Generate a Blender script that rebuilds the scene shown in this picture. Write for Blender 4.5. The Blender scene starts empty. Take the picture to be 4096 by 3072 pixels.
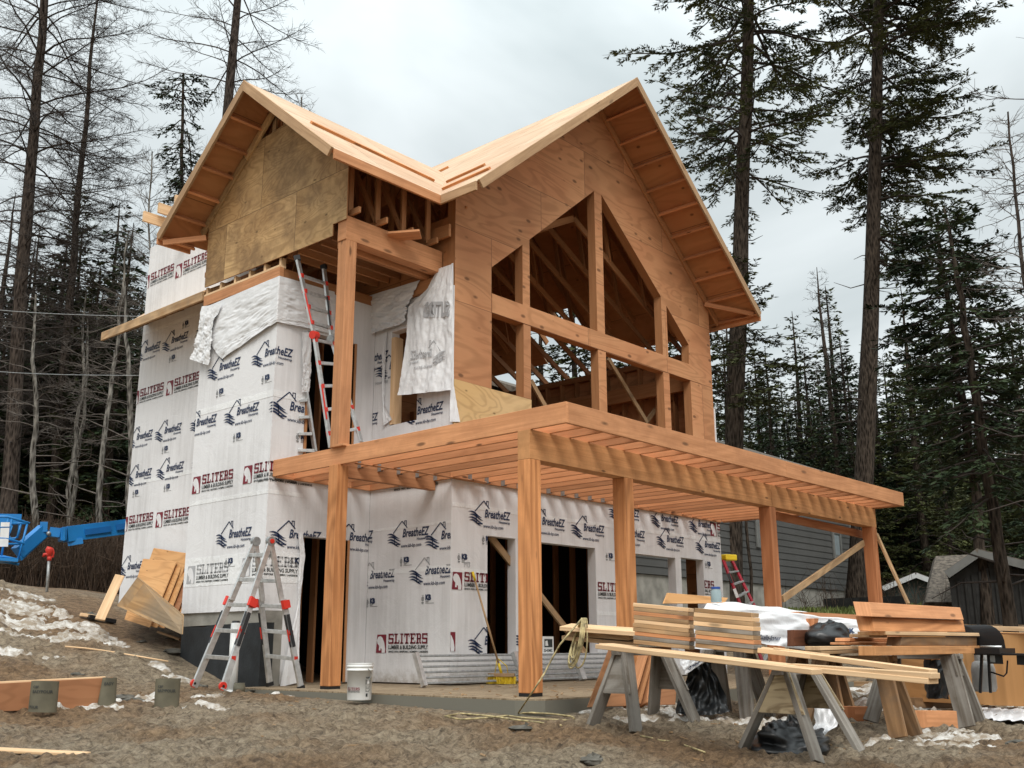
import bpy, bmesh, math, random
import numpy as np
from mathutils import Vector, Matrix
from mathutils.geometry import tessellate_polygon
R = math.radians
scn = bpy.context.scene
COL = scn.collection
# ------------------------------------------------------------ camera
CAM = Vector((-10.227, -10.305, 0.503)); YAW, PIT, ROL, F = .841, .251, -.003, 4104.6
fw = Vector((math.sin(YAW)*math.cos(PIT), math.cos(YAW)*math.cos(PIT), math.sin(PIT)))
r0 = Vector((math.cos(YAW), -math.sin(YAW), 0)); u0 = r0.cross(fw)
rr = r0*math.cos(ROL)+u0*math.sin(ROL); uu = -r0*math.sin(ROL)+u0*math.cos(ROL)
cd = bpy.data.cameras.new('camera'); cam = bpy.data.objects.new('camera', cd); COL.objects.link(cam)
M = Matrix((rr, uu, -fw)).transposed().to_4x4(); M.translation = CAM
cam.matrix_world = M; cd.sensor_width = 36; cd.lens = 36*F/4096; cd.clip_end = 3000; cd.clip_start = .05
scn.camera = cam
# ------------------------------------------------------------ light
SUN_EL, SUN_AZ = R(48), R(222)          # compass azimuth of the sun, from +Y clockwise
w = bpy.data.worlds.new("World"); scn.world = w; w.use_nodes = True
nt = w.node_tree; N = nt.nodes; N.clear()
sky = N.new('ShaderNodeTexSky'); sky.sky_type = 'NISHITA'; sky.sun_disc = False
sky.sun_elevation = SUN_EL; sky.sun_rotation = SUN_AZ; sky.air_density = 1.5; sky.dust_density = 4
tc = N.new('ShaderNodeTexCoord'); mp = N.new('ShaderNodeMapping'); mp.inputs['Scale'].default_value = (1, 1, 2.2)
nz = N.new('ShaderNodeTexNoise'); nz.inputs['Scale'].default_value = 2.1; nz.inputs['Detail'].default_value = 5; nz.inputs['Distortion'].default_value = .5; nz.inputs['Roughness'].default_value = .5
cr = N.new('ShaderNodeValToRGB'); e = cr.color_ramp.elements
e[0].position = .32; e[0].color = (4.6, 5.15, 5.25, 1); e[1].position = .68; e[1].color = (7.9, 8.4, 8.5, 1)
sx = N.new('ShaderNodeSeparateXYZ'); mr = N.new('ShaderNodeMapRange')
mr.inputs['From Min'].default_value = .45; mr.inputs['From Max'].default_value = 1; mr.inputs['To Min'].default_value = .86; mr.inputs['To Max'].default_value = 2.6
mu = N.new('ShaderNodeMix'); mu.data_type = 'RGBA'; mu.blend_type = 'MULTIPLY'; mu.inputs['Factor'].default_value = 1
mx = N.new('ShaderNodeMix'); mx.data_type = 'RGBA'; mx.inputs['Factor'].default_value = .93
bg = N.new('ShaderNodeBackground'); bg.inputs['Strength'].default_value = .1; wo = N.new('ShaderNodeOutputWorld')
L = nt.links.new
L(tc.outputs['Generated'], mp.inputs[0]); L(mp.outputs[0], nz.inputs['Vector']); L(nz.outputs['Fac'], cr.inputs[0])
L(tc.outputs['Generated'], sx.inputs[0]); L(sx.outputs['Z'], mr.inputs['Value'])
L(cr.outputs[0], mu.inputs['A']); L(mr.outputs[0], mu.inputs['B'])
L(sky.outputs[0], mx.inputs['A']); L(mu.outputs['Result'], mx.inputs['B']); L(mx.outputs['Result'], bg.inputs['Color']); L(bg.outputs[0], wo.inputs[0])
sl = bpy.data.lights.new('sun', 'SUN'); sl.energy = 1.5; sl.angle = R(25); sl.color = (1, .97, .92)
so = bpy.data.objects.new('sun', sl); COL.objects.link(so)
sd = Vector((math.sin(SUN_AZ)*math.cos(SUN_EL), math.cos(SUN_AZ)*math.cos(SUN_EL), math.sin(SUN_EL)))
so.rotation_euler = sd.to_track_quat('Z', 'Y').to_euler(); so.location = (0, 0, 60)
scn.view_settings.view_transform = 'Standard'; scn.view_settings.look = 'None'
scn.view_settings.exposure = .5; scn.view_settings.gamma = 1
scn.render.resolution_x = 1024; scn.render.resolution_y = 768
# ------------------------------------------------------------ survey helpers: sight line of a surveyed photo point, cut with a known plane
def Q(px, py, x=None, y=None, z=None, t=None):
    d = fw+rr*((px-2047.9)/F)-uu*((py-1536.0)/F)
    if x is not None: k = (x-CAM.x)/d.x
    elif y is not None: k = (y-CAM.y)/d.y
    elif z is not None: k = (z-CAM.z)/d.z
    else: k = t/math.hypot(d.x, d.y)
    return CAM+d*k
def Zf(ox, oy, s): return lambda a_, b_, **k: Q(ox+a_*s, oy+b_*s, **k)
q1 = Zf(0, 0, .63291); q2 = Zf(600, 250, .63291); q3 = Zf(1700, 250, .63291); q4 = Zf(2700, 0, .63282)
q5 = Zf(400, 950, .63291); q6 = Zf(1000, 950, .63291); q8 = Zf(1800, 700, .63291); q7 = Zf(2700, 1500, .6311)
qa = Zf(0, 2000, .64605); qb = Zf(600, 1900, .57274); qc = Zf(1300, 1900, .57262); qd = Zf(2000, 2200, .52556)
qe = Zf(2900, 2200, .54069); ql = Zf(0, 1000, .84388); qv = Zf(0, 0, 1.85172); qw = Zf(1150, 1000, .51244)
qn = Zf(0, 1900, .25316); qs = Zf(3400, 2350, .33159); qt = Zf(2100, 2350, .33159); qu = Zf(2700, 2350, .39177); qx = Zf(0, 2300, .42194)
def pol(az, t, z=0): return Vector((CAM.x+math.sin(az)*t, CAM.y+math.cos(az)*t, z))
# ------------------------------------------------------------ numpy noise
_rs = np.random.RandomState(7); _T = _rs.rand(256, 256)
def vnoise(x, y):
    xi = np.floor(x).astype(int); yi = np.floor(y).astype(int); fx = x-xi; fy = y-yi
    fx = fx*fx*(3-2*fx); fy = fy*fy*(3-2*fy); a = xi & 255; b = yi & 255; a1 = (a+1) & 255; b1 = (b+1) & 255
    return (_T[a, b]*(1-fx)+_T[a1, b]*fx)*(1-fy)+(_T[a, b1]*(1-fx)+_T[a1, b1]*fx)*fy
def fbm(x, y, o=4):
    s = 0; a = .5; n = 0
    for i in range(o): s = s+a*vnoise(x*2**i+i*17.3, y*2**i+i*9.1); n += a; a *= .5
    return s/n
# ------------------------------------------------------------ terrain
AZ = np.array([.2, .35, .43, .5, .56, .6, .7, .85, 1.0, 1.12, 1.22, 1.5]); TT = np.array([0, 7, 9, 11, 13, 14.5, 15.5, 16.5, 18, 20, 24, 30, 40, 80, 200])
HT = np.array([
 [-.5, -.36, -.28, -.2, -.1, .25, .6, .95, 1.5, 1.85, 2.0, 2.2, 3, 6, 9],
 [-.5, -.36, -.28, -.2, -.12, .15, .45, .8, 1.25, 1.75, 1.9, 2.1, 3, 6, 9],
 [-.5, -.36, -.28, -.2, -.12, .08, .32, .62, 1.05, 1.5, 1.75, 2.0, 3, 6, 9],
 [-.5, -.36, -.28, -.18, -.12, .02, .22, .5, .85, 1.3, 1.6, 1.9, 3, 6, 9],
 [-.5, -.36, -.28, -.18, -.10, -.03, .12, .38, .7, 1.1, 1.5, 1.9, 3, 6, 9],
 [-.5, -.36, -.28, -.17, -.08, -.05, 0, .15, .4, .8, 1.4, 1.9, 3, 6, 9],
 [-.5, -.36, -.28, -.15, -.07, -.07, -.07, -.07, -.1, -.1, .6, 1.6, 2.6, 6, 9],
 [-.5, -.38, -.29, -.13, -.1, -.1, -.1, -.1, -.1, -.1, .1, 1.2, 2.3, 6, 9],
 [-.5, -.40, -.32, -.17, -.12, -.1, -.1, -.1, -.1, -.1, .2, 1.1, 1.8, 6, 9],
 [-.5, -.42, -.36, -.27, -.22, -.18, -.14, -.1, .0, .2, .7, 1.3, 1.7, 5, 9],
 [-.5, -.42, -.38, -.30, -.24, -.2, -.14, -.08, .0, .2, .7, 1.3, 1.7, 5, 9],
 [-.5, -.42, -.38, -.30, -.24, -.2, -.14, -.08, .0, .2, .6, 1.1, 1.6, 5, 9]])
def H(x, y):
    x = np.asarray(x, float); y = np.asarray(y, float)
    dx = x-CAM.x; dy = y-CAM.y; t = np.hypot(dx, dy); az = np.arctan2(dx, dy); az = np.clip(az, AZ[0], AZ[-1]); t2 = np.clip(t, 0, 199.9)
    i = np.clip(np.searchsorted(AZ, az)-1, 0, len(AZ)-2); j = np.clip(np.searchsorted(TT, t2, side='right')-1, 0, len(TT)-2)
    a = (az-AZ[i])/(AZ[i+1]-AZ[i]); b = (t2-TT[j])/(TT[j+1]-TT[j]); a = a*a*(3-2*a)
    return (HT[i, j]*(1-a)+HT[i+1, j]*a)*(1-b)+(HT[i, j+1]*(1-a)+HT[i+1, j+1]*a)*b
def h(x, y): return float(H(x, y))
# ------------------------------------------------------------ objects
ORG = {}
def tag(o, label=None, cat=None, group=None, kind=None):
    if label: o['label'] = label
    if cat: o['category'] = cat
    if group: o['group'] = group
    if kind: o['kind'] = kind
    return o
def thing(name, loc, label, cat, group=None):
    o = bpy.data.objects.new(name, None); o.empty_display_size = .2; COL.objects.link(o); o.location = loc; ORG[o.name] = Vector(loc)
    return tag(o, label, cat, group)
def link_mesh(name, me, parent, origin):
    o = bpy.data.objects.new(name, me); COL.objects.link(o)
    if parent is not None: o.parent = parent; ORG[o.name] = ORG[parent.name]
    else: o.location = origin; ORG[o.name] = Vector(origin)
    return o
class MB:
    def __init__(s): s.v = []; s.f = []; s.uv = []; s.mi = []; s.m = 0
    def face(s, pts, uvs=None, m=None):
        b = len(s.v); s.v += [tuple(p) for p in pts]; s.f.append(tuple(range(b, b+len(pts))))
        s.uv += uvs if uvs else [(p[0]+p[1], p[2]) for p in pts]; s.mi.append(s.m if m is None else m)
    def beam(s, p0, p1, w, hh, up=(0, 0, 1), cut0=0, cut1=0, off=None):
        """timber from p0 to p1; w across, hh along up; cut = bevel shift of the top edge"""
        p0 = Vector(p0); p1 = Vector(p1); d = (p1-p0); Ln = d.length; d.normalize(); up = Vector(up)
        sd = d.cross(up)
        if sd.length < 1e-4: sd = d.cross(Vector((1, 0, 0)))
        sd.normalize(); u = sd.cross(d).normalized(); r = random.random()*40; r2 = random.random()*9
        c = []
        for e, P, cu in ((0, p0, cut0), (1, p1, cut1)):
            for a, b in ((-1, -1), (1, -1), (1, 1), (-1, 1)):
                c.append(P+sd*(a*w/2)+u*(b*hh/2)+d*(cu*(1 if b > 0 else 0)))
        dims = (w, hh, w, hh); acc = r2
        for i in range(4):
            j = (i+1) % 4; a0, a1 = acc, acc+dims[i]; acc = a1+.13
            s.face([c[i], c[j], c[4+j], c[4+i]], [(r, a0), (r, a1), (r+Ln, a1), (r+Ln, a0)])
        for P in ((3, 2, 1, 0), (4, 5, 6, 7)):
            s.face([c[k] for k in P], [(r+.05, r2), (r+.09, r2), (r+.09, r2+.04*hh/max(w, .01)), (r+.05, r2+.04*hh/max(w, .01))])
    def box(s, x0, x1, y0, y1, z0, z1, ax='z'):
        if ax == 'x': s.beam((x0, (y0+y1)/2, (z0+z1)/2), (x1, (y0+y1)/2, (z0+z1)/2), abs(y1-y0), z1-z0)
        elif ax == 'y': s.beam(((x0+x1)/2, y0, (z0+z1)/2), ((x0+x1)/2, y1, (z0+z1)/2), abs(x1-x0), z1-z0)
        else: s.beam(((x0+x1)/2, (y0+y1)/2, z0), ((x0+x1)/2, (y0+y1)/2, z1), abs(x1-x0), abs(y1-y0), up=(0, 1, 0))
    def tube(s, pts, rad, n=8, cap=True):
        pts = [Vector(p) for p in pts]; k = len(pts); rad = rad if isinstance(rad, (list, tuple)) else [rad]*k
        b = len(s.v); up = Vector((.31, .17, .93)); ln = 0; rings = []
        for i, p in enumerate(pts):
            d = (pts[min(i+1, k-1)]-pts[max(i-1, 0)]).normalized()
            if abs(d.dot(up)) > .98: up = Vector((1, .1, 0))
            a = d.cross(up).normalized(); c = a.cross(d)
            s.v += [tuple(p+(a*math.cos(2*math.pi*j/n)+c*math.sin(2*math.pi*j/n))*rad[i]) for j in range(n)]
            if i: ln += (pts[i]-pts[i-1]).length
            rings.append(ln)
        for i in range(k-1):
            for j in range(n):
                j2 = (j+1) % n; s.f.append((b+i*n+j, b+i*n+j2, b+(i+1)*n+j2, b+(i+1)*n+j)); s.mi.append(s.m)
                q = 2*math.pi*rad[i]/n
                s.uv += [(rings[i], j*q), (rings[i], (j+1)*q), (rings[i+1], (j+1)*q), (rings[i+1], j*q)]
        if cap:
            for i0 in (0, (k-1)*n):
                s.f.append(tuple(b+i0+j for j in (range(n) if i0 else reversed(range(n))))); s.mi.append(s.m); s.uv += [(.1*math.cos(j), .1*math.sin(j)) for j in range(n)]
    def lathe(s, c, prof, n=24, axis=None):
        c = Vector(c); b = len(s.v); k = len(prof)
        A = Vector((0, 0, 1)) if axis is None else Vector(axis).normalized()
        X = A.orthogonal().normalized(); Y = A.cross(X)
        for r_, z_ in prof: s.v += [tuple(c+A*z_+(X*math.cos(2*math.pi*j/n)+Y*math.sin(2*math.pi*j/n))*r_) for j in range(n)]
        for i in range(k-1):
            for j in range(n):
                j2 = (j+1) % n; s.f.append((b+i*n+j, b+i*n+j2, b+(i+1)*n+j2, b+(i+1)*n+j)); s.mi.append(s.m)
                s.uv += [(j/n, prof[i][1]), ((j+1)/n, prof[i][1]), ((j+1)/n, prof[i+1][1]), (j/n, prof[i+1][1])]
    def grid(s, fn, nu, nv, uvs=1.0):
        b = len(s.v)
        for i in range(nu+1):
            for j in range(nv+1): s.v.append(tuple(fn(i/nu, j/nv)))
        for i in range(nu):
            for j in range(nv):
                a = b+i*(nv+1)+j; s.f.append((a, a+nv+1, a+nv+2, a+1)); s.mi.append(s.m)
                s.uv += [(i/nu*uvs, j/nv*uvs), ((i+1)/nu*uvs, j/nv*uvs), ((i+1)/nu*uvs, (j+1)/nv*uvs), (i/nu*uvs, (j+1)/nv*uvs)]
    def panel(s, fn, loops, thick, swap=False, back=None, edge=None):
        """fn(s,t,d)->point, d = depth behind the face; loops[0] outer, others holes"""
        L3 = [[Vector((a, b, 0)) for a, b in lp] for lp in loops]; flat = [q for lp in loops for q in lp]
        o0 = 0
        U = lambda a, b: (b+o0, a) if swap else (a, b)
        for t3 in tessellate_polygon(L3):
            P = [flat[i] for i in t3]
            s.face([fn(a, b, 0) for a, b in P], [U(a, b) for a, b in P])
            if thick: s.face([fn(a, b, thick) for a, b in reversed(P)], [U(a+5, b) for a, b in reversed(P)], m=back)
        if thick:
            for lp in loops:
                for i in range(len(lp)):
                    a, b = lp[i], lp[(i+1) % len(lp)]; ln = math.hypot(a[0]-b[0], a[1]-b[1])
                    s.face([fn(*a, 0), fn(*b, 0), fn(*b, thick), fn(*a, thick)], [(0, 0), (ln, 0), (ln, thick), (0, thick)], m=edge)
    def build(s, name, mats, parent=None, origin=None, smooth=False, fixn=True):
        if not isinstance(mats, (list, tuple)): mats = [mats]
        if parent is not None: o = ORG[parent.name]
        elif origin is not None: o = Vector(origin)
        else:
            a = np.array(s.v); o = Vector((a[:, 0].mean(), a[:, 1].mean(), a[:, 2].min()))
        me = bpy.data.meshes.new(name); me.from_pydata([(x-o.x, y-o.y, z-o.z) for x, y, z in s.v], [], s.f)
        uvl = me.uv_layers.new(name='UVMap'); uvl.data.foreach_set('uv', np.array(s.uv, dtype=np.float32).ravel())
        for m_ in mats: me.materials.append(m_)
        me.polygons.foreach_set('material_index', s.mi)
        if smooth: me.polygons.foreach_set('use_smooth', [True]*len(s.f))
        if fixn:
            bm = bmesh.new(); bm.from_mesh(me); bmesh.ops.remove_doubles(bm, verts=bm.verts, dist=1e-5); bmesh.ops.recalc_face_normals(bm, faces=bm.faces); bm.to_mesh(me); bm.free()
        me.update()
        return link_mesh(name, me, parent, o)
def bevel(o, wd=.004):
    m_ = o.modifiers.new('bevel', 'BEVEL'); m_.width = wd; m_.segments = 2; m_.limit_method = 'ANGLE'; m_.angle_limit = R(50); return o
def quick(name, mat, parent, fn_or_beam, **k):
    b = MB(); fn_or_beam(b); return b.build(name, mat, parent, **k)
def timber(name, mat, parent, p0, p1, w_, h_, up=(0, 0, 1), **k):
    b = MB(); b.beam(p0, p1, w_, h_, up, **k); o = b.build(name, mat, parent); return bevel(o, .004)
def copy_tree(o, parent=None):
    c = o.copy(); COL.objects.link(c)
    if parent is not None: c.parent = parent
    for ch in list(o.children): copy_tree(ch, c)
    return c
# ------------------------------------------------------------ materials
def NT(name, rough=.8, spec=.3):
    m = bpy.data.materials.new(name); m.use_nodes = True; t = m.node_tree; b = t.nodes['Principled BSDF']
    b.inputs['Roughness'].default_value = rough; b.inputs['Specular IOR Level'].default_value = spec
    def nd(typ, **k):
        n = t.nodes.new(typ)
        for a, v in k.items():
            if a in n.inputs: n.inputs[a].default_value = v
            else: setattr(n, a, v)
        return n
    return m, t, b, nd
def solid(name, c, rough=.6, metal=0, spec=.4, var=.06, ns=6, bump=0, bs=40):
    m, t, b, nd = NT(name, rough, spec); b.inputs['Metallic'].default_value = metal; L = t.links.new
    tc = nd('ShaderNodeTexCoord'); n = nd('ShaderNodeTexNoise', Scale=ns, Detail=4); L(tc.outputs['Object'], n.inputs['Vector'])
    r = nd('ShaderNodeValToRGB'); r.color_ramp.elements[0].position = .3; r.color_ramp.elements[1].position = .7
    r.color_ramp.elements[0].color = tuple(max(0, x*(1-var*2)) for x in c)+(1,); r.color_ramp.elements[1].color = tuple(x*(1+var) for x in c)+(1,)
    L(n.outputs['Fac'], r.inputs[0]); L(r.outputs[0], b.inputs['Base Color'])
    if bump:
        n2 = nd('ShaderNodeTexNoise', Scale=bs, Detail=3); L(tc.outputs['Object'], n2.inputs['Vector']); bp = nd('ShaderNodeBump', Strength=bump, Distance=.01)
        L(n2.outputs['Fac'], bp.inputs['Height']); L(bp.outputs[0], b.inputs['Normal'])
    return m
def mixc(nd, L, fac, a, b_, mode='MIX'):
    x = nd('ShaderNodeMix', data_type='RGBA', blend_type=mode)
    for s_, v in (('Factor', fac), ('A', a), ('B', b_)):
        if isinstance(v, (int, float)): x.inputs[s_].default_value = v
        elif isinstance(v, tuple): x.inputs[s_].default_value = v if len(v) == 4 else v+(1,)
        else: L(v, x.inputs[s_])
    return x.outputs['Result']
def wood(name, c, dark=.62, gu=.7, gv=22, knots=.05, kd=.25, weather=None, dist=1.2, var=.12, rough=.75, ring=.35):
    """sawn timber: grain along U"""
    m, t, b, nd = NT(name, rough, .25); L = t.links.new
    uv = nd('ShaderNodeUVMap'); oi = nd('ShaderNodeObjectInfo')
    ad = nd('ShaderNodeVectorMath', operation='ADD'); L(uv.outputs[0], ad.inputs[0]); sc = nd('ShaderNodeVectorMath', operation='SCALE'); sc.inputs['Scale'].default_value = 7
    L(oi.outputs['Random'], sc.inputs[0]); L(sc.outputs[0], ad.inputs[1])
    mp = nd('ShaderNodeMapping', Scale=(gu, gv, 1)); L(ad.outputs[0], mp.inputs[0])
    n = nd('ShaderNodeTexNoise', Scale=1, Detail=6, Distortion=dist, Roughness=.62); L(mp.outputs[0], n.inputs['Vector'])
    # cathedral rings
    mp2 = nd('ShaderNodeMapping', Scale=(gu*.55, gv*.14, 1)); L(ad.outputs[0], mp2.inputs[0])
    n2 = nd('ShaderNodeTexNoise', Scale=1, Detail=1, Distortion=.3); L(mp2.outputs[0], n2.inputs['Vector'])
    mm = nd('ShaderNodeMath', operation='MULTIPLY'); mm.inputs[1].default_value = 60; L(n2.outputs['Fac'], mm.inputs[0]); si = nd('ShaderNodeMath', operation='SINE'); L(mm.outputs[0], si.inputs[0])
    mr = nd('ShaderNodeMapRange'); mr.inputs['From Min'].default_value = -1; mr.inputs['To Min'].default_value = 0; mr.inputs['To Max'].default_value = ring; L(si.outputs[0], mr.inputs['Value'])
    su = nd('ShaderNodeMath', operation='ADD'); L(n.outputs['Fac'], su.inputs[0]); L(mr.outputs[0], su.inputs[1])
    r = nd('ShaderNodeValToRGB'); e = r.color_ramp.elements; e[0].position = .42; e[1].position = .95
    e[0].color = tuple(min(1, x*1.1) for x in c)+(1,); e[1].color = tuple(x*dark*y for x, y in zip(c, (1.08, .97, .85)))+(1,); L(su.outputs[0], r.inputs[0])
    col = r.outputs[0]
    if knots:
        mk = nd('ShaderNodeMapping', Scale=(1.6, 5.5, 1)); L(ad.outputs[0], mk.inputs[0]); vo = nd('ShaderNodeTexVoronoi', Scale=1); L(mk.outputs[0], vo.inputs['Vector'])
        kr = nd('ShaderNodeMapRange'); kr.inputs['From Min'].default_value = knots; kr.inputs['From Max'].default_value = knots*1.9; kr.inputs['To Min'].default_value = 1; kr.inputs['To Max'].default_value = 0
        L(vo.outputs['Distance'], kr.inputs['Value']); col = mixc(nd, L, kr.outputs[0], col, tuple(x*kd for x in c))
    if weather:
        tc = nd('ShaderNodeTexCoord'); nw = nd('ShaderNodeTexNoise', Scale=2.4, Detail=6, Roughness=.7); L(tc.outputs['Object'], nw.inputs['Vector'])
        wr = nd('ShaderNodeValToRGB'); wr.color_ramp.elements[0].position = .42; wr.color_ramp.elements[1].position = .62; L(nw.outputs['Fac'], wr.inputs[0])
        f_ = nd('ShaderNodeMath', operation='MULTIPLY'); f_.inputs[1].default_value = weather[3]; L(wr.outputs[0], f_.inputs[0]); col = mixc(nd, L, f_.outputs[0], col, weather[:3])
    rv = nd('ShaderNodeMapRange'); rv.inputs['To Min'].default_value = 1-var; rv.inputs['To Max'].default_value = 1+var; L(oi.outputs['Random'], rv.inputs['Value'])
    vm = nd('ShaderNodeVectorMath', operation='SCALE'); L(col, vm.inputs[0]); L(rv.outputs[0], vm.inputs['Scale']); L(vm.outputs[0], b.inputs['Base Color'])
    bp = nd('ShaderNodeBump', Strength=.25, Distance=.004); L(n.outputs['Fac'], bp.inputs['Height']); L(bp.outputs[0], b.inputs['Normal'])
    return m
def plywood(name, c, c2, dark=.55, pw=2.44, ph=1.22, seam=.35, knots=.05, tone=.14, weather=None, off=(0, 0), lines=60, bright=.5, ls=(.42, 1.9)):
    """rotary-cut veneer; UV in metres, grain along U"""
    m, t, b, nd = NT(name, .75, .25); L = t.links.new
    uv = nd('ShaderNodeUVMap'); mo = nd('ShaderNodeMapping', Location=(off[0], off[1], 0)); L(uv.outputs[0], mo.inputs[0]); V = mo.outputs[0]
    br = nd('ShaderNodeTexBrick', Scale=1); br.inputs['Color1'].default_value = (0, 0, 0, 1); br.inputs['Color2'].default_value = (1, 1, 1, 1); br.inputs['Mortar'].default_value = (.5, .5, .5, 1)
    br.inputs['Mortar Size'].default_value = .005; br.inputs['Mortar Smooth'].default_value = .1; br.inputs['Brick Width'].default_value = pw; br.inputs['Row Height'].default_value = ph; L(V, br.inputs['Vector'])
    sh = nd('ShaderNodeVectorMath', operation='SCALE'); sh.inputs['Scale'].default_value = 13; L(br.outputs['Color'], sh.inputs[0])
    ad = nd('ShaderNodeVectorMath', operation='ADD'); L(V, ad.inputs[0]); L(sh.outputs[0], ad.inputs[1])
    mp = nd('ShaderNodeMapping', Scale=(ls[0], ls[1], 1)); L(ad.outputs[0], mp.inputs[0]); n = nd('ShaderNodeTexNoise', Scale=1, Detail=2.5, Distortion=.9, Roughness=.42); L(mp.outputs[0], n.inputs['Vector'])
    mm = nd('ShaderNodeMath', operation='MULTIPLY'); mm.inputs[1].default_value = lines; L(n.outputs['Fac'], mm.inputs[0]); si = nd('ShaderNodeMath', operation='SINE'); L(mm.outputs[0], si.inputs[0])
    mp3 = nd('ShaderNodeMapping', Scale=(1.2, 30, 1)); L(ad.outputs[0], mp3.inputs[0]); n3 = nd('ShaderNodeTexNoise', Scale=1, Detail=4); L(mp3.outputs[0], n3.inputs['Vector'])
    r = nd('ShaderNodeMapRange'); r.inputs['From Min'].default_value = -.2; r.inputs['To Min'].default_value = 0; r.inputs['To Max'].default_value = .75; L(si.outputs[0], r.inputs['Value'])
    s2 = nd('ShaderNodeMath', operation='MULTIPLY_ADD'); s2.inputs[1].default_value = .7; s2.inputs[2].default_value = -.2; L(n3.outputs['Fac'], s2.inputs[0])
    fs = nd('ShaderNodeMath', operation='ADD', use_clamp=True); L(r.outputs[0], fs.inputs[0]); L(s2.outputs[0], fs.inputs[1])
    n4 = nd('ShaderNodeTexNoise', Scale=.9, Detail=3); L(ad.outputs[0], n4.inputs['Vector']); r4 = nd('ShaderNodeValToRGB'); r4.color_ramp.elements[0].position = .38; r4.color_ramp.elements[1].position = .62; L(n4.outputs['Fac'], r4.inputs[0])
    base = mixc(nd, L, r4.outputs[0], c, c2); dk = mixc(nd, L, 1.0, base, (dark, dark*.92, dark*.82), 'MULTIPLY')
    f5 = nd('ShaderNodeMath', operation='MULTIPLY'); f5.inputs[1].default_value = bright; L(fs.outputs[0], f5.inputs[0])
    col = mixc(nd, L, f5.outputs[0], base, dk)
    if knots:
        mk = nd('ShaderNodeMapping', Scale=(2.3, 4.6, 1)); L(ad.outputs[0], mk.inputs[0]); vo = nd('ShaderNodeTexVoronoi', Scale=1); L(mk.outputs[0], vo.inputs['Vector'])
        kr = nd('ShaderNodeMapRange'); kr.inputs['From Min'].default_value = knots; kr.inputs['From Max'].default_value = knots*2; kr.inputs['To Min'].default_value = .85; kr.inputs['To Max'].default_value = 0
        L(vo.outputs['Distance'], kr.inputs['Value']); col = mixc(nd, L, kr.outputs[0], col, tuple(x*.28 for x in c))
    if weather:
        nw = nd('ShaderNodeTexNoise', Scale=1.3, Detail=7, Roughness=.7); L(ad.outputs[0], nw.inputs['Vector'])
        wr = nd('ShaderNodeValToRGB'); wr.color_ramp.elements[0].position = .44; wr.color_ramp.elements[1].position = .66; L(nw.outputs['Fac'], wr.inputs[0])
        f_ = nd('ShaderNodeMath', operation='MULTIPLY'); f_.inputs[1].default_value = weather[3]; L(wr.outputs[0], f_.inputs[0]); col = mixc(nd, L, f_.outputs[0], col, weather[:3])
    tm = nd('ShaderNodeMapRange'); tm.inputs['To Min'].default_value = 1-tone; tm.inputs['To Max'].default_value = 1+tone; L(br.outputs['Color'], tm.inputs['Value'])
    vm = nd('ShaderNodeVectorMath', operation='SCALE'); L(col, vm.inputs[0]); L(tm.outputs[0], vm.inputs['Scale'])
    fm = nd('ShaderNodeMath', operation='MULTIPLY'); fm.inputs[1].default_value = 1-seam; L(br.outputs['Fac'], fm.inputs[0]); col = mixc(nd, L, fm.outputs[0], vm.outputs[0], (.04, .025, .015))
    L(col, b.inputs['Base Color']); bp = nd('ShaderNodeBump', Strength=.2, Distance=.004); L(fs.outputs[0], bp.inputs['Height']); L(bp.outputs[0], b.inputs['Normal'])
    return m
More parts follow.
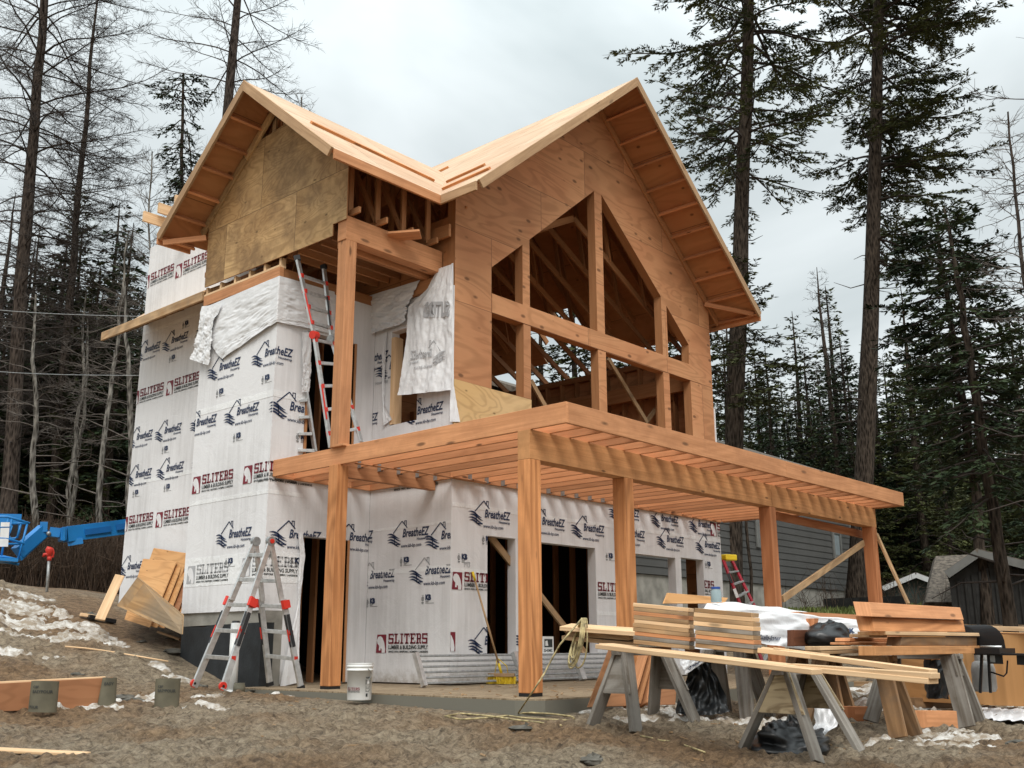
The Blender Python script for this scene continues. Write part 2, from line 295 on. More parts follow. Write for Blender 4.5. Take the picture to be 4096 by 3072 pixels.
def wrapmat(name, c=(.74, .73, .735), streak=.36, wrinkle=.16, ws=3.0, dirt=(.36, .34, .33), tr=0):
    m, t, b, nd = NT(name, .55, .35); L = t.links.new
    tc = nd('ShaderNodeTexCoord'); mp = nd('ShaderNodeMapping', Scale=(7, 7, .45)); L(tc.outputs['Object'], mp.inputs[0])
    n = nd('ShaderNodeTexNoise', Scale=1.5, Detail=6, Roughness=.65, Distortion=.2); L(mp.outputs[0], n.inputs['Vector'])
    n2 = nd('ShaderNodeTexNoise', Scale=.8, Detail=3); L(tc.outputs['Object'], n2.inputs['Vector'])
    mm = nd('ShaderNodeMath', operation='MULTIPLY'); L(n.outputs['Fac'], mm.inputs[0]); L(n2.outputs['Fac'], mm.inputs[1])
    r = nd('ShaderNodeValToRGB'); r.color_ramp.elements[0].position = .2; r.color_ramp.elements[1].position = .42; L(mm.outputs[0], r.inputs[0])
    f_ = nd('ShaderNodeMath', operation='MULTIPLY'); f_.inputs[1].default_value = streak; L(r.outputs[0], f_.inputs[0])
    col = mixc(nd, L, f_.outputs[0], c, dirt)
    sz = nd('ShaderNodeSeparateXYZ'); L(tc.outputs['Object'], sz.inputs[0]); zr = nd('ShaderNodeMapRange'); zr.inputs['From Min'].default_value = .42; zr.inputs['From Max'].default_value = -.05; L(sz.outputs['Z'], zr.inputs['Value'])
    ns_ = nd('ShaderNodeTexNoise', Scale=9, Detail=6, Roughness=.7); L(tc.outputs['Object'], ns_.inputs['Vector']); ms = nd('ShaderNodeMath', operation='MULTIPLY'); L(zr.outputs[0], ms.inputs[0]); L(ns_.outputs['Fac'], ms.inputs[1])
    rs_ = nd('ShaderNodeMapRange'); rs_.inputs['From Min'].default_value = .22; rs_.inputs['From Max'].default_value = .5; rs_.inputs['To Max'].default_value = .7; L(ms.outputs[0], rs_.inputs['Value'])
    if name == 'house wrap': col = mixc(nd, L, rs_.outputs[0], col, (.27, .22, .16))
    L(col, b.inputs['Base Color'])
    n3 = nd('ShaderNodeTexNoise', Scale=ws, Detail=5, Distortion=1.2, Roughness=.55); L(tc.outputs['Object'], n3.inputs['Vector'])
    n5 = nd('ShaderNodeTexNoise', Scale=ws*9, Detail=3); n5.noise_type = 'RIDGED_MULTIFRACTAL' if hasattr(n5, 'noise_type') else 'FBM'; L(tc.outputs['Object'], n5.inputs['Vector'])
    a5 = nd('ShaderNodeMath', operation='MULTIPLY_ADD'); a5.inputs[1].default_value = .12; L(n5.outputs['Fac'], a5.inputs[0]); L(n3.outputs['Fac'], a5.inputs[2])
    bp = nd('ShaderNodeBump', Strength=wrinkle, Distance=.06); L(a5.outputs[0], bp.inputs['Height']); L(bp.outputs[0], b.inputs['Normal'])
    return m
def bark(name, c, c2, s=6):
    m, t, b, nd = NT(name, .95, .1); L = t.links.new
    tc = nd('ShaderNodeTexCoord'); mp = nd('ShaderNodeMapping', Scale=(s, s, s*.22)); L(tc.outputs['Object'], mp.inputs[0])
    n = nd('ShaderNodeTexVoronoi', Scale=2.0); L(mp.outputs[0], n.inputs['Vector']); n2 = nd('ShaderNodeTexNoise', Scale=3, Detail=6, Roughness=.7); L(mp.outputs[0], n2.inputs['Vector'])
    mm = nd('ShaderNodeMath', operation='MULTIPLY'); L(n.outputs['Distance'], mm.inputs[0]); L(n2.outputs['Fac'], mm.inputs[1])
    r = nd('ShaderNodeValToRGB'); r.color_ramp.elements[0].position = .08; r.color_ramp.elements[1].position = .42; r.color_ramp.elements[0].color = c+(1,); r.color_ramp.elements[1].color = c2+(1,)
    L(mm.outputs[0], r.inputs[0]); L(r.outputs[0], b.inputs['Base Color']); bp = nd('ShaderNodeBump', Strength=.8, Distance=.04); L(mm.outputs[0], bp.inputs['Height']); L(bp.outputs[0], b.inputs['Normal'])
    return m
def leafmat(name, c, c2, sc=.9):
    m, t, b, nd = NT(name, .7, .2); L = t.links.new
    tc = nd('ShaderNodeTexCoord'); n = nd('ShaderNodeTexNoise', Scale=sc, Detail=3); L(tc.outputs['Object'], n.inputs['Vector'])
    r = nd('ShaderNodeValToRGB'); r.color_ramp.elements[0].position = .35; r.color_ramp.elements[1].position = .65; r.color_ramp.elements[0].color = c+(1,); r.color_ramp.elements[1].color = c2+(1,)
    L(n.outputs['Fac'], r.inputs[0]); oi = nd('ShaderNodeObjectInfo'); rv = nd('ShaderNodeMapRange'); rv.inputs['To Min'].default_value = .75; rv.inputs['To Max'].default_value = 1.3; L(oi.outputs['Random'], rv.inputs['Value'])
    vm = nd('ShaderNodeVectorMath', operation='SCALE'); L(r.outputs[0], vm.inputs[0]); L(rv.outputs[0], vm.inputs['Scale']); L(vm.outputs[0], b.inputs['Base Color'])
    return m
M_ = {}
M_['timber'] = wood('fir timber', (.60, .265, .105), dark=.5, knots=.07, gv=18, ring=.3, kd=.35, weather=(.40, .165, .065, .35))
M_['timber2'] = wood('fir timber yellow', (.56, .275, .115), dark=.62, knots=.05, gv=22, ring=.16, weather=(.24, .12, .05, .35))
M_['rim'] = wood('fir rim board', (.58, .275, .13), dark=.6, knots=.085, gv=24, ring=.14, kd=.35, weather=(.36, .16, .075, .35))
M_['joist'] = wood('joist lumber', (.56, .26, .125), dark=.6, knots=.06, gv=22, var=.28, ring=.12)
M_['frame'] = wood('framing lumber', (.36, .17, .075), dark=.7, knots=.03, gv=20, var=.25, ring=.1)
M_['fascia'] = wood('fascia board', (.43, .275, .155), dark=.6, knots=.085, gv=22, ring=.18, kd=.4, weather=(.33, .2, .11, .45))
M_['lumber'] = wood('fresh lumber', (.68, .47, .28), dark=.66, knots=.07, gv=22, var=.12, ring=.18, kd=.45)
M_['oldlumber'] = wood('aged lumber', (.42, .275, .15), dark=.6, knots=.05, gv=18, var=.28, weather=(.2, .15, .1, .5))
M_['greywood'] = wood('grey weathered lumber', (.225, .205, .18), dark=.5, knots=.03, gv=24, var=.12, kd=.35, weather=(.33, .31, .28, .4), rough=.9)
M_['brownleg'] = wood('brown sawhorse lumber', (.27, .155, .075), dark=.5, knots=.06, gv=18, weather=(.14, .1, .07, .6))
M_['dkwood'] = wood('stained block', (.16, .06, .03), dark=.4, knots=0, gv=14)
M_['redwood'] = wood('reddish timber', (.46, .19, .085), dark=.7, knots=.03, gv=16)
M_['ply'] = plywood('fir wall sheathing', (.50, .225, .105), (.55, .27, .13), off=(1.62, .58), tone=.14, bright=.5, knots=.085)
M_['plyyel'] = plywood('yellow plywood', (.62, .40, .18), (.66, .45, .23), bright=.5, ls=(.9, 1.4), tone=.05)
M_['plyold'] = plywood('weathered plywood', (.43, .26, .115), (.55, .36, .175), weather=(.17, .10, .05, .75), off=(.4, .255), tone=.2, bright=.62, lines=85, ls=(.8, 2.4), pw=1.83)
M_['roof'] = plywood('roof sheathing', (.58, .385, .25), (.66, .48, .33), off=(.3, .1), tone=.06, bright=.45, knots=.02, ls=(.25, 2.6), seam=.2)
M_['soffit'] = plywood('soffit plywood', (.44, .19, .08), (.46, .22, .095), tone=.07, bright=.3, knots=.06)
M_['plystack'] = plywood('plywood sheet', (.56, .285, .11), (.60, .33, .14), tone=.05, bright=.5, pw=9, ph=9)
M_['plydirty'] = plywood('muddy plywood sheet', (.30, .215, .13), (.46, .27, .12), tone=.05, pw=9, ph=9, bright=.7, weather=(.19, .155, .115, .6))
M_['plyred'] = plywood('red-brown plywood', (.34, .15, .07), (.37, .18, .085), tone=.05, bright=.4, pw=9, ph=9)
M_['osbhorse'] = plywood('pale plywood gusset', (.52, .42, .26), (.50, .39, .25), bright=1.0, lines=26, ls=(2.2, 7), pw=9, ph=9, dark=.45)
M_['wrap'] = wrapmat('house wrap')
M_['wrap2'] = wrapmat('loose house wrap', (.74, .74, .75), streak=.12, wrinkle=.3, ws=2.2)
M_['lap'] = wrapmat('doubled house wrap', (.80, .80, .80), streak=.3, wrinkle=.3, ws=4.0)
M_['navy'] = solid('navy print', (.012, .026, .075), .6, var=.02)
M_['red'] = solid('crimson print', (.19, .014, .028), .6, var=.02)
M_['ink'] = solid('dark ink', (.03, .035, .035), .6, var=.02)
M_['ghost'] = solid('print seen through the sheet', (.40, .40, .41), .6, var=.02)
M_['ghostred'] = solid('red print seen through the sheet', (.42, .36, .37), .6, var=.02)
M_['concrete'] = solid('concrete', (.30, .285, .25), .9, var=.2, ns=3, bump=.3)
M_['tar'] = solid('foundation coating', (.022, .025, .028), .65, var=.2, ns=5, bump=.4, bs=25)
M_['dark'] = solid('painted interior shade', (.012, .009, .007), .95)  # near-black base colour stands in for the shade of the rooms
M_['black'] = solid('black plastic', (.012, .012, .013), .4)
M_['alu'] = solid('aluminium', (.62, .62, .61), .38, metal=.75, var=.12, ns=14)
M_['galv'] = solid('galvanised steel', (.33, .34, .34), .5, metal=.5, var=.15, ns=20)
M_['orange'] = solid('red ladder plastic', (.62, .035, .02), .4)
M_['label'] = solid('black ladder sticker', (.02, .02, .022), .4)
M_['white'] = solid('white plastic', (.76, .76, .74), .4, var=.05)
M_['yellow'] = solid('yellow plastic', (.72, .50, .02), .5)
M_['yel2'] = solid('yellow bristles', (.50, .40, .02), .8, var=.3, ns=60, bump=.6, bs=120)
M_['hose'] = solid('yellow hose', (.42, .34, .17), .6, var=.35, ns=18)
M_['fibre'] = solid('red fibreglass', (.33, .015, .03), .45)
M_['blue'] = solid('blue paint', (.016, .21, .55), .4, var=.1, ns=2)
M_['blue2'] = solid('blue paint over lettering', (.01, .13, .40), .45, var=.05)
M_['hydr'] = solid('red paint', (.50, .03, .018), .5)
M_['clad'] = solid('grey lap siding', (.080, .079, .075), .8, var=.08, ns=1.2)
M_['green'] = solid('green siding', (.035, .05, .045), .85, var=.1)
M_['dkclad'] = solid('dark board siding', (.03, .029, .027), .85, var=.2)
M_['shingle'] = solid('brown shingles', (.15, .125, .10), .95, var=.35, ns=9, bump=.5)
M_['trim'] = solid('grey trim', (.17, .17, .16), .8)
M_['whitetrim'] = solid('white trim', (.55, .56, .56), .7)
M_['glass'] = solid('window glass', (.30, .35, .37), .08, spec=.9)  # pale blue-grey base paints in the reflected sky
M_['bark'] = bark('fir bark', (.012, .009, .007), (.075, .058, .045), 9)
M_['larchbark'] = bark('larch bark', (.014, .010, .008), (.085, .066, .054), 9)
M_['birch'] = bark('birch bark', (.03, .026, .022), (.26, .24, .21), 7)
M_['twig'] = solid('bare twigs', (.045, .034, .028), .9, var=.2)
M_['twigpale'] = solid('pale twigs', (.12, .10, .085), .9, var=.2)
M_['needle'] = leafmat('fir needles', (.020, .030, .012), (.085, .095, .035))
M_['needle2'] = leafmat('spruce needles', (.014, .027, .014), (.05, .072, .030))
M_['needle3'] = leafmat('olive needles', (.035, .043, .015), (.09, .10, .035))
M_['brush'] = solid('brown brush', (.085, .055, .036), .9, var=.3)
M_['grass'] = leafmat('green grass', (.07, .09, .02), (.16, .19, .06), 3)
M_['carton'] = solid('waxed cardboard', (.14, .125, .085), .6, var=.15, ns=5)
M_['tarpblk'] = solid('black tarp', (.016, .017, .018), .35, spec=.5, var=.3, ns=4)
M_['propane'] = solid('grey tank paint', (.42, .42, .41), .5, var=.15)
M_['rock'] = solid('rock', (.13, .12, .10), .95, var=.3, bump=.5, bs=12)
M_['jar'] = solid('jar glass', (.25, .32, .33), .1, spec=.8)
M_['jarlid'] = solid('blue lid', (.02, .06, .25), .4)
# ------------------------------------------------------------ ground
def G(px, py):
    d = fw+rr*((px-2047.9)/F)-uu*((py-1536.0)/F); d = d/math.hypot(d.x, d.y); t = 4.0
    while t < 150:
        p = CAM+d*t
        if p.z < h(p.x, p.y): break
        t += .05 if t < 30 else .5
    return CAM+d*t
def Gz(f): 
    def g(x, y):
        p = f(x, y, t=1); q = p-CAM
        px = 2047.9+F*q.dot(rr)/q.dot(fw); py = 1536-F*q.dot(uu)/q.dot(fw); return G(px, py)
    return g
Ga, Gb, Gc, Gd, Ge = Gz(qa), Gz(qb), Gz(qc), Gz(qd), Gz(qe)
SL = (-2.2, 7.6, -3.42, 0)     # patio slab
def rough(x, y, t):
    k = np.clip((t-3)/3, .3, 1)*np.clip(60/t, 0, 1)
    a = (fbm(x*1.1, y*1.1, 3)-.5)*.16+(fbm(x*3.7+5, y*3.7, 3)-.5)*.10
    c = np.abs(fbm(x*9, y*9, 3)-.5)*.13-.02+(fbm(x*21+3, y*21, 3)-.5)*.045
    u_ = (x+10.2)*.55-(y+10.3)*.84; v_ = (x+10.2)*.84+(y+10.3)*.55
    for k_, o_ in ((0, .6), (1, 2.3)):
        dd_ = u_-o_-1.2*np.sin(v_*.22+k_*.2); a = a-np.exp(-(dd_/.16)**2)*.075*(.6+.8*fbm(v_*1.3, u_*.5, 2))+np.exp(-((np.abs(dd_)-.3)/.12)**2)*.035
    inslab = (x > SL[0]-.25) & (x < 7.9) & (y > SL[2]-.2)
    m = 1-np.clip(1-np.maximum(np.maximum(SL[0]-x, SL[2]-y), 0)/.5, 0, 1)*.75
    yard = np.clip((x+9)/3, 0, 1)
    a = np.where(inslab, np.minimum(a*.2, 0)-.01, a*m); c = np.where(inslab, 0, c*m)
    return (a+c)*k
BL = []
def blob(p, ru, rt, s=1.0): BL.append((p.x, p.y, ru, rt, s))
for a, b, ru, rt, s in [(60, 660, 1.5, .55, 1), (250, 700, 1.1, .5, .9), (150, 750, 1.6, .5, 1), (400, 760, 1.3, .5, 1.05), (600, 800, 1.1, .45, 1.1), (780, 800, .8, .45, 1.1),
    (350, 850, 1.5, .4, .9), (640, 870, 1.0, .3, 1), (870, 850, .8, .35, 1.05), (1040, 850, .6, .35, 1.1), (980, 930, .3, .4, 1.05), (850, 760, .5, .4, 1.2), (730, 740, .4, .3, 1.1),
    (60, 950, .9, .25, .85), (1130, 1110, .3, .25, 1.1), (990, 1030, .25, .35, .9), (560, 465, 1.1, .8, 1.15), (690, 485, .6, .7, 1.2), (430, 450, .6, .6, 1.1), (160, 385, .9, .6, 1),
    (900, 1225, .35, .2, 1.0), (830, 1268, .4, .12, 1.0), (500, 1305, .32, .13, 1.5), (430, 1310, .25, .08, 1.2), (1200, 1280, .5, .15, .85), (200, 600, .9, .4, .85), (1290, 1230, .4, .15, .8)]:
    blob(Ga(a, b), ru, rt, s)
for a, b, ru, rt, s in [(1110, 1535, .38, .14, 1.5), (1000, 1548, .3, .1, 1.2), (1690, 1568, .16, .07, 1.2)]: blob(Gb(a, b), ru, rt, s)
for a, b, ru, rt, s in [(840, 1190, .55, .22, 1.2), (620, 1230, .45, .12, .9), (1010, 1230, .5, .25, 1), (1300, 1260, .6, .3, 1.05), (1150, 1300, .7, .2, .85), (1480, 1310, .5, .2, 1), (1680, 1320, .6, .2, .95), (1290, 1190, .4, .2, 1), (1720, 1110, .5, .4, .95)]: blob(Gd(a, b), ru, rt, s)
for a, b, ru, rt, s in [(180, 1300, .5, .25, 1.2), (380, 1290, .5, .2, 1.1), (60, 1080, .7, .5, .9), (1030, 1070, .8, .6, 1.3), (1120, 1140, .6, .45, 1.3), (1160, 1020, .6, .5, 1.1), (1450, 1060, .5, .5, 1.2), (2030, 1140, .7, .4, .95), (2150, 1190, .6, .3, .9),
    (1560, 1365, .42, .1, 1.2), (1720, 1400, .45, .09, 1.2), (1850, 1440, .3, .06, 1.1), (1350, 1405, .3, .08, 1.1), (1740, 1462, .35, .06, 1.05), (1120, 1410, .3, .08, .9), (1480, 1180, .25, .2, 1.1), (480, 1180, .5, .25, .8)]: blob(Ge(a, b), ru, rt, s)
def snowmask(x, y):
    nzv = fbm(x*3.1+40, y*3.1, 4)*.8+(fbm(x*9, y*9+7, 3)-.5)*1.15+.23; m = np.full(x.shape, -1.0)
    for bx, by, ru, rt, s in BL:
        dx, dy = bx-CAM.x, by-CAM.y; t = math.hypot(dx, dy); ux, uy = dx/t, dy/t
        a = (x-bx)*ux+(y-by)*uy; b = -(x-bx)*uy+(y-by)*ux
        m = np.maximum(m, s-np.hypot(a/rt, b/ru)*.8)
    mm = m+nzv-.98
    far = (fbm(x*.35, y*.35+3, 4)-.5)*6-.55
    dist = np.hypot(x-CAM.x, y-CAM.y); mm = np.where(dist > 24, np.maximum(mm, far), mm)
    return np.where((x > SL[0]-.1) & (x < 7.7) & (y > SL[2]-.05), -1, mm)
azs = np.concatenate([np.linspace(-math.pi+2.2, .25, 60, endpoint=False)-0, np.linspace(.25, 1.45, 620, endpoint=False), np.linspace(1.45, math.pi+2.2-0, 90)])
azs = np.concatenate([np.linspace(-2.0, .28, 50, endpoint=False), np.linspace(.28, 1.42, 640, endpoint=False), np.linspace(1.42, 2*math.pi-2.0, 70)])
ts = np.concatenate([np.linspace(.01, 5.5, 14, endpoint=False), 5.5*np.exp(np.linspace(0, math.log(34/5.5), 430)), np.geomspace(36, 900, 40)])
def sheet(az0, ts0, z_of):
    A, T = np.meshgrid(az0, ts0, indexing='ij'); X = CAM.x+np.sin(A)*T; Y = CAM.y+np.cos(A)*T; return X, Y, z_of(X, Y, T)
def gmesh(name, X, Y, Z, keep=None, mat=None, kind='structure', uv=None):
    n, m = X.shape; idx = np.arange(n*m).reshape(n, m)
    f = np.stack([idx[:-1, :-1], idx[:-1, 1:], idx[1:, 1:], idx[1:, :-1]], -1).reshape(-1, 4)
    if keep is not None:
        kk = keep.ravel(); f = f[kk[f].any(1)]
    V = np.stack([X, Y, Z], -1).reshape(-1, 3)
    us, inv = np.unique(f, return_inverse=True); V = V[us]; f = inv.reshape(-1, 4)
    me = bpy.data.meshes.new(name); me.vertices.add(len(V)); me.vertices.foreach_set('co', V.ravel())
    me.loops.add(f.size); me.loops.foreach_set('vertex_index', f.ravel()[:].astype(np.int32)); me.polygons.add(len(f))
    me.polygons.foreach_set('loop_start', np.arange(0, f.size, 4, dtype=np.int32)); me.polygons.foreach_set('loop_total', np.full(len(f), 4, dtype=np.int32))
    me.polygons.foreach_set('use_smooth', np.ones(len(f), bool)); me.update(calc_edges=True); me.validate()
    me.materials.append(mat); o = bpy.data.objects.new(name, me); COL.objects.link(o); o['kind'] = kind; return o
# mud
m, t, b, nd = NT('muddy ground', .75, .35); L = t.links.new
tc = nd('ShaderNodeTexCoord'); P = tc.outputs['Object']
n1 = nd('ShaderNodeTexNoise', Scale=11, Detail=9, Roughness=.78, Distortion=.7); L(P, n1.inputs['Vector'])
n2 = nd('ShaderNodeTexNoise', Scale=.45, Detail=4); L(P, n2.inputs['Vector'])
n3 = nd('ShaderNodeTexNoise', Scale=60, Detail=5, Roughness=.75, Distortion=.8); L(P, n3.inputs['Vector'])
r1 = nd('ShaderNodeValToRGB'); e = r1.color_ramp.elements; e[0].position = .36; e[0].color = (.095, .069, .046, 1); e[1].position = .60; e[1].color = (.43, .345, .24, 1)
q = e.new(.47); q.color = (.255, .195, .128, 1); L(n1.outputs['Fac'], r1.inputs[0])
r2 = nd('ShaderNodeValToRGB'); r2.color_ramp.elements[0].position = .45; r2.color_ramp.elements[1].position = .6; L(n2.outputs['Fac'], r2.inputs[0])
c1 = mixc(nd, L, r2.outputs[0], r1.outputs[0], mixc(nd, L, 1.0, r1.outputs[0], (.78, .62, .48), 'MULTIPLY'))
r3 = nd('ShaderNodeMapRange'); r3.inputs['From Min'].default_value = .35; r3.inputs['From Max'].default_value = .62; r3.inputs['To Min'].default_value = .74; r3.inputs['To Max'].default_value = 1.14; L(n3.outputs['Fac'], r3.inputs['Value'])
vm = nd('ShaderNodeVectorMath', operation='SCALE'); L(c1, vm.inputs[0]); L(r3.outputs[0], vm.inputs['Scale']); L(vm.outputs[0], b.inputs['Base Color'])
ad = nd('ShaderNodeMath', operation='MULTIPLY_ADD'); ad.inputs[1].default_value = .35; L(n3.outputs['Fac'], ad.inputs[0]); L(n1.outputs['Fac'], ad.inputs[2])
bp = nd('ShaderNodeBump', Strength=1, Distance=.07); L(ad.outputs[0], bp.inputs['Height']); L(bp.outputs[0], b.inputs['Normal']); M_['mud'] = m
m, t, b, nd = NT('old snow', .55, .3); L = t.links.new
tc = nd('ShaderNodeTexCoord'); n1 = nd('ShaderNodeTexNoise', Scale=5, Detail=8, Roughness=.75, Distortion=.5); L(tc.outputs['Object'], n1.inputs['Vector'])
r1 = nd('ShaderNodeValToRGB'); e = r1.color_ramp.elements; e[0].position = .43; e[0].color = (.27, .215, .155, 1); e[1].position = .60; e[1].color = (.62, .60, .565, 1); L(n1.outputs['Fac'], r1.inputs[0]); L(r1.outputs[0], b.inputs['Base Color'])
bp = nd('ShaderNodeBump', Strength=.6, Distance=.05); L(n1.outputs['Fac'], bp.inputs['Height']); L(bp.outputs[0], b.inputs['Normal']); M_['snow'] = m
azg = np.concatenate([azs, [azs[0]+2*math.pi]])
X, Y, Z = sheet(azg, ts, lambda x, y, t: H(x, y)+rough(x, y, t)); gmesh('ground', X, Y, Z, mat=M_['mud'])
azn = np.linspace(.28, 1.42, 900); tn = 6*np.exp(np.linspace(0, math.log(60/6), 640))
X, Y, Z = sheet(azn, tn, lambda x, y, t: H(x, y)+rough(x, y, t)); mk = snowmask(X, Y)
Zs = Z-.03+np.clip(mk, -.12, .30)*.17+(fbm(X*5, Y*5, 3)-.5)*.05*(mk > .08)
o = gmesh('snow', X, Y, Zs, keep=(mk > -.08), mat=M_['snow'], kind='stuff'); tag(o, 'dirty melting snow patches lying on the mud', 'snow')
# ------------------------------------------------------------ house
HS = thing('house_under_construction', (0, 0, 0), 'unfinished two-storey gabled house wrapped in printed white sheeting, bare plywood gables and timber porch frame', 'house')
AX, B = -1.86, 1.77
pX = lambda x0: (lambda s, z, d: (x0+d, s, z))      # wall facing -X, s = y
pY = lambda y0: (lambda s, z, d: (s, y0+d, z))      # wall facing -Y, s = x
def rect(a, b, c, d): return [(a, c), (b, c), (b, d), (a, d)]
# ---- printed motifs
_tx = {}
def text2d(s, bold=0, shear=0, sx_=1.0):
    k = (s, bold, shear, sx_)
    if k not in _tx:
        c = bpy.data.curves.new('t', 'FONT'); c.body = s; c.offset = bold; c.shear = shear; c.resolution_u = 2; c.size = 1
        o = bpy.data.objects.new('t', c); COL.objects.link(o); bpy.context.view_layer.update()
        me = o.evaluated_get(bpy.context.evaluated_depsgraph_get()).to_mesh(); me.calc_loop_triangles()
        V = [(v.co.x*sx_, v.co.y) for v in me.vertices]; T = [tuple(V[i] for i in tri.vertices) for tri in me.loop_triangles]
        x0 = min(v[0] for v in V); x1 = max(v[0] for v in V); y1 = max(v[1] for v in V)
        T = [tuple((a-x0, b_) for a, b_ in q) for q in T]; _tx[k] = (T, x1-x0, y1)
        bpy.data.objects.remove(o); bpy.data.curves.remove(c)
    return _tx[k]
def put_text(out, s, x, y, wd, ht, mi, bold=0, shear=0, cap=.70):
    T, W_, H_ = text2d(s, bold, shear)
    for q in T: out.append(([(x+a/W_*wd, y+b_/cap*ht) for a, b_ in q], mi))
def tri_poly(out, pts, mi):
    for t3 in tessellate_polygon([[Vector((a, b_, 0)) for a, b_ in pts]]): out.append(([pts[i] for i in t3], mi))
def seg(out, p, q, wd, mi):
    d = (q[0]-p[0], q[1]-p[1]); l = math.hypot(*d); nx, ny = -d[1]/l*wd/2, d[0]/l*wd/2
    tri_poly(out, [(p[0]+nx, p[1]+ny), (p[0]-nx, p[1]-ny), (q[0]-nx, q[1]-ny), (q[0]+nx, q[1]+ny)], mi)
def wave(out, x, y, wd, mi, th=.045):
    n = 8; up = []; dn = []
    for i in range(n+1):
        u = i/n; c = math.sin(u*math.pi*1.5+.2)*.035-u*.055; tk = math.sin(u*math.pi)*th*.9+.002
        up.append((x+u*wd, y+c+tk*.5)); dn.append((x+u*wd, y+c-tk*.5))
    for i in range(n): tri_poly(out, [dn[i], dn[i+1], up[i+1], up[i]], mi)
def bez(out, x, y, w=.86, mi=0):
    """origin = left end of the word's baseline"""
    o = []; k = w
    seg(o, (-.24, .10), (-.02, .345), .022, mi); seg(o, (-.02, .345), (.115, .19), .022, mi); seg(o, (.045, .26), (.045, .35), .016, mi); seg(o, (.09, .22), (.09, .35), .016, mi); seg(o, (.037, .345), (.098, .345), .018, mi)
    for i, (a, b_, c) in enumerate([(-.40, .07, .33), (-.375, .01, .34), (-.40, -.05, .36), (-.375, -.105, .30)]): wave(o, a, b_, c, mi)
    seg(o, (-.22, .08), (-.19, -.14), .018, mi); seg(o, (-.20, -.145), (-.05, -.145), .024, mi)
    put_text(o, 'BreatheEZ', 0, 0, .66, .175, mi, .022, .25); put_text(o, 'Housewrap', .36, -.09, .28, .06, mi, .02, 0); put_text(o, 'www.kb-bp.com', -.03, -.22, .50, .075, mi, .012, .25)
    out += [([(x+a*k, y+b_*k*.8) for a, b_ in q], m_) for q, m_ in o]
SLF = {'S': [(0, 0, 1, .17), (0, .83, 1, 1), (0, .42, 1, .58), (0, .5, .27, .92), (.73, .08, 1, .5), (0, 0, .14, .3), (.86, .7, 1, 1)],
 'L': [(.2, 0, .48, 1), (0, .86, .68, 1), (0, 0, 1, .16), (.84, 0, 1, .36)], 'I': [(.34, 0, .66, 1), (.1, .86, .9, 1), (.1, 0, .9, .14)],
 'T': [(.36, 0, .64, 1), (0, .84, 1, 1), (0, .66, .13, 1), (.87, .66, 1, 1), (.18, 0, .82, .14)],
 'E': [(.14, 0, .42, 1), (0, .85, 1, 1), (0, 0, 1, .15), (.14, .43, .72, .57), (.87, .7, 1, 1), (.87, 0, 1, .3), (.62, .35, .72, .65)],
 'R': [(.14, 0, .42, 1), (0, .86, .8, 1), (0, 0, .56, .14), (.14, .42, .85, .56), (.66, .5, .92, .92), (.62, .1, .86, .5), (.7, 0, 1, .14)]}
def slit(out, x, y, w=1.10, mr_=1, mk=2, mw=3, head=True):
    """origin = lower left of the red square; w = full width"""
    o = []; tri_poly(o, [(0, 0), (.2, 0), (.2, .235), (.02, .235)], mr_)
    if head: tri_poly(o, [(.045, .205), (.09, .215), (.13, .19), (.165, .13), (.185, .05), (.18, .0), (.12, .0), (.115, .05), (.095, .06), (.09, .03), (.06, .03), (.065, .09), (.03, .12), (.015, .16)], mw)
    x0 = .245
    for ch in 'SLITERS':
        lw = .07 if ch == 'I' else .1
        for a, b_, c, d in SLF[ch]: tri_poly(o, [(x0+a*lw, .115+b_*.13), (x0+c*lw, .115+b_*.13), (x0+c*lw, .115+d*.13), (x0+a*lw, .115+d*.13)], mr_)
        x0 += lw+.012
    put_text(o, 'LUMBER & BUILDING SUPPLY', .245, .048, .755, .048, mk, .03); put_text(o, 'SINCE 1933 | BIGFORK | SOMERS | LAKESIDE', .245, .005, .755, .022, mk, .04)
    off = 2 if mw == 3 else 0
    out += [([(x+a*w, y+b_*w) for a, b_ in q], m_) for q, m_ in o]
def kb(out, x, y, w=.26, mi=0, mk=2):
    o = []; n = 14
    for i in range(n):
        a0, a1 = 2*math.pi*i/n, 2*math.pi*(i+1)/n
        tri_poly(o, [(.12+.1*math.cos(a0), .22+.13*math.sin(a0)), (.12+.1*math.cos(a1), .22+.13*math.sin(a1)), (.12+.07*math.cos(a1), .22+.1*math.sin(a1)), (.12+.07*math.cos(a0), .22+.1*math.sin(a0))], mk)
    seg(o, (.12, .15), (.12, .29), .04, mk); seg(o, (.03, .02), (.21, .02), .035, mk); seg(o, (.05, -.04), (.19, -.04), .02, mk); seg(o, (.05, .41), (.19, .41), .02, mk)
    put_text(o, 'KB', .33, .16, .45, .27, mi, .07); seg(o, (.33, .09), (.62, .09), .02, mk); seg(o, (.33, .04), (.55, .04), .02, mk); seg(o, (.33, -.02), (1.0, -.02), .02, mk)
    out += [([(x+a*w, y+b_*w) for a, b_ in q], m_) for q, m_ in o]
PM = ['navy', 'red', 'ink', 'wrap', 'ghost', 'ghostred']
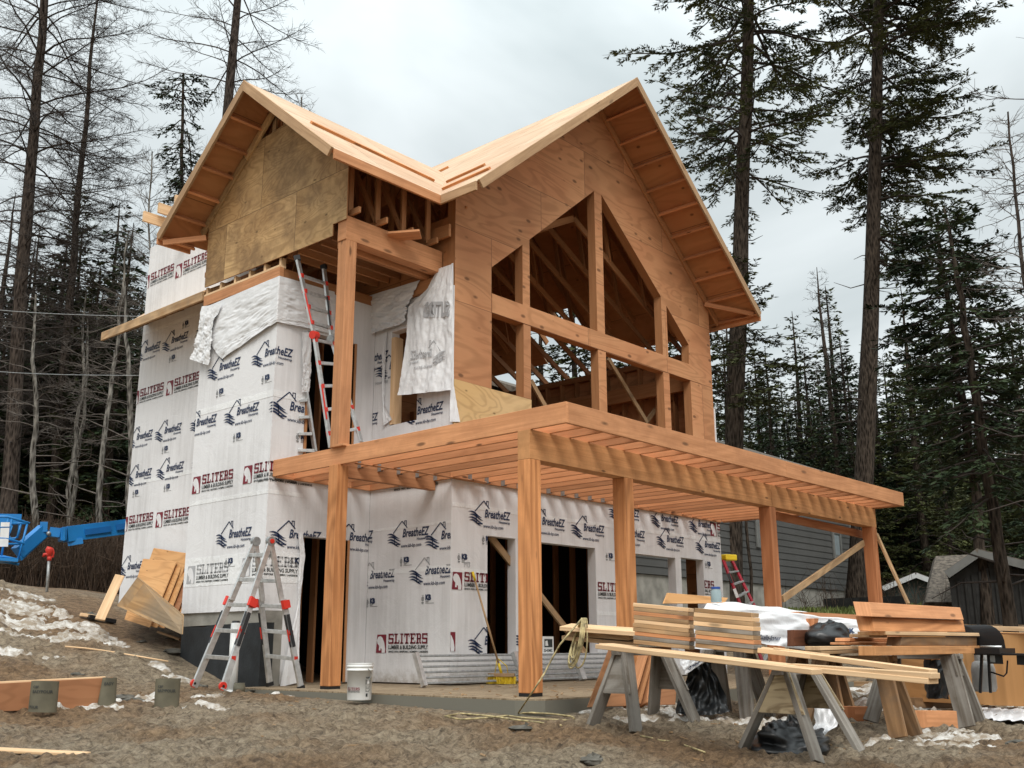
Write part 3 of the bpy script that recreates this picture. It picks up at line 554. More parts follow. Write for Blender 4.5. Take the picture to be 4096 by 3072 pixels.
def print_on(mb, decals, place, clips=(), cuts=(), lim=None, base=1, lift=.0065):
    """cut printed shapes at the corners (cuts), drop what falls in openings (clips) and lay them on the sheet"""
    bm = bmesh.new()
    for q, mi in decals:
        if len(q) == 3 and abs((q[1][0]-q[0][0])*(q[2][1]-q[0][1])-(q[2][0]-q[0][0])*(q[1][1]-q[0][1])) < 1e-9: continue
        f = bm.faces.new([bm.verts.new((a, b_, 0)) for a, b_ in q]); f.material_index = mi
    def cut(co, no, inner=False, outer=False):
        bmesh.ops.bisect_plane(bm, geom=bm.verts[:]+bm.edges[:]+bm.faces[:], dist=1e-6, plane_co=co, plane_no=no, clear_inner=inner, clear_outer=outer)
    if lim:
        a, b_, c, d = lim
        cut((a, 0, 0), (-1, 0, 0), outer=True); cut((b_, 0, 0), (1, 0, 0), outer=True); cut((0, c, 0), (0, -1, 0), outer=True); cut((0, d, 0), (0, 1, 0), outer=True)
    for a, b_, c, d in clips:
        cut((a, 0, 0), (1, 0, 0)); cut((b_, 0, 0), (1, 0, 0)); cut((0, c, 0), (0, 1, 0)); cut((0, d, 0), (0, 1, 0))
        dl = [f for f in bm.faces if a < f.calc_center_median().x < b_ and c < f.calc_center_median().y < d]; bmesh.ops.delete(bm, geom=dl, context='FACES')
    for c_ in cuts: cut((c_, 0, 0), (1, 0, 0))
    for f in bm.faces:
        cx = f.calc_center_median().x; l = lift+(.0015 if f.material_index == 3 else 0)
        mb.face([place(v.co.x, v.co.y, l, cx) for v in f.verts], m=base+f.material_index)
    bm.free()
WR = [M_['wrap']]+[M_[k] for k in PM]+[M_['frame']]
# ---- wrapped walls. perimeter coordinate s: 0 at the outer corner A, negative along the far-left wall
S1 = 0-AX; S2 = S1+B
def fold(s, z, l, cx):
    if cx < 0: return (AX-l, B-s, z)
    if cx < S1: return (AX+s, B-l, z)
    if cx < S2: return (-l, B-(s-S1), z)
    return (s-S2, -l, z)
TH = .16
mb = MB(); mb.panel(pX(AX), [[(B+.002, 1.0), (3.80, 1.0), (3.80, 5.80), (B+.002, 5.80)]], TH, back=7, edge=0)
D = []
for y, z in [(2.036, 4.632), (3.224, 4.637), (2.667, 3.849), (3.763, 3.839), (2.663, 2.039)]: bez(D, B-y, z)
bez(D, B-1.377, 2.01); bez(D, S1-1.57, 3.843, .95)
for y, z in [(2.084, 4.233), (3.269, 4.226), (2.726, 3.462), (2.721, 1.634)]: kb(D, B-y, z)
for y, z in [(2.397, 2.79), (3.748, 2.779)]: slit(D, B-y, z)
slit(D, B-3.713, 1.429, mr_=4); slit(D, B-2.3, 1.47, mr_=4)
kb(D, .42, 3.404, .28); kb(D, .42, 1.615, .28)
put_text(D, 'SINCE 1933 | BIGFORK | SOMERS | LAKESIDE', -.25, 2.78, 1.0, .026, 2, .04)
bez(D, .9, 1.22, .74); bez(D, S1-.42+.04, 2.054)
print_on(mb, D, fold, lim=(B-3.795, 0, 1.003, 5.79), base=1)
mb.build('house_wrap', WR, HS)
for z0_, z1_ in ((1.38, 1.80), (2.60, 2.66), (4.00, 4.10)):
    mb = MB(); mb.panel(pX(AX-.0035), [rect(B+.004, 3.79, z0_, z1_)], .003); mb.build('wrap_lap', M_['lap'], HS)
    mb = MB(); mb.panel(pY(B-.0035), [rect(AX-.003, -1.255 if z0_ < 3 else -1.305, z0_, z1_)], .003); mb.build('wrap_lap', M_['lap'], HS)
for z0_, z1_ in ((1.55, 1.62), (2.2, 2.24)):
    mb = MB(); mb.panel(pX(-.0035), [rect(.004, B-.01, z0_, z1_)], .003); mb.build('wrap_lap', M_['lap'], HS)
for a_, b_, z0_, z1_ in ((.004, 7.31, 2.44, 2.50), (3.34, 4.24, 1.0, 1.06), (.004, .74, 1.52, 1.58)):
    mb = MB(); mb.panel(pY(-.0035), [rect(a_, b_, z0_, z1_)], .003); mb.build('wrap_lap', M_['lap'], HS)
for z0_, z1_ in ((3.35, 3.42), (6.2, 6.26), (1.9, 1.96)):
    mb = MB(); mb.panel(pX(-1.075-.0035), [rect(3.7, 7.21, z0_, z1_)], .003); mb.build('wrap_lap', M_['lap'], HS)
# wall facing the camera between corner A and the inner corner
dl = (-1.25, -.41, -.05, 2.05); du = (-1.30, -.41, 3.12, 5.10)
mb = MB(); mb.panel(pY(B), [[(AX+.36, .02), (dl[0], .02), (dl[0], dl[3]), (dl[1], dl[3]), (dl[1], .02), (-.002, .02), (-.002, 5.80), (AX+.001, 5.80), (AX+.001, 1.0), (AX+.36, 1.0)], rect(*du)], TH, back=7, edge=0)
print_on(mb, D, fold, clips=[(dl[0]+S1, dl[1]+S1, dl[2], dl[3]), (du[0]+S1, du[1]+S1, du[2], du[3])], lim=(.002, S1-.003, .03, 5.79), base=1)
mb.build('house_wrap', WR, HS)
# wall facing -X of the main block
wn = (.76, 1.37, 3.80, 5.30)
D = []
for y, z in [(1.006, 2.071), (2.229, 2.103), (2.199, 3.93), (.748, 3.877), (-.055+.25, 1.986), (1.40, 4.70), (2.0, 4.9)]: bez(D, S1+B-y, z)
D2 = []
for y, z in [(.513, 1.509), (1.711, 1.502)]: bez(D2, S1+B-y, z)
for q, m_ in D2:
    if max(p[1] for p in q) < 1.62: D.append((q, m_))
    elif min(p[1] for p in q) > 1.56: D.append((q, 4))
for y, z in [(1.054, 1.664), (.582, 1.112), (1.779, 1.098), (2.0, 1.705), (1.7, 3.3)]: kb(D, S1+B-y, z)
for y, z in [(1.525, .428), (2.9, .43)]: slit(D, S1+B-y, z)
put_text(D, 'SINCE 1933 | BIGFORK | SOMERS | LAKESIDE', S1+.55, 2.775, .95, .03, 2, .04)
put_text(D, 'Housewrap', S1+.05, 4.5, .3, .05, 4, .03)
mb = MB(); mb.panel(pX(0), [[(.001, .02), (B-.002, .02), (B-.002, 5.75), (.001, 5.75)], rect(*wn)], TH, back=7, edge=0)
print_on(mb, D, fold, clips=[(S1+B-wn[1], S1+B-wn[0], wn[2], wn[3])], lim=(S1+.003, S2-.002, .03, 5.7), base=1)
mb.build('house_wrap', WR, HS)
# lower gable wall
o1 = (.745, 1.36, .41, 2.08); o2 = (1.47, 3.33, .41, 2.07); o3 = (4.25, 5.70, .35, 2.055); o4 = (5.885, 6.65, .35, 2.075)
D = []
for x, z in [(.679, 2.341), (1.979, 2.347), (3.023, 2.335), (4.2, 2.34), (5.444, 2.329), (6.725, 2.317), (5.292, 2.69), (6.53, 2.693), (4.05, 2.69), (.688, .538), (1.65, .60), (2.9, .60)]: bez(D, x, z)
for x, z in [(.62, 1.958), (.123, 1.669), (6.70, 1.938), (3.6, 1.9)]: kb(D, x, z)
slit(D, .02, 1.285, 1.02); slit(D, 3.10, 1.261); slit(D, 5.9, 1.431); slit(D, 6.95, 2.55)
put_text(D, 'M3', .26, 1.60, .12, .08, 4)
mb = MB(); mb.panel(pY(0), [rect(.002, 7.315, .02, 2.83)]+[rect(*q) for q in (o1, o2, o3, o4)], TH, back=7, edge=0)
print_on(mb, D, pl := (lambda s, z, l, cx: (s, -l, z)), clips=[o1, o2, o3, o4], lim=(.004, 7.31, .03, 2.82), base=1)
D = []; slit(D, -.12, .449); print_on(mb, D, pl, lim=(.004, .10, .4, .8), base=1)
mb.build('house_wrap', WR, HS)
# recessed far-left wall with the small pent roof
RX = -1.075
D = []
for y, z in [(6.137, 5.837), (6.119, 4.172), (7.089, 4.19), (5.949, 3.475), (7.006, 3.48), (7.079, 5.842), (7.002, 1.851), (4.95, 4.17), (5.0, 5.84), (4.8, 3.47)]: bez(D, -y, z)
for y, z in [(6.198, 7.09), (7.36, 7.15), (6.178, 4.867), (7.37, 4.875), (6.166, 2.52), (7.36, 2.534), (5.1, 7.1)]: slit(D, -y, z)
for y, z in [(6.171, 5.487), (6.161, 3.823), (5.99, 3.134), (7.059, 3.141), (5.806, 6.052), (6.8, 1.45)]: kb(D, -y, z)
mb = MB(); mb.panel(pX(RX), [rect(3.6, 7.22, .9, 7.98)], TH, back=7, edge=0)
print_on(mb, D, lambda s, z, l, cx: (RX-l, -s, z), lim=(-7.215, -3.62, .95, 7.9), base=1); mb.build('house_wrap', WR, HS)
mb = MB(); mb.panel(pY(7.22-TH), [rect(RX+TH, 7.3, 0.9, 5.9)], TH); mb.panel(pY(7.23), [[(.1, 5.92), (7.2, 5.92), (7.2, 7.3), (3.62, 10.3), (.1, 7.3)]], .05); mb.build('rear_wall_added_gable', M_['soffit'], HS)  # gable plywood on top is added to shut out sky and darken the interior
mb = MB(); mb.panel(pX(7.315-TH), [rect(.16, 7.05, .02, 6.25), rect(.7, 4.0, .5, 2.5)], TH); mb.build('side_wall', M_['ply'], HS)
mb = MB(); mb.panel(pX(RX+.02), [rect(3.6, 7.1, -.3, .95)], .2); mb.build('foundation', M_['tar'], HS)
mb = MB(); mb.box(RX+.2, 7.3, B+.2, 7.0, 2.84, 3.02, 'x'); mb.box(.17, 7.1, .17, B+.2, 2.84, 3.02, 'x'); mb.box(AX+.02, RX+.2, B+.02, 3.7, 2.84, 3.02, 'x'); mb.build('upper_floor', M_['frame'], HS)
# back of the small wing
mb = MB(); mb.panel(lambda s, z, d: (s, 3.80-d, z), [rect(AX+.16, RX, .0, 6.1)], .1); mb.build('wing_rear_wall', M_['ply'], HS)
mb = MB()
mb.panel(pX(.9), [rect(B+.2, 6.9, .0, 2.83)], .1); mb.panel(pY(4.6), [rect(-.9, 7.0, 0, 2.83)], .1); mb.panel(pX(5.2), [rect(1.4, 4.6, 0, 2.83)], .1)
mb.panel(pX(.35), [rect(B+.3, 6.9, 3.03, 5.8)], .1); mb.build('shade_partition', M_['dark'], HS)  # inner walls added black, the unlit rooms' shade painted into their colour
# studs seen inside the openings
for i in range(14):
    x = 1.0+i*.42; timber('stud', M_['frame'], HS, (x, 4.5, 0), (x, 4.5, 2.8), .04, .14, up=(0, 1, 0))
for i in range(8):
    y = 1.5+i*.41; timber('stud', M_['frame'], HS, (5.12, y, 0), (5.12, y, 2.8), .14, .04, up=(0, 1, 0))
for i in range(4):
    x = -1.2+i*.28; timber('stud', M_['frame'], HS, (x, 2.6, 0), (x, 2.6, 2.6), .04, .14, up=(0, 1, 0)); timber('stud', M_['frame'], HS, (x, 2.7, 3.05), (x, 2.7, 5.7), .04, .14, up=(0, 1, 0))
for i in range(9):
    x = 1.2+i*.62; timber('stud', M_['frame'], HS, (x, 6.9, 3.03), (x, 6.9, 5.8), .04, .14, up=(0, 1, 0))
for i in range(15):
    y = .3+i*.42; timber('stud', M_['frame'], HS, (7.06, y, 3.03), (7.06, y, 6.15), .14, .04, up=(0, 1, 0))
for a, b_ in [((-.41+.02, B+.07, .02), (-.39, B+.07, 2.05)), ((-1.27, B+.07, 3.1), (-1.27, B+.07, 5.1)), ((-.39, B+.07, 3.1), (-.39, B+.07, 5.1))]: timber('door_jamb', M_['frame'], HS, a, b_, .04, .17, up=(0, 1, 0))
mb = MB(); mb.box(-.01, .15, 1.37-.10, 1.36, 3.81, 5.2); mb.build('window_jamb', M_['lumber'], HS)
for a, b_, w_ in [(qc(1150, 425, y=.12), qc(1335, 660, y=.12), .11), (qc(1345, 640, y=.12), qc(1820, 1250, y=.12), .1), (q8(510, 1300, y=.5), q8(605, 1470, y=.5), .09), (q8(1000, 1160, y=.5), q8(1245, 1565, y=.5), .09), (q8(1240, 1560, y=1.2), q8(1330, 1440, y=1.2), .09), (q8(1470, 1290, y=.9), q8(1400, 1380, y=.9), .09)]:
    timber('temporary_brace', M_['oldlumber'], HS, a, b_, .04, w_)
mb = MB(); mb.box(1.365, 1.40, .01, .15, .42, 2.07); mb.build('stud', M_['oldlumber'], HS)
# ---- foundation of the wing: coated concrete stem wall
mb = MB(); mb.panel(pX(AX+.03), [[(B+.001, .84), (3.79, .81), (3.79, 1.02), (B+.001, 1.02)]], .2); mb.build('foundation', M_['concrete'], HS)
mb = MB(); mb.panel(pX(AX+.025), [[(B+.002, -.35), (3.79, -.35), (3.79, .812), (3.2, .80), (2.9, .83), (2.4, .82), (B+.002, .842)]], .2); mb.build('foundation_coating', M_['tar'], HS)
mb = MB(); mb.panel(pY(B+.004), [[(AX+.026, -.3), (AX+.36, -.3), (AX+.36, 1.03), (AX+.026, 1.03)]], .15); mb.build('foundation', M_['concrete'], HS)
# ---- upper plates / band above the wrap
timber('header_beam', M_['rim'], HS, (AX+.02, B-.01, 5.885), (AX+.02, 3.8, 5.885), .08, .165)
timber('header_beam', M_['frame'], HS, (AX, B+.05, 5.885), (-.02, B+.05, 5.885), .08, .165)
timber('header_beam', M_['frame'], HS, (-.02, .3, 5.86), (-.02, B, 5.86), .06, .2)
timber('top_plate', M_['lumber'], HS, (AX+.04, B, 5.985), (AX+.04, 3.8, 5.985), .12, .035)
for i in range(6): timber('blocking', M_['lumber'], HS, (AX+.06, B+.04+i*.395, 6.0), (AX+.06, B+.04+i*.395, 6.13), .09, .05, up=(0, 1, 0))
# ---- roof geometry
SLP = .8438; T_ = .014
def roofz2(x): return 10.44-SLP*abs(x-3.62)
def roofz1(y): return 8.87-SLP*abs(y-2.05)
n2l = Vector((-SLP, 0, 1)).normalized(); n2r = Vector((SLP, 0, 1)).normalized(); n1r = Vector((0, -SLP, 1)).normalized(); n1l = Vector((0, SLP, 1)).normalized()
def slab(name, pts, zf, mat, th, holes=(), swap=False, nn=(0, 0, 1), sc_=1/math.cos(math.atan(SLP)), ax=0):
    mb = MB(); nn = Vector(nn)
    fn = lambda a, b_, d: tuple(Vector((a, b_, zf(a, b_)))-nn*d)
    mb.panel(fn, [pts]+list(holes), th, swap=swap); 
    # stretch uv along the slope
    return mb.build(name, mat, HS)
slab('roof_deck', [(-2.48, -.19), (-.48, -.19), (1.76, 2.05), (-2.48, 2.05)], lambda x, y: roofz1(y), M_['roof'], .016, nn=n1r)
slab('roof_deck', [(-2.48, 2.05), (1.76, 2.05), (-.48, 4.29), (-2.48, 4.29)], lambda x, y: roofz1(y), M_['roof'], .016, nn=n1l)
slab('roof_deck', [(-.48, -.93), (3.62, -.93), (3.62, 9.2), (-.48, 9.2), (-.48, 4.29), (1.76, 2.05), (-.48, -.19)], lambda x, y: roofz2(x), M_['roof'], .016, swap=True, nn=n2l)
slab('roof_deck', [(3.62, -.93), (7.72, -.93), (7.72, 3.1), (6.75, 3.1), (6.75, 4.6), (7.72, 4.6), (7.72, 9.2), (3.62, 9.2)], lambda x, y: roofz2(x), M_['roof'], .016, swap=True, nn=n2r)
# soffit sheets (the underside shows a browner plywood)
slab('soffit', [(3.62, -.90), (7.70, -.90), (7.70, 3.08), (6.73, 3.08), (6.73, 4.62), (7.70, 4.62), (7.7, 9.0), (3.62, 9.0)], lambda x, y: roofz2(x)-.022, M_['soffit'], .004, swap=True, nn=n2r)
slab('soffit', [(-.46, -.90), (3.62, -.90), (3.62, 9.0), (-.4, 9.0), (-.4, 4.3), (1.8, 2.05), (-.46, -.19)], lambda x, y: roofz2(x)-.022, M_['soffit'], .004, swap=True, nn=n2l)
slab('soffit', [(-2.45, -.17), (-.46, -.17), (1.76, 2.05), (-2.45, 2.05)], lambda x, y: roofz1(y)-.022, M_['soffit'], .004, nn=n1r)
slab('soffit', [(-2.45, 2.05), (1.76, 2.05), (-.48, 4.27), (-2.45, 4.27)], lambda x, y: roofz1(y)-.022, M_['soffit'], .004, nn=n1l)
def rake(name, mat, p0, p1, nn, drop, wd=.04, dp=.14, back=0, **k):
    p0 = Vector(p0); p1 = Vector(p1); p1 = p1-(p1-p0).normalized()*back
    p0 = Vector(p0)-Vector(nn)*drop; p1 = Vector(p1)-Vector(nn)*drop; return timber(name, mat, HS, p0, p1, wd, dp, up=nn, **k)
z2_ = lambda x: roofz2(x); tc_ = math.tan(math.atan(SLP))
rake('fascia_board', M_['fascia'], (-.48, -.955, z2_(-.48)), (3.62, -.955, 10.44), n2l, .062, cut1=.118, back=.112)
rake('fascia_board', M_['fascia'], (7.72, -.955, z2_(7.72)), (3.62, -.955, 10.44), n2r, .062, cut1=.118, back=.112)
rake('fascia_board', M_['fascia'], (-2.505, -.19, roofz1(-.19)), (-2.505, 2.05, 8.87), n1r, .062, cut1=.118, back=.112)
rake('fascia_board', M_['fascia'], (-2.505, 4.29, roofz1(4.29)), (-2.505, 2.05, 8.87), n1l, .062, cut1=.118, back=.112)
timber('fascia_board', M_['rim'], HS, (-2.484, -.2, 6.893), (-.48, -.2, 6.893), .04, .14)
timber('fascia_board', M_['fascia'], HS, (-.5, -.222, 6.893), (-.5, -.934, 6.893), .04, .14)
timber('fascia_board', M_['rim'], HS, (7.73, -.94, 6.9), (7.73, 2.88, 6.9), .04, .14)
timber('fascia_board', M_['rim'], HS, (-2.5, 4.3, 6.9), (-1.9, 4.3, 6.9), .04, .14)
# lookouts under the overhangs
for i in range(10):
    x = 3.95+i*.41; z = roofz2(x)-.085; timber('lookout', M_['joist'], HS, (x, -.93, z), (x, -.0, z), .04, .09, up=n2r)
for i in range(9):
    x = 3.3-i*.42; z = roofz2(x)-.085; timber('lookout', M_['joist'], HS, (x, -.93, z), (x, -.0, z), .04, .09, up=n2l)
for i in range(6):
    y = 2.45+i*.36; timber('lookout', M_['joist'], HS, (-2.48, y, roofz1(y)-.085), (AX, y, roofz1(y)-.085), .04, .09, up=n1l)
for i in range(5):
    y = 1.65-i*.38; timber('lookout', M_['joist'], HS, (-2.48, y, roofz1(y)-.085), (AX, y, roofz1(y)-.085), .04, .09, up=n1r)
rake('barge_rafter', M_['frame'], (7.69, -.025, roofz2(7.69)), (3.62, -.025, 10.44), n2r, .10, dp=.12)
rake('barge_rafter', M_['plyold'], (AX-.03, 4.05, roofz1(4.05)), (AX-.03, 2.05, 8.87), n1l, .11, dp=.14)
timber('tail_brace', M_['joist'], HS, (7.1, -.05, roofz2(7.1)-.28), (7.62, -.85, roofz2(7.6)-.12), .04, .09)
timber('tail_brace', M_['joist'], HS, (-1.95, 3.75, 6.95), (-2.45, 4.2, 6.84), .04, .09)
# ---- big gable sheathing
def rz(x, dz=.04): return roofz2(x)-dz
W_ = 7.315
tri_l = [(.823, 5.835), (1.557, 5.835), (1.557, 6.863), (.823, 6.264)]; big_l = [(1.734, 5.837), (3.536, 5.840), (3.536, 8.50), (1.734, 7.006)]
big_r = [(3.755, 5.838), (5.578, 5.845), (5.582, 7.011), (3.755, 8.50)]; sm_r = [(5.760, 5.842), (6.482, 5.850), (6.501, 6.249), (5.760, 6.872)]
ll = rect(.826, 1.574, 4.30, 5.517); lm = rect(1.747, 3.538, 3.45, 5.512); lr = rect(3.763, 5.560, 3.45, 5.508); rl = rect(5.763, 6.503, 3.45, 5.522)
mb = MB(); mb.panel(pY(0), [[(.015, 2.84), (W_, 2.84), (W_, rz(W_)), (3.62, rz(3.62)), (.015, rz(.015))], tri_l, big_l, big_r, sm_r, ll, lm, lr, rl], .165, edge=1, back=1)
mb.build('gable_sheathing', [M_['ply'], M_['frame']], HS)
mb = MB(); mb.panel(pY(-.013), [[(.01, 2.85), (1.74, 2.85), (1.74, 4.29), (.01, 4.30)]], .012); mb.build('sheathing_patch', M_['plyyel'], HS)
mb = MB(); mb.panel(pY(-.006), [[(.83, 5.522), (3.3, 5.515), (3.3, 5.83), (.83, 5.83)], ], .005); mb.panel(pY(-.006), [[(3.31, 5.515), (6.9, 5.525), (6.9, 5.83), (3.31, 5.83)]], .005); mb.build('header_strip', M_['ply'], HS)
# ---- weathered small gable
g1 = AX-.022
mb = MB(); top = lambda y: roofz1(y)-.05
mb.panel(pX(g1), [[(.24, 6.285), (.535, 6.285), (.535, 6.11), (3.80, 6.13), (3.80, top(3.80)), (2.72, top(2.72)), (1.80, 8.32), (1.50, top(1.50)), (.24, top(.24))]], .02, swap=False, edge=1)
mb.build('gable_sheathing', [M_['plyold'], M_['frame']], HS)
for y in (1.92, 2.2, 2.48): timber('gable_stud', M_['oldlumber'], HS, (AX+.05, y, 7.9), (AX+.05, y, roofz1(y)-.1), .04, .09, up=(0, 1, 0))
# ---- porch-side trusses under the small roof
for i in range(5):
    x = AX+.1+i*.5
    timber('truss_chord', M_['frame'], HS, (x, .1, 6.42), (x, 4.0, 6.42), .04, .09)
    timber('truss_chord', M_['frame'], HS, (x, .0, roofz1(0)-.09), (x, 2.05, 8.76), .04, .09, up=n1r); timber('truss_chord', M_['frame'], HS, (x, 4.1, roofz1(4.1)-.09), (x, 2.05, 8.76), .04, .09, up=n1l)
    for y, y2 in ((.32, .32), (1.15, 1.15), (.32, 1.15), (2.05, 2.05), (1.15, 2.05), (3.0, 2.05)):
        timber('truss_web', M_['frame'], HS, (x, y, 6.42), (x, y2, roofz1(y2)-.12), .04, .085, up=(1, 0, 0))
for i in range(5):
    y = .7+i*.26; timber('ceiling_joist', M_['frame'], HS, (AX+.1, y, 6.2), (0, y, 6.2), .04, .14)
timber('ceiling_joist', M_['rim'], HS, (AX+.1, .55, 6.03), (0, .55, 6.03), .04, .14)
timber('truss_chord', M_['frame'], HS, (-.1, .0, 6.6), (-.1, 1.7, 6.6), .05, .2)
mb = MB(); mb.panel(pX(.02), [rect(.02, 4.0, 5.76, 6.9)], .05); mb.build('upper_sheathing', M_['soffit'], HS)
# ---- roof trusses of the main block, seen through the openings
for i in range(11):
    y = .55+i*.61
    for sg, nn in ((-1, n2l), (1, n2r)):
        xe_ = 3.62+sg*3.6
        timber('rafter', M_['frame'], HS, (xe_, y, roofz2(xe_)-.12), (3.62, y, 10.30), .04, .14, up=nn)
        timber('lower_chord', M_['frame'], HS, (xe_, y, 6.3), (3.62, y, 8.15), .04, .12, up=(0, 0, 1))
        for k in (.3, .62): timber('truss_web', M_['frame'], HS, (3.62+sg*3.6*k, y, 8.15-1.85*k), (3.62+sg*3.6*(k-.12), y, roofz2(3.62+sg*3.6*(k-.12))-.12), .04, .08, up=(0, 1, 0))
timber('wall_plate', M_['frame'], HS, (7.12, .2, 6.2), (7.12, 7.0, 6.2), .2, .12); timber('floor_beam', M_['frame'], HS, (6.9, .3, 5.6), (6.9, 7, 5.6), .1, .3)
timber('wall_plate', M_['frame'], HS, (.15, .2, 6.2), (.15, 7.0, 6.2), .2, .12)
# ---- rafter tails sticking out at the unfinished back
for a in ((905, 1365, -2.0), (1000, 1312, -1.8), (1105, 1262, -1.6)):
    p = q1(a[0], a[1], x=a[2]); timber('rafter_tail', M_['lumber'], HS, p, (a[2]+2.4, p.y, p.z+.02), .05, .19)
mb = MB(); mb.panel(pX(RX+.02), [[(7.2, 7.97), (5.8, 7.97), (5.8, 8.9), (6.3, 8.9)]], .1); 
# ---- pent roof
e0 = Vector((-1.885, 3.82, 6.06)); e1 = Vector((-1.885, 7.16, 6.06))
timber('fascia_board', M_['oldlumber'], HS, e0-Vector((0, 0, .07)), e1-Vector((0, 0, .07)), .04, .15)
mb = MB(); mb.panel(lambda s, z, d: (-1.9+s, z, 6.07+.61*s-d), [rect(0, .83, 3.82, 7.16)], .03, swap=True); mb.build('pent_roof', M_['lumber'], HS)
for i in range(6): timber('rafter_tail', M_['oldlumber'], HS, (-1.86, 3.95+i*.62, 5.98), (RX, 3.95+i*.62, 6.45), .04, .09)
# ---- porch posts and upper beam
PW = .185
def post(x, y, z0, z1, mat='timber', nm='porch_post', foot=True):
    mb = MB(); mb.box(x, x+PW, y, y+PW, z0+(.035 if foot else 0), z1); o = bevel(mb.build(nm, M_[mat], HS), .008)
    if foot:
        mb = MB(); mb.box(x+.004, x+PW-.004, y+.004, y+PW-.004, z0, z0+.036); mb.build('post_foot', M_['black'], o)
    return o
post(-1.845, .262, 0, 2.84); post(-1.815, -3.04, 0, 2.51); post(-.05, -3.04, 0, 2.51); post(3.60, -3.04, 0, 2.51, 'redwood'); post(7.255, -3.04, 0, 2.51, 'redwood')
post(-1.845, .262, 3.075, 6.0, 'rim', 'upper_post', False)
timber('post_shim', M_['rim'], HS, (-1.86, .25, 3.085), (-1.65, .25, 3.085), .2, .03)
o = timber('upper_beam', M_['rim'], HS, (-1.86, .355, 6.175), (-.0, .355, 6.175), .185, .35)
timber('upper_beam', M_['frame'], HS, (-1.7, .60, 6.06), (-.0, .60, 6.06), .05, .2)
# board resting across the beam
timber('scrap_plank', M_['rim'], HS, q2(1510, 1100, x=-1.05), q2(1710, 1085, x=-.75), .3, .035)
for x0, x1, mt in ((-1.815, 3.68, 'timber2'), (3.685, 7.455, 'timber2')):
    timber('porch_beam', M_[mt], HS, (x0, -2.95, 2.675), (x1, -2.95, 2.675), .18, .33)
# ---- deck frame
DK = bpy.data.objects.new('deck_frame', None); COL.objects.link(DK); DK.parent = HS; ORG[DK.name] = Vector((0, 0, 0))
def dk(nm, mt, p, q, a, b_, **k): return timber(nm, M_[mt], DK, p, q, a, b_, **k)
ZD = 2.957
dk('rim_board', 'rim', (-1.78, -3.55, ZD), (-1.78, 1.77, ZD), .04, .235); dk('rim_board', 'rim', (-1.759, -3.53, ZD), (3.2, -3.53, ZD), .04, .235); dk('rim_board', 'rim', (3.203, -3.53, ZD), (7.48, -3.53, ZD), .04, .235)
dk('rim_board', 'rim', (7.46, -3.51, ZD), (7.46, 0, ZD), .04, .235)
x = -1.78+.33
while x < 7.4:
    dk('joist', 'joist', (x, -3.51, ZD), (x, (1.75 if x < -.05 else -.03), ZD), .038, .23); x += .352
dk('ledger', 'joist', (-1.72, .355, 2.80), (-.02, .355, 2.80), .09, .22); dk('ledger', 'joist', (.0, -.022, ZD-.01), (7.31, -.022, ZD-.01), .038, .24)
dk('ledger', 'joist', (-1.76, 1.745, ZD-.01), (-.0, 1.745, ZD-.01), .038, .24); dk('ledger', 'joist', (-.022, 1.73, ZD-.01), (-.022, .0, ZD-.01), .038, .24)
dk('brace_strip', 'joist', (-1.72, .05, 2.835), (.6, -.1, 2.835), .05, .015)
x = -1.78+.33
while x < 4:
    mb = MB()
    for s_ in (-.022, .022): mb.box(x+s_-.002, x+s_+.002, -.12 if x > 0 else .24, -.045 if x > 0 else .31, 2.83, 2.96)
    mb.build('joist_hanger', M_['galv'], DK); x += .352
timber('temporary_brace', M_['oldlumber'], HS, q7(1195, 1065, y=-2.9), q7(682, 1420, y=-2.9), .04, .1)
timber('temporary_brace', M_['oldlumber'], HS, q7(1275, 1005, x=7.47), q7(1478, 1450, x=7.47), .09, .04)
timber('temporary_brace', M_['oldlumber'], HS, (7.45, -2.95, 2.44), (7.62, -2.95, 2.44), .04, .12)
timber('tie_board', M_['redwood'], HS, q7(642, 893, y=-2.72), q7(1192, 1012, y=-2.72), .04, .13)
# ---- slab
mb = MB(); mb.panel(lambda s, z, d: (s, z, -d), [[(-2.2, 1.75), (-2.2, -3.15), (-2.05, -3.42), (7.6, -3.42), (7.6, 7.0), (-.9, 7), (-.9, 3.6), (-1.8, 3.6), (-1.8, 1.78)]], .4)
m, t, b, nd = NT('muddy concrete slab', .85, .2); L = t.links.new; tc = nd('ShaderNodeTexCoord'); mpp = nd('ShaderNodeMapping', Scale=(1, 4.5, 1), Rotation=(0, 0, .3)); L(tc.outputs['Object'], mpp.inputs[0])
n1 = nd('ShaderNodeTexNoise', Scale=3, Detail=8, Roughness=.8, Distortion=1.2); L(mpp.outputs[0], n1.inputs['Vector']); r1 = nd('ShaderNodeValToRGB'); e = r1.color_ramp.elements; e[0].position = .38; e[0].color = (.13, .085, .05, 1); e[1].position = .62; e[1].color = (.38, .30, .20, 1)
L(n1.outputs['Fac'], r1.inputs[0]); sxx = nd('ShaderNodeSeparateXYZ'); L(tc.outputs['Object'], sxx.inputs[0]); lt = nd('ShaderNodeMath', operation='LESS_THAN'); lt.inputs[1].default_value = -.015; L(sxx.outputs['Z'], lt.inputs[0])
L(mixc(nd, L, lt.outputs[0], r1.outputs[0], (.17, .16, .13)), b.inputs['Base Color']); bp = nd('ShaderNodeBump', Strength=.4, Distance=.01); L(n1.outputs['Fac'], bp.inputs['Height']); L(bp.outputs[0], b.inputs['Normal'])
mb.build('patio_slab', m, HS)
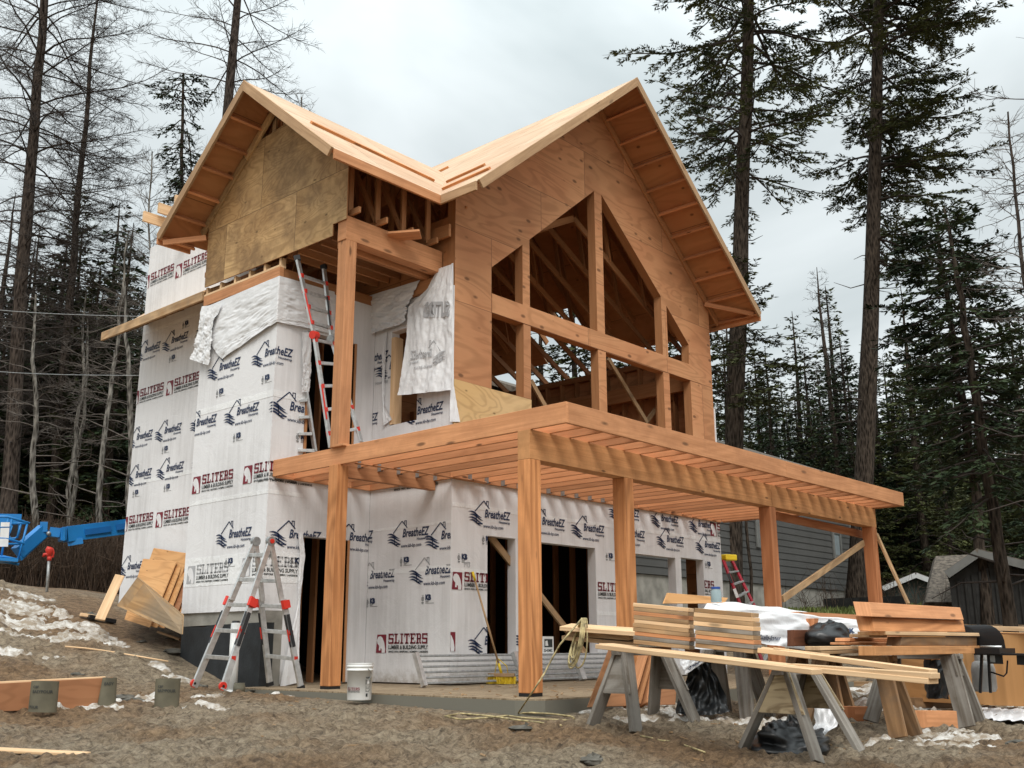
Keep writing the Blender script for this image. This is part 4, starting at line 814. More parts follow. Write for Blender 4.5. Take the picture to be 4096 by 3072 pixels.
# ---- sticks nailed on the roof
def on_roof(P, Q_, zf):
    d = Q_-P; return d
def hit(p, nrm, pt):
    d = (p-CAM); k = (Vector(pt)-CAM).dot(nrm)/d.dot(nrm); return CAM+d*k
for a, b_, nn, pt in [((1015, 385), (1788, 750), n1r, (-1, -.19, 6.98)), ((1880, 760), (2118, 652), n2l, (-.48, 0, 6.98)), ((1855, 805), (2150, 675), n2l, (-.48, 0, 6.98)), ((1825, 697), (1888, 665), n2l, (-.48, 0, 6.98))]:
    p = hit(q2(*a, t=10), nn, pt); q = hit(q2(*b_, t=10), nn, pt); timber('roof_cleat', M_['timber'], HS, p+nn*.02, q+nn*.02, .085, .04, up=nn)
# ---- loose sheets of wrap
def loose(name, rows, off, amp, nv=60, fold_=6, seed=0, mat='wrap2', nrm=None, per=1.0, dec=None):
    """rows: list of (left,right) world points from top to bottom -> wrinkled sheet"""
    rnd = random.Random(seed); ph = [rnd.random()*6 for _ in range(8)]; n = len(rows)-1
    def fn(u, v_):
        k = min(int(u*n), n-1); f = u*n-k; f2 = f
        Lp = Vector(rows[k][0]).lerp(Vector(rows[k+1][0]), f2); Rp = Vector(rows[k][-1]).lerp(Vector(rows[k+1][-1]), f2)
        if len(rows[k]) == 3:
            Mp = Vector(rows[k][1]).lerp(Vector(rows[k+1][1]), f2); v2 = v_*2; p = Lp.lerp(Mp, v2) if v2 < 1 else Mp.lerp(Rp, v2-1)
        else: p = Lp.lerp(Rp, v_)
        nr = nrm(u, v_) if callable(nrm) else Vector(nrm)
        a = math.sin(v_*fold_*6.28*per+ph[0]+1.8*math.sin(u*2+ph[1]))*.5+math.sin(v_*fold_*11+u*3+ph[2])*.3+math.sin(u*23+v_*9+ph[3])*.25+math.sin((u*1.3+v_*.8)*31+ph[4])*.15
        a = a*.55+float(fbm(np.array(v_*8+seed), np.array(u*6), 3)-.5)*1.6-abs(float(fbm(np.array(v_*17+u*9+seed), np.array(u*14-v_*6), 3)-.5))*2.6+.15
        return p+nr*(off+amp*(a+.8)*min(1, u*4+.15))
    mb = MB(); mb.grid(fn, 70, nv); o = mb.build(name, M_[mat], HS, smooth=True, fixn=False)
    return o, fn
A5 = lambda x, y: q5(x, y, x=AX-.02); B5 = lambda x, y: q5(x, y, y=B-.02)
crn = lambda z: Vector((AX-.03, B-.03, z))
nA = Vector((-1, 0, 0)); nB = Vector((0, -1, 0)); nAB = lambda u, v_: (nA if v_ < .44 else nB if v_ > .56 else Vector((-.6, -.6, 0)))
rows = [(A5(660, 445), crn(5.81), B5(1480, 345)), (A5(655, 560), crn(5.6), B5(1480, 420)), (A5(690, 640), crn(5.40), B5(1480, 500)), (A5(735, 720), crn(5.2), B5(1480, 590)), (A5(775, 770), crn(5.1), B5(1480, 615))]
loose('loose_house_wrap', rows, .010, .017, 110, 3, 3, nrm=nAB)
loose('loose_house_wrap', [(A5(662, 440), A5(790, 425)), (A5(650, 560), A5(740, 560)), (A5(625, 680), A5(725, 690)), (A5(595, 775), A5(705, 812))], .05, .03, 24, 2, 5, nrm=nA)
C6 = lambda x, y, d=0: q6(x, y, x=-.06-d)
o, fnw = loose('loose_house_wrap', [(C6(1190, 200), C6(1284, 168)), (C6(1130, 320), C6(1283, 300)), (C6(1010, 440), C6(1283, 440)), (C6(1000, 620, .05), C6(1283, 600)), (C6(965, 850, .1), C6(1283, 800)), (C6(945, 1000, .12), C6(1281, 965, .05))], .01, .022, 50, 3, 9, nrm=nA)
def onw(a, b_): 
    p = fnw(b_, a); return p+nA*.012
mb = MB(); dd = []; put_text(dd, 'SLITERS', 0, 0, 1, 1, 0, .06)
for q, m_ in dd: mb.face([onw(.97-.62*a, .47-.11*c) for a, c in q])
mb.build('faded_print', M_['ghost'], o)
mb = MB(); dd = []; bez(dd, 0, 0, 1)
for q, m_ in dd: mb.face([onw(.6-.7*a, .74-.35*c) for a, c in q])
mb.build('faded_logo', M_['ghost'], o)
loose('loose_house_wrap', [(C6(655, 400), C6(1080, 270)), (C6(655, 520), C6(1000, 440)), (C6(780, 610), C6(990, 540))], .012, .03, 40, 2, 4, nrm=nA)
loose('loose_house_wrap', [(q8(8, 560, y=-.012), q8(19, 556, y=-.012)), (q8(2, 1000, y=-.012), q8(18, 1000, y=-.012)), (q8(0, 1330, y=-.012), q8(22, 1330, y=-.012)), (q8(-5, 1560, y=-.02), q8(60, 1560, y=-.02))], .004, .008, 10, 2, 8, nrm=nB)
mb = MB(); mb.beam((7.33, .03, 3.1), (7.33, .03, 5.1), .03, .10, up=(0, 1, 0)); mb.build('wrap_edge', M_['wrap2'], HS)
loose('loose_house_wrap', [(qb(1030, 400, y=B-.02), qb(1062, 400, y=B-.02)), (qb(1040, 560, y=B-.02), qb(1078, 560, y=B-.02)), (qb(1030, 900, y=B-.02), qb(1045, 900, y=B-.02)), (qb(900, 1480, y=B-.03), qb(1030, 1450, y=B-.03))], .01, .012, 12, 1, 6, nrm=nB)
loose('loose_house_wrap', [(B5(1275, 600), B5(1328, 600)), (B5(1275, 850), B5(1330, 850)), (B5(1268, 980), B5(1318, 975))], .01, .02, 12, 1, 7, nrm=nB)
loose('loose_house_wrap', [(q5(1790, 620, x=-.02), q5(1815, 590, x=-.02)), (q5(1785, 850, x=-.02), q5(1805, 850, x=-.02)), (q5(1790, 1050, x=-.02), q5(1800, 1050, x=-.02)), (q5(1795, 1190, x=-.02), q5(1850, 1150, x=-.02))], .005, .012, 10, 1, 11, nrm=nA)
# ------------------------------------------------------------ loose objects
def pxof(p):
    q = Vector(p)-CAM; return 2047.9+F*q.dot(rr)/q.dot(fw), 1536-F*q.dot(uu)/q.dot(fw)
def one(name, mb, mats, label, cat, group=None, smooth=False, bev=0):
    o = mb.build(name, mats, smooth=smooth); tag(o, label, cat, group)
    if bev: bevel(o, bev)
    return o
def plank(name, mat, p0, p1, w_, h_, label, cat, group=None, up=(0, 0, 1), bev=.004, **k):
    mb = MB(); mb.beam(p0, p1, w_, h_, up, **k); return one(name, mb, M_[mat], label, cat, group, bev=bev)
def prism(name, mat, front, dep, label, cat, group=None, bev=.005):
    """front: four corners (top left, top right, bottom right, bottom left); dep = vector to the back"""
    mb = MB(); f = [Vector(p) for p in front]; d = Vector(dep); bk = [p+d for p in f]; r = random.random()*30
    L_ = (f[1]-f[0]).length; hh = (f[3]-f[0]).length; dd = d.length
    mb.face([f[3], f[2], f[1], f[0]], [(r, 0), (r+L_, 0), (r+L_, hh), (r, hh)]); mb.face([bk[0], bk[1], bk[2], bk[3]], [(r, 1), (r+L_, 1), (r+L_, 1+hh), (r, 1+hh)])
    mb.face([f[0], f[1], bk[1], bk[0]], [(r, 2), (r+L_, 2), (r+L_, 2+dd), (r, 2+dd)]); mb.face([bk[3], bk[2], f[2], f[3]], [(r, 3), (r+L_, 3), (r+L_, 3+dd), (r, 3+dd)])
    mb.m = 0; mb.face([f[3], f[0], bk[0], bk[3]], [(r, 0), (r+.03, 0), (r+.03, dd), (r, dd)]); mb.face([f[1], f[2], bk[2], bk[1]], [(r, 0), (r+.03, 0), (r+.03, dd), (r, dd)])
    return one(name, mb, M_[mat], label, cat, group, bev=bev)
def zdrop(p, dz): return Vector((p.x, p.y, p.z-dz))
# ---- sawhorses
def sawhorse(feet, ztop0, ztop1, label, mat='greywood', gmat='greywood', lw=.14, plate=True, gus=.55, group='sawhorses in the yard', inset=.16):
    """feet: near-left, near-front, far-left, far-front"""
    a, b_, c, d = [Vector(f) for f in feet]; n0 = (a+b_)/2; n1 = (c+d)/2; ax = (n1-n0); ax.z = 0; axn = ax.normalized()
    T0 = n0+axn*inset; T0.z = ztop0; T1 = n1-axn*inset; T1.z = ztop1; sidev = Vector((-axn.y, axn.x, 0))
    t = thing('sawhorse', (n0.x, n0.y, min(p.z for p in (a, b_, c, d))), label, 'sawhorse', group)
    for T, pr in ((T0, (a, b_)), (T1, (c, d))):
        for ft in pr:
            sg = 1 if (ft-T).dot(sidev) > 0 else -1
            timber('leg', M_[mat], t, ft, T+sidev*sg*.045+Vector((0, 0, -.01)), .04, lw, up=axn)
    if plate: timber('top_rail', M_[mat], t, T0-axn*.12+Vector((0, 0, -.02)), T1+axn*.12+Vector((0, 0, -.02)), .09, .05)
    for T, pr, sg in ((T0, (a, b_), -1), (T1, (c, d), 1)):
        p, q = pr; mb = MB(); off = axn*sg*.035; g = gus
        A_ = T.lerp(p, .02)+sidev*(.07 if (p-T).dot(sidev) > 0 else -.07); B_ = T.lerp(q, .02)+sidev*(.07 if (q-T).dot(sidev) > 0 else -.07); C_ = T.lerp(q, g); D_ = T.lerp(p, g)
        C_ += sidev*(.06 if (q-T).dot(sidev) > 0 else -.06); D_ += sidev*(.06 if (p-T).dot(sidev) > 0 else -.06); D_.z = C_.z = (C_.z+D_.z)/2
        f = [x_+off*1.6 for x_ in (A_, B_, C_, D_)]; k = [x_-axn*sg*.016 for x_ in f]; w0 = (f[1]-f[0]).length; w1 = (f[2]-f[3]).length; hh_ = .4
        uv = [(0, hh_), (w0, hh_), (w1, 0), (0, 0)]; mb.face(f, uv); mb.face(list(reversed(k)), list(reversed(uv)))
        for i in range(4): mb.face([f[i], f[(i+1) % 4], k[(i+1) % 4], k[i]], [(0, 0), (.3, 0), (.3, .02), (0, .02)])
        mb.build('gusset', M_[gmat], t)
    return t
fA = [Gd(700, 1345), Gd(1035, 1390), Gd(1165, 1275), Gd(1500, 1335)]
def ztop(f, x, y):  # height of a surveyed top point above the given ground spot
    p = f(x, y, t=1); return p
tA = math.hypot(((fA[0]+fA[1])/2-CAM).x, ((fA[0]+fA[1])/2-CAM).y)
zA = qd(970, 762, t=tA+.1).z; sawhorse(fA, zA, zA-.01, 'grey weathered sawhorse with a plain board end under the left end of the long boards')
f1 = Ge(690, 1575); t1 = math.hypot(f1.x-CAM.x, f1.y-CAM.y); f0 = qe(135, 1470, t=t1+.5); f3 = qe(1005, 1510, t=t1+.7); f2 = f0+f3-f1
f0.z = h(f0.x, f0.y); f3.z = h(f3.x, f3.y); f2.z = h(f2.x, f2.y)
zB = qe(600, 885, t=t1+.25).z; sawhorse([f0, f1, f2, f3], zB, zB, 'sawhorse with a pale wavy-grained plywood end under the right end of the long boards', gmat='osbhorse', gus=.52)
fc = Ge(1285, 1390); fd = Ge(1400, 1375); sawhorse([fc, fd, fc+Vector((-.05, .95, .02)), fd+Vector((.25, .95, .02))], qs(600, 830, y=fc.y).z, qs(600, 830, y=fc.y).z, 'brown plank-legged sawhorse under the left end of the heavy timbers', 'brownleg', 'brownleg', .17, gus=.16)
fc2 = Ge(1790, 1310); fd2 = Ge(1880, 1297); sawhorse([fc2, fd2, fc2+Vector((-.1, .95, .02)), fd2+Vector((.2, .95, .02))], qs(1300, 810, y=fc2.y).z, qs(1300, 810, y=fc2.y).z, 'grey plank-legged sawhorse under the right end of the heavy timbers, foot darkened by wet', 'greywood', 'greywood', .17, gus=.3)
fe = Gd(1885, 1285); ff = Gd(2045, 1265); sawhorse([fe, ff, fe+Vector((.1, .8, 0)), ff+Vector((.3, .7, 0))], .49, .49, 'broad-legged grey sawhorse behind, carrying the white covered bundle', 'greywood', 'greywood', .18, gus=.2)
fe = fe+Vector((1.9, -.1, 0)); ff = fe+Vector((.3, 0, 0)); fe.z = ff.z = h(fe.x, fe.y); sawhorse([fe, ff, fe+Vector((.1, .8, 0)), ff+Vector((.3, .7, 0))], .49, .49, 'dark sawhorse between the covered bundle and the heavy timbers', 'brownleg', 'brownleg', .15, gus=.2)
# ---- long boards over the two front sawhorses
tR = t1-.9
def lp(f, x, y, t): return f(x, y, t=t)
def flat(name, mat, a, b_, w_, th, label, cat='board', group=None, bev=.004):
    """a, b_ = front top edge ends; board lies flat and runs back by w_"""
    a = Vector(a); b_ = Vector(b_); d = (b_-a).normalized(); s_ = Vector((0, 0, 1)).cross(d); s_ = s_ if s_.y > 0 else -s_
    mb = MB(); u = Vector((0, 0, 1)); c = s_*(w_/2)-u*(th/2); mb.beam(a+c, b_+c, w_, th, up=u); return one(name, mb, M_[mat], label, cat, group, bev=bev)
a0_ = qt(1060, 672, t=tA-.35); a1_ = qu(1352, 795, t=t1-.35)
flat('long_board', 'lumber', a0_, a1_, .19, .038, 'long pale board under the two short stacks, its left end over the grey sawhorse', group='long boards across the front sawhorses')
d_ = (a1_-a0_).normalized(); sN = Vector((0, 0, 1)).cross(d_); sN = sN if sN.y > 0 else -sN
flat('long_board', 'lumber', a0_+d_*.1+sN*.2, a1_+sN*.2+d_*.25, .14, .038, 'long pale board just behind the front one, under the two short stacks', group='long boards across the front sawhorses')
rA = qs(1065, 1092, t=tR); flat('long_board', 'lumber', a1_+d_*.01, rA, .14, .038, 'lower of the two long boards sticking out to the right', group='long boards across the front sawhorses')
rB = qs(1085, 1030, t=tR-.02); lB = qu(1235, 778, t=t1-.3); flat('long_board', 'lumber', lB+Vector((0, 0, .002)), rB, .12, .038, 'upper long board sticking out to the right, laid on the lower one', group='long boards across the front sawhorses')
rC = qs(1055, 985, t=tR+.2); lC = qu(900, 605, t=t1+.35); flat('long_board', 'lumber', lC, rC, .10, .038, 'thin back board behind the upper long board, running to the right', group='long boards across the front sawhorses')
flat('short_board', 'lumber', qu(840, 615, t=t1-.1), qu(1385, 680, t=t1-.12), .12, .038, 'short board lying right of the second stack', group='short boards right of the stacks')
flat('short_board', 'lumber', qu(1000, 612, t=t1+.1), qu(1568, 680, t=t1+.06), .12, .038, 'short board lying just behind the first one right of the second stack', group='short boards right of the stacks')
# two stacks of short cut boards
rnd = random.Random(4)
ordn = ['lowest', 'second', 'third', 'fourth', 'fifth', 'sixth', 'seventh', 'eighth', 'ninth', 'topmost']
def stack(P0, P1, n, zb, zt, wd, side, kinds, grp):
    th = (zt-zb)/n
    for i in range(n):
        j = rnd.uniform(-.008, .008); z = zb+th*(i+.5); d = (P1-P0).normalized(); up = Vector((0, 0, 1)); s_ = up.cross(d).normalized(); s_ = s_ if s_.y > 0 else -s_
        tilt = (P1.z-P0.z); a = Vector((P0.x, P0.y, z))+d*j; b_ = Vector((P1.x, P1.y, z+tilt))+d*rnd.uniform(-.008, .008)
        mb = MB(); c = s_*(wd/2+rnd.uniform(-.004, .004)); mb.beam(a+c, b_+c, wd, th*.95)
        # bevelled right end as on cut rafter blocks
        nv = len(mb.v)
        pos = 'topmost' if i == n-1 else ordn[i]
        mt = kinds[i]; q_ = {'oldlumber': 'yellow-brown', 'greywood': 'grey-stained', 'rim': 'pinkish', 'lumber': 'pale'}[mt]
        o = one('cut_board', mb, M_[mt], f'short {q_} cut board, {pos} in the {side} stack', 'board', grp, bev=.003)
def slide(f, x, y, t): return f(x, y, t=t)
tS = tA-.95
p0 = qd(1015, 560, t=tS+.25); p1 = qd(1440, 590, t=tS+.1)
s0b = qd(1015, 712, t=tS+.25).z; s0t = qd(1015, 400, t=tS+.25).z
p1.z = p0.z+(qd(1430, 440, t=tS+.1).z-qd(1015, 400, t=tS+.25).z)
K1 = ['oldlumber', 'greywood', 'rim', 'oldlumber', 'oldlumber', 'lumber', 'oldlumber', 'rim', 'oldlumber', 'lumber']
stack(p0, p1, 10, s0b, s0t, .17, 'left', K1, 'left stack of short cut boards')
p0 = qd(1478, 600, t=tS-.02); p1 = qd(1925, 630, t=tS-.22); s1b = qd(1478, 742, t=tS-.02).z; s1t = qd(1478, 440, t=tS-.02).z
p1.z = p0.z+(qd(1925, 478, t=tS-.22).z-s1t)
K2 = ['oldlumber', 'greywood', 'rim', 'oldlumber', 'greywood', 'lumber', 'oldlumber', 'lumber', 'oldlumber']
stack(p0, p1, 9, s1b, s1t, .17, 'right', K2, 'right stack of short cut boards')
# ---- planks left of the stacks with the hose coil
def tilted(name, mat, fl, fr, bl_, th, label, group=None):
    fl, fr, bl_ = Vector(fl), Vector(fr), Vector(bl_); d = bl_-fl; u = Vector((0, 0, -th)); mb = MB(); br_ = fr+d; t4 = [fl, fr, br_, bl_]; b4 = [p+u for p in t4]; L_ = (fr-fl).length; w_ = d.length; r = random.random()*20
    mb.face(t4, [(r, 0), (r+L_, 0), (r+L_, w_), (r, w_)]); mb.face(list(reversed(b4)), [(r, 1+w_), (r+L_, 1+w_), (r+L_, 1), (r, 1)])
    for i in range(4):
        l_ = L_ if i % 2 == 0 else .05; mb.face([t4[i], t4[(i+1) % 4], b4[(i+1) % 4], b4[i]], [(r, 2), (r+l_, 2), (r+l_, 2+th), (r, 2+th)])
    return one(name, mb, M_[mat], label, 'board', group, bev=.004)
tp = tA+.35
tilted('plank', 'lumber', qt(415, 470, t=tp+.1), qt(1330, 535, t=tp-.5), qt(560, 432, t=tp+.33), .04, 'topmost plank of the small pile left of the stacks, hose looped over it', 'planks piled left of the stacks')
tilted('plank', 'oldlumber', qt(500, 520, t=tp+.15), qt(1255, 575, t=tp-.35), qt(620, 490, t=tp+.38), .05, 'middle plank of the small pile left of the stacks', 'planks piled left of the stacks')
tilted('plank', 'oldlumber', qt(440, 580, t=tp+.15), qt(1290, 662, t=tp-.35), qt(590, 550, t=tp+.38), .04, 'lowest plank of the small pile left of the stacks, ragged left end', 'planks piled left of the stacks')
# coil of hose over the planks, and the line to the ground
mb = MB(); tc0 = tp-.12
for k in range(7):
    cx, w_, bot, tlt = 600+k*9, 70+rnd.uniform(-25, 45), 880+rnd.uniform(-70, 110), rnd.uniform(-70, -10); pts = []
    for i in range(25):
        a = 2*math.pi*i/24; yy = (1-math.cos(a))/2; xx = cx+85*(1-yy)+tlt*yy+math.sin(a)*w_*(.25+yy*.75); pts.append(qt(xx, 372+(bot-372)*yy, t=tc0+(.16 if math.sin(a) < 0 else -.06)*math.sin(math.pi*yy)+k*.006))
    mb.tube(pts, .0085, 6)
pts = [qt(690, 372, t=tc0), qt(560, 520, t=tc0-.05), qt(420, 690, t=tc0-.1), qt(330, 850, t=tc0), qt(230, 1040, t=tc0-.1), qt(110, 1230, t=tc0-.15), Gd(140, 1255)+Vector((0, 0, .02))]
gp = [Gd(x, y)+Vector((0, 0, .03)) for x, y in [(240, 1262), (400, 1272), (540, 1290), (570, 1308), (520, 1322), (300, 1312), (150, 1300), (60, 1285), (-80, 1300), (-300, 1315), (-420, 1290), (-300, 1268), (-60, 1290), (120, 1318), (300, 1338), (470, 1362)]]
mb.tube(pts+gp, .009, 6); one('air_hose', mb, M_['hose'], 'yellow air hose coiled over the planks and trailing onto the mud', 'hose', smooth=True)
mb = MB(); mb.tube([Gd(x, y)+Vector((0, 0, .025)) for x, y in [(1070, 1437), (1150, 1452), (1200, 1470), (1280, 1478), (1380, 1500), (1480, 1535), (1560, 1565)]], .008, 6); one('cord', mb, M_['hose'], 'short pale cord lying on the mud in front of the sawhorses', 'cord', smooth=True)
# ---- bundle under the white cover
YB = -5.15
mb = MB(); zt = .9
for k in range(5):
    for j in range(4): mb.box(.15, 3.1, YB+.05+j*.2, YB+.23+j*.2, .52+k*.07, .58+k*.07, 'x')
one('lumber_bundle', mb, M_['joist'], 'bundle of lumber under the white printed cover', 'lumber bundle')
def cover(name, rows, mat, label, cat, amp=.03, nu=50, nv=60, seed=1, parent=None, kx=9):
    rn = random.Random(seed); ph = [rn.random()*6 for _ in range(6)]; n = len(rows)-1; m_ = len(rows[0])-1
    def fn(u, v_):
        k = min(int(u*n), n-1); f = u*n-k; c = min(int(v_*m_), m_-1); g = v_*m_-c
        p = rows[k][c].lerp(rows[k][c+1], g).lerp(rows[k+1][c].lerp(rows[k+1][c+1], g), f)
        a = (fbm(np.array(v_*kx+seed*3.1), np.array(u*kx*.7), 4)-.5)*2.2+math.sin(v_*29+2*math.sin(u*4+ph[0])+ph[1])*.35+math.sin((u+v_*.7)*21+ph[2])*.3
        return p+Vector((-.6, -.75, .35))*float(a)*amp
    mb = MB(); mb.grid(fn, nu, nv); o = mb.build(name, M_[mat], parent, smooth=True, fixn=False)
    if parent is None: tag(o, label, cat)
    return o, fn
def RW(pts, **k): return [qu(x, y, **k) for x, y in pts]
yb = YB
rows = [RW([(330, 155), (520, 150), (880, 185), (1150, 215), (1500, 285), (1880, 305)], y=yb+.75), RW([(300, 205), (520, 215), (900, 225), (1160, 255), (1500, 300), (1885, 320)], y=yb),
        RW([(195, 300), (520, 330), (860, 330), (1200, 370), (1480, 400), (1885, 400)], y=yb-.03), RW([(190, 450), (520, 480), (850, 470), (1200, 500), (1450, 520), (1885, 470)], y=yb-.05), RW([(190, 620), (520, 640), (880, 570), (1090, 612), (1440, 640), (1885, 510)], y=yb-.06)]
o, fnc = cover('white_cover', rows, 'wrap2', 'white printed plastic cover draped over the lumber bundle', 'tarp', amp=.03)
mb = MB(); dd = []; put_text(dd, 'Stella-Jones', 0, 0, 1, 1, 0, .02); seg(dd, (.0, -.35), (1, -.35), .08, 0)
for q, m_ in dd: mb.face([fnc(.90-.10*c-.04*a, .40+.135*a)+Vector((-.006, -.012, .004)) for a, c in q])
dd = []; put_text(dd, 'MACK', 0, 0, 1, 1, 0, .05)
for q, m_ in dd: mb.face([fnc(.70-.16*c+.02*a, .87+.10*a)+Vector((-.006, -.012, .004)) for a, c in q])
mb.build('cover_print', M_['navy'], o)
flat('red_board', 'rim', qu(950, 232, y=yb+.4), qu(1590, 285, y=yb+.3), .14, .04, 'reddish board lying on top of the white cover')
mb = MB(); J = qu(422, 152, y=yb+.4); mb.lathe(J, [(0, 0), (.052, 0), (.055, .015), (.055, .105), (.042, .13), (.042, .135)], 20); jr = mb.build('jar', M_['jar'], origin=J, smooth=True); tag(jr, 'glass jar with a blue lid standing on the white cover', 'jar')
mb = MB(); mb.lathe(J+Vector((0, 0, .133)), [(0, 0), (.047, 0), (.047, .022), (0, .022)], 20); mb.build('lid', M_['jarlid'], jr)
prism('plywood_offcut', 'plystack', [qt(1725, 64, y=-4.2), qu(545, 105, y=-4.2), qu(505, 165, y=-4.25), qt(1672, 195, y=-4.25)], (0, .018, 0), 'plywood offcut standing on edge behind the short stacks', 'plywood')
prism('dark_block', 'dkwood', [qu(1215, 432, y=-5.5), qu(1395, 432, y=-5.5), qu(1395, 600, y=-5.5), qu(1215, 600, y=-5.5)], (.03, .09, 0), 'dark stained timber block in front of the white cover', 'timber')
prism('timber_offcut', 'redwood', [qu(1422, 315, y=-5.25), qu(1470, 315, y=-5.25), qu(1445, 430, y=-5.25), qu(1420, 430, y=-5.25)], (0, .2, 0), 'small reddish offcut on edge beside the white cover', 'timber')
mb = MB()
cb = qu(1580, 520, y=-5.6)
def lump(u, v_):
    a = u*math.pi; b_ = v_*2*math.pi; r = 1+.35*(float(fbm(np.array(u*5+3), np.array(abs(v_-.5)*7), 4))-.5)*2
    return cb+Vector((math.cos(b_)*math.sin(a)*.36*r, math.sin(b_)*math.sin(a)*.2*r, math.cos(a)*.16*r))
mb.grid(lump, 26, 40); one('plastic_sheet', mb, M_['tarpblk'], 'crumpled black plastic heaped between the block and the big timbers', 'plastic sheet', smooth=True)
# ---- heavy timbers
YT = fc.y-.1
def S(x, y, dy=0): return qs(x, y, y=YT+dy)
G1 = 'heavy timbers on the rear sawhorses'
prism('timber', 'rim', [S(225, 177, .06), S(1330, 241, .06), S(1375, 390, .0), S(270, 350, .0)], (.0, .15, .01), 'topmost heavy timber of the pile on the right, smooth orange face', 'timber', G1)
prism('timber', 'timber', [S(255, 352, .06), S(1365, 396, .06), S(1395, 536, .0), S(300, 530, .0)], (0, .15, .01), 'heavy timber with bold curly grain, second from the top of the pile on the right', 'timber', G1)
prism('timber', 'lumber', [S(430, 528), S(1558, 548), S(1568, 588), S(440, 572)], (-.05, .25, 0), 'pale plank with a waney edge under the two heavy timbers', 'board', G1)
prism('timber', 'oldlumber', [S(230, 560, .3), S(450, 565, .3), S(450, 605, .3), S(232, 600, .3)], (0, .2, 0), 'short brown board end under the two heavy timbers', 'board', G1)
prism('timber', 'brownleg', [S(625, 592, .03), S(1530, 602, .03), S(1532, 700, .03), S(607, 700, .03)], (0, .14, 0), 'dull brown beam, second from the bottom of the pile on the right', 'timber', G1)
prism('timber', 'timber2', [S(305, 706), S(1565, 702), S(1570, 796), S(310, 824)], (0, .16, 0), 'lowest long beam of the pile on the right, pale yellow end', 'timber', G1)
prism('board', 'rim', [S(0, 606, .45), S(560, 614, .45), S(560, 655, .45), S(-5, 650, .45)], (0, .15, 0), 'red-brown board behind the beams, upper one', 'board', 'boards behind the heavy timbers')
prism('board', 'rim', [S(-60, 660, .42), S(560, 662, .42), S(560, 700, .42), S(-60, 690, .42)], (0, .15, 0), 'red-brown board behind the beams, second one', 'board', 'boards behind the heavy timbers')
prism('board', 'lumber', [qu(1482, 600, y=YT+.3), S(155, 705, .3), S(152, 742, .3), qu(1488, 645, y=YT+.3)], (0, .15, 0), 'pale board end left of the lowest beam', 'board', 'boards behind the heavy timbers')
prism('board', 'oldlumber', [qu(1490, 650, y=YT+.3), S(148, 750, .3), S(140, 790, .3), qu(1500, 685, y=YT+.3)], (0, .15, 0), 'dull board end left of the lowest beam, under the pale one', 'board', 'boards behind the heavy timbers')
prism('board', 'rim', [S(1570, 755, .4), S(1742, 757, .4), S(1742, 795, .4), S(1570, 795, .4)], (0, .12, 0), 'pink board end sticking out right of the lowest beam', 'board')
prism('shelf_board', 'frame', [S(800, 835, .5), S(1155, 842, .5), S(1155, 876, .5), S(800, 862, .5)], (0, .12, 0), 'brown board slung under the beams between the sawhorses', 'board')
mb = MB(); mb.beam(S(1530, 622, .2), S(1645, 622, .2), .04, .1); one('spirit_level', mb, M_['jarlid'], 'dark blue level sticking out of the timber pile', 'level')
# blocks on the ground
def gblock(fe_, x0, x1, yb_, hgt, dep, mat, label, name='timber_block', rot=0):
    a = fe_(x0, yb_); b_ = fe_(x1, yb_); Y = (a.y+b_.y)/2; A_ = Vector((a.x, a.y, h(a.x, a.y)-.01)); B_ = Vector((b_.x, b_.y, h(b_.x, b_.y)-.01)); B_.z = A_.z = (A_.z+B_.z)/2
    return prism(name, mat, [A_+Vector((0, 0, hgt)), B_+Vector((0, 0, hgt)), B_, A_], dep, label, 'timber')
gblock(Ge, 1500, 1730, 1335, .19, (-.12, .26, 0), 'rim', 'large timber block with two bolt holes on the ground between the rear sawhorses')
gblock(Ge, 965, 1085, 1262, .15, (-.1, .3, 0), 'redwood', 'small reddish timber block on the ground under the boards')
gblock(Ge, 1410, 1700, 1165, .12, (0, .14, 0), 'brownleg', 'dark old beam on the ground behind the large block')
# white snowy ledge boards, bucket behind
mb = MB(); p = Ge(1118, 982); mb.lathe(p, [(0, 0), (.13, 0), (.15, .26), (.155, .26), (.155, .29), (.14, .29)], 24); one('white_bucket', mb, M_['white'], 'small white bucket on the slab behind the long boards', 'bucket', smooth=True)
gblock(Ge, 935, 1190, 1005, .07, (0, .2, 0), 'oldlumber', 'grey board lying on the slab edge under the white bucket', 'board')
# hanging plastic: left black tarp and the one at the right
tb = t1+1.9
def TR(rows_, t): return [[qu(x, y, t=t+dt) for x, y in r] for r, dt in rows_]
cover('black_tarp', TR([([(130, 830), (250, 790), (350, 735)], 0), ([(110, 950), (280, 900), (400, 850)], .02), ([(60, 1080), (300, 1050), (470, 1010)], .0), ([(20, 1180), (300, 1180), (530, 1200)], -.05), ([(15, 1285), (300, 1320), (565, 1275)], -.12)], tb), 'tarpblk', 'black tarp hanging to the ground left of the broad-legged sawhorse', 'tarp', amp=.05, nu=36, nv=30, seed=5, kx=6)
o, fw_ = cover('white_flap', TR([([(35, 690), (200, 690), (350, 715)], 0), ([(60, 790), (180, 790), (300, 760)], -.03), ([(100, 885), (150, 860), (240, 800)], -.05)], tb-.05), 'wrap2', 'white printed flap of plastic hanging above the black tarp', 'plastic sheet', amp=.02, nu=16, nv=20, seed=6)
mb = MB(); dd = []; put_text(dd, 'ones', 0, 0, 1, 1, 0, .02)
for q, m_ in dd: mb.face([fw_(.85-.35*c-.25*a, .35+.4*a)+Vector((-.004, -.008, .003)) for a, c in q])
mb.build('flap_print', M_['navy'], o)
tg = t1+1.15
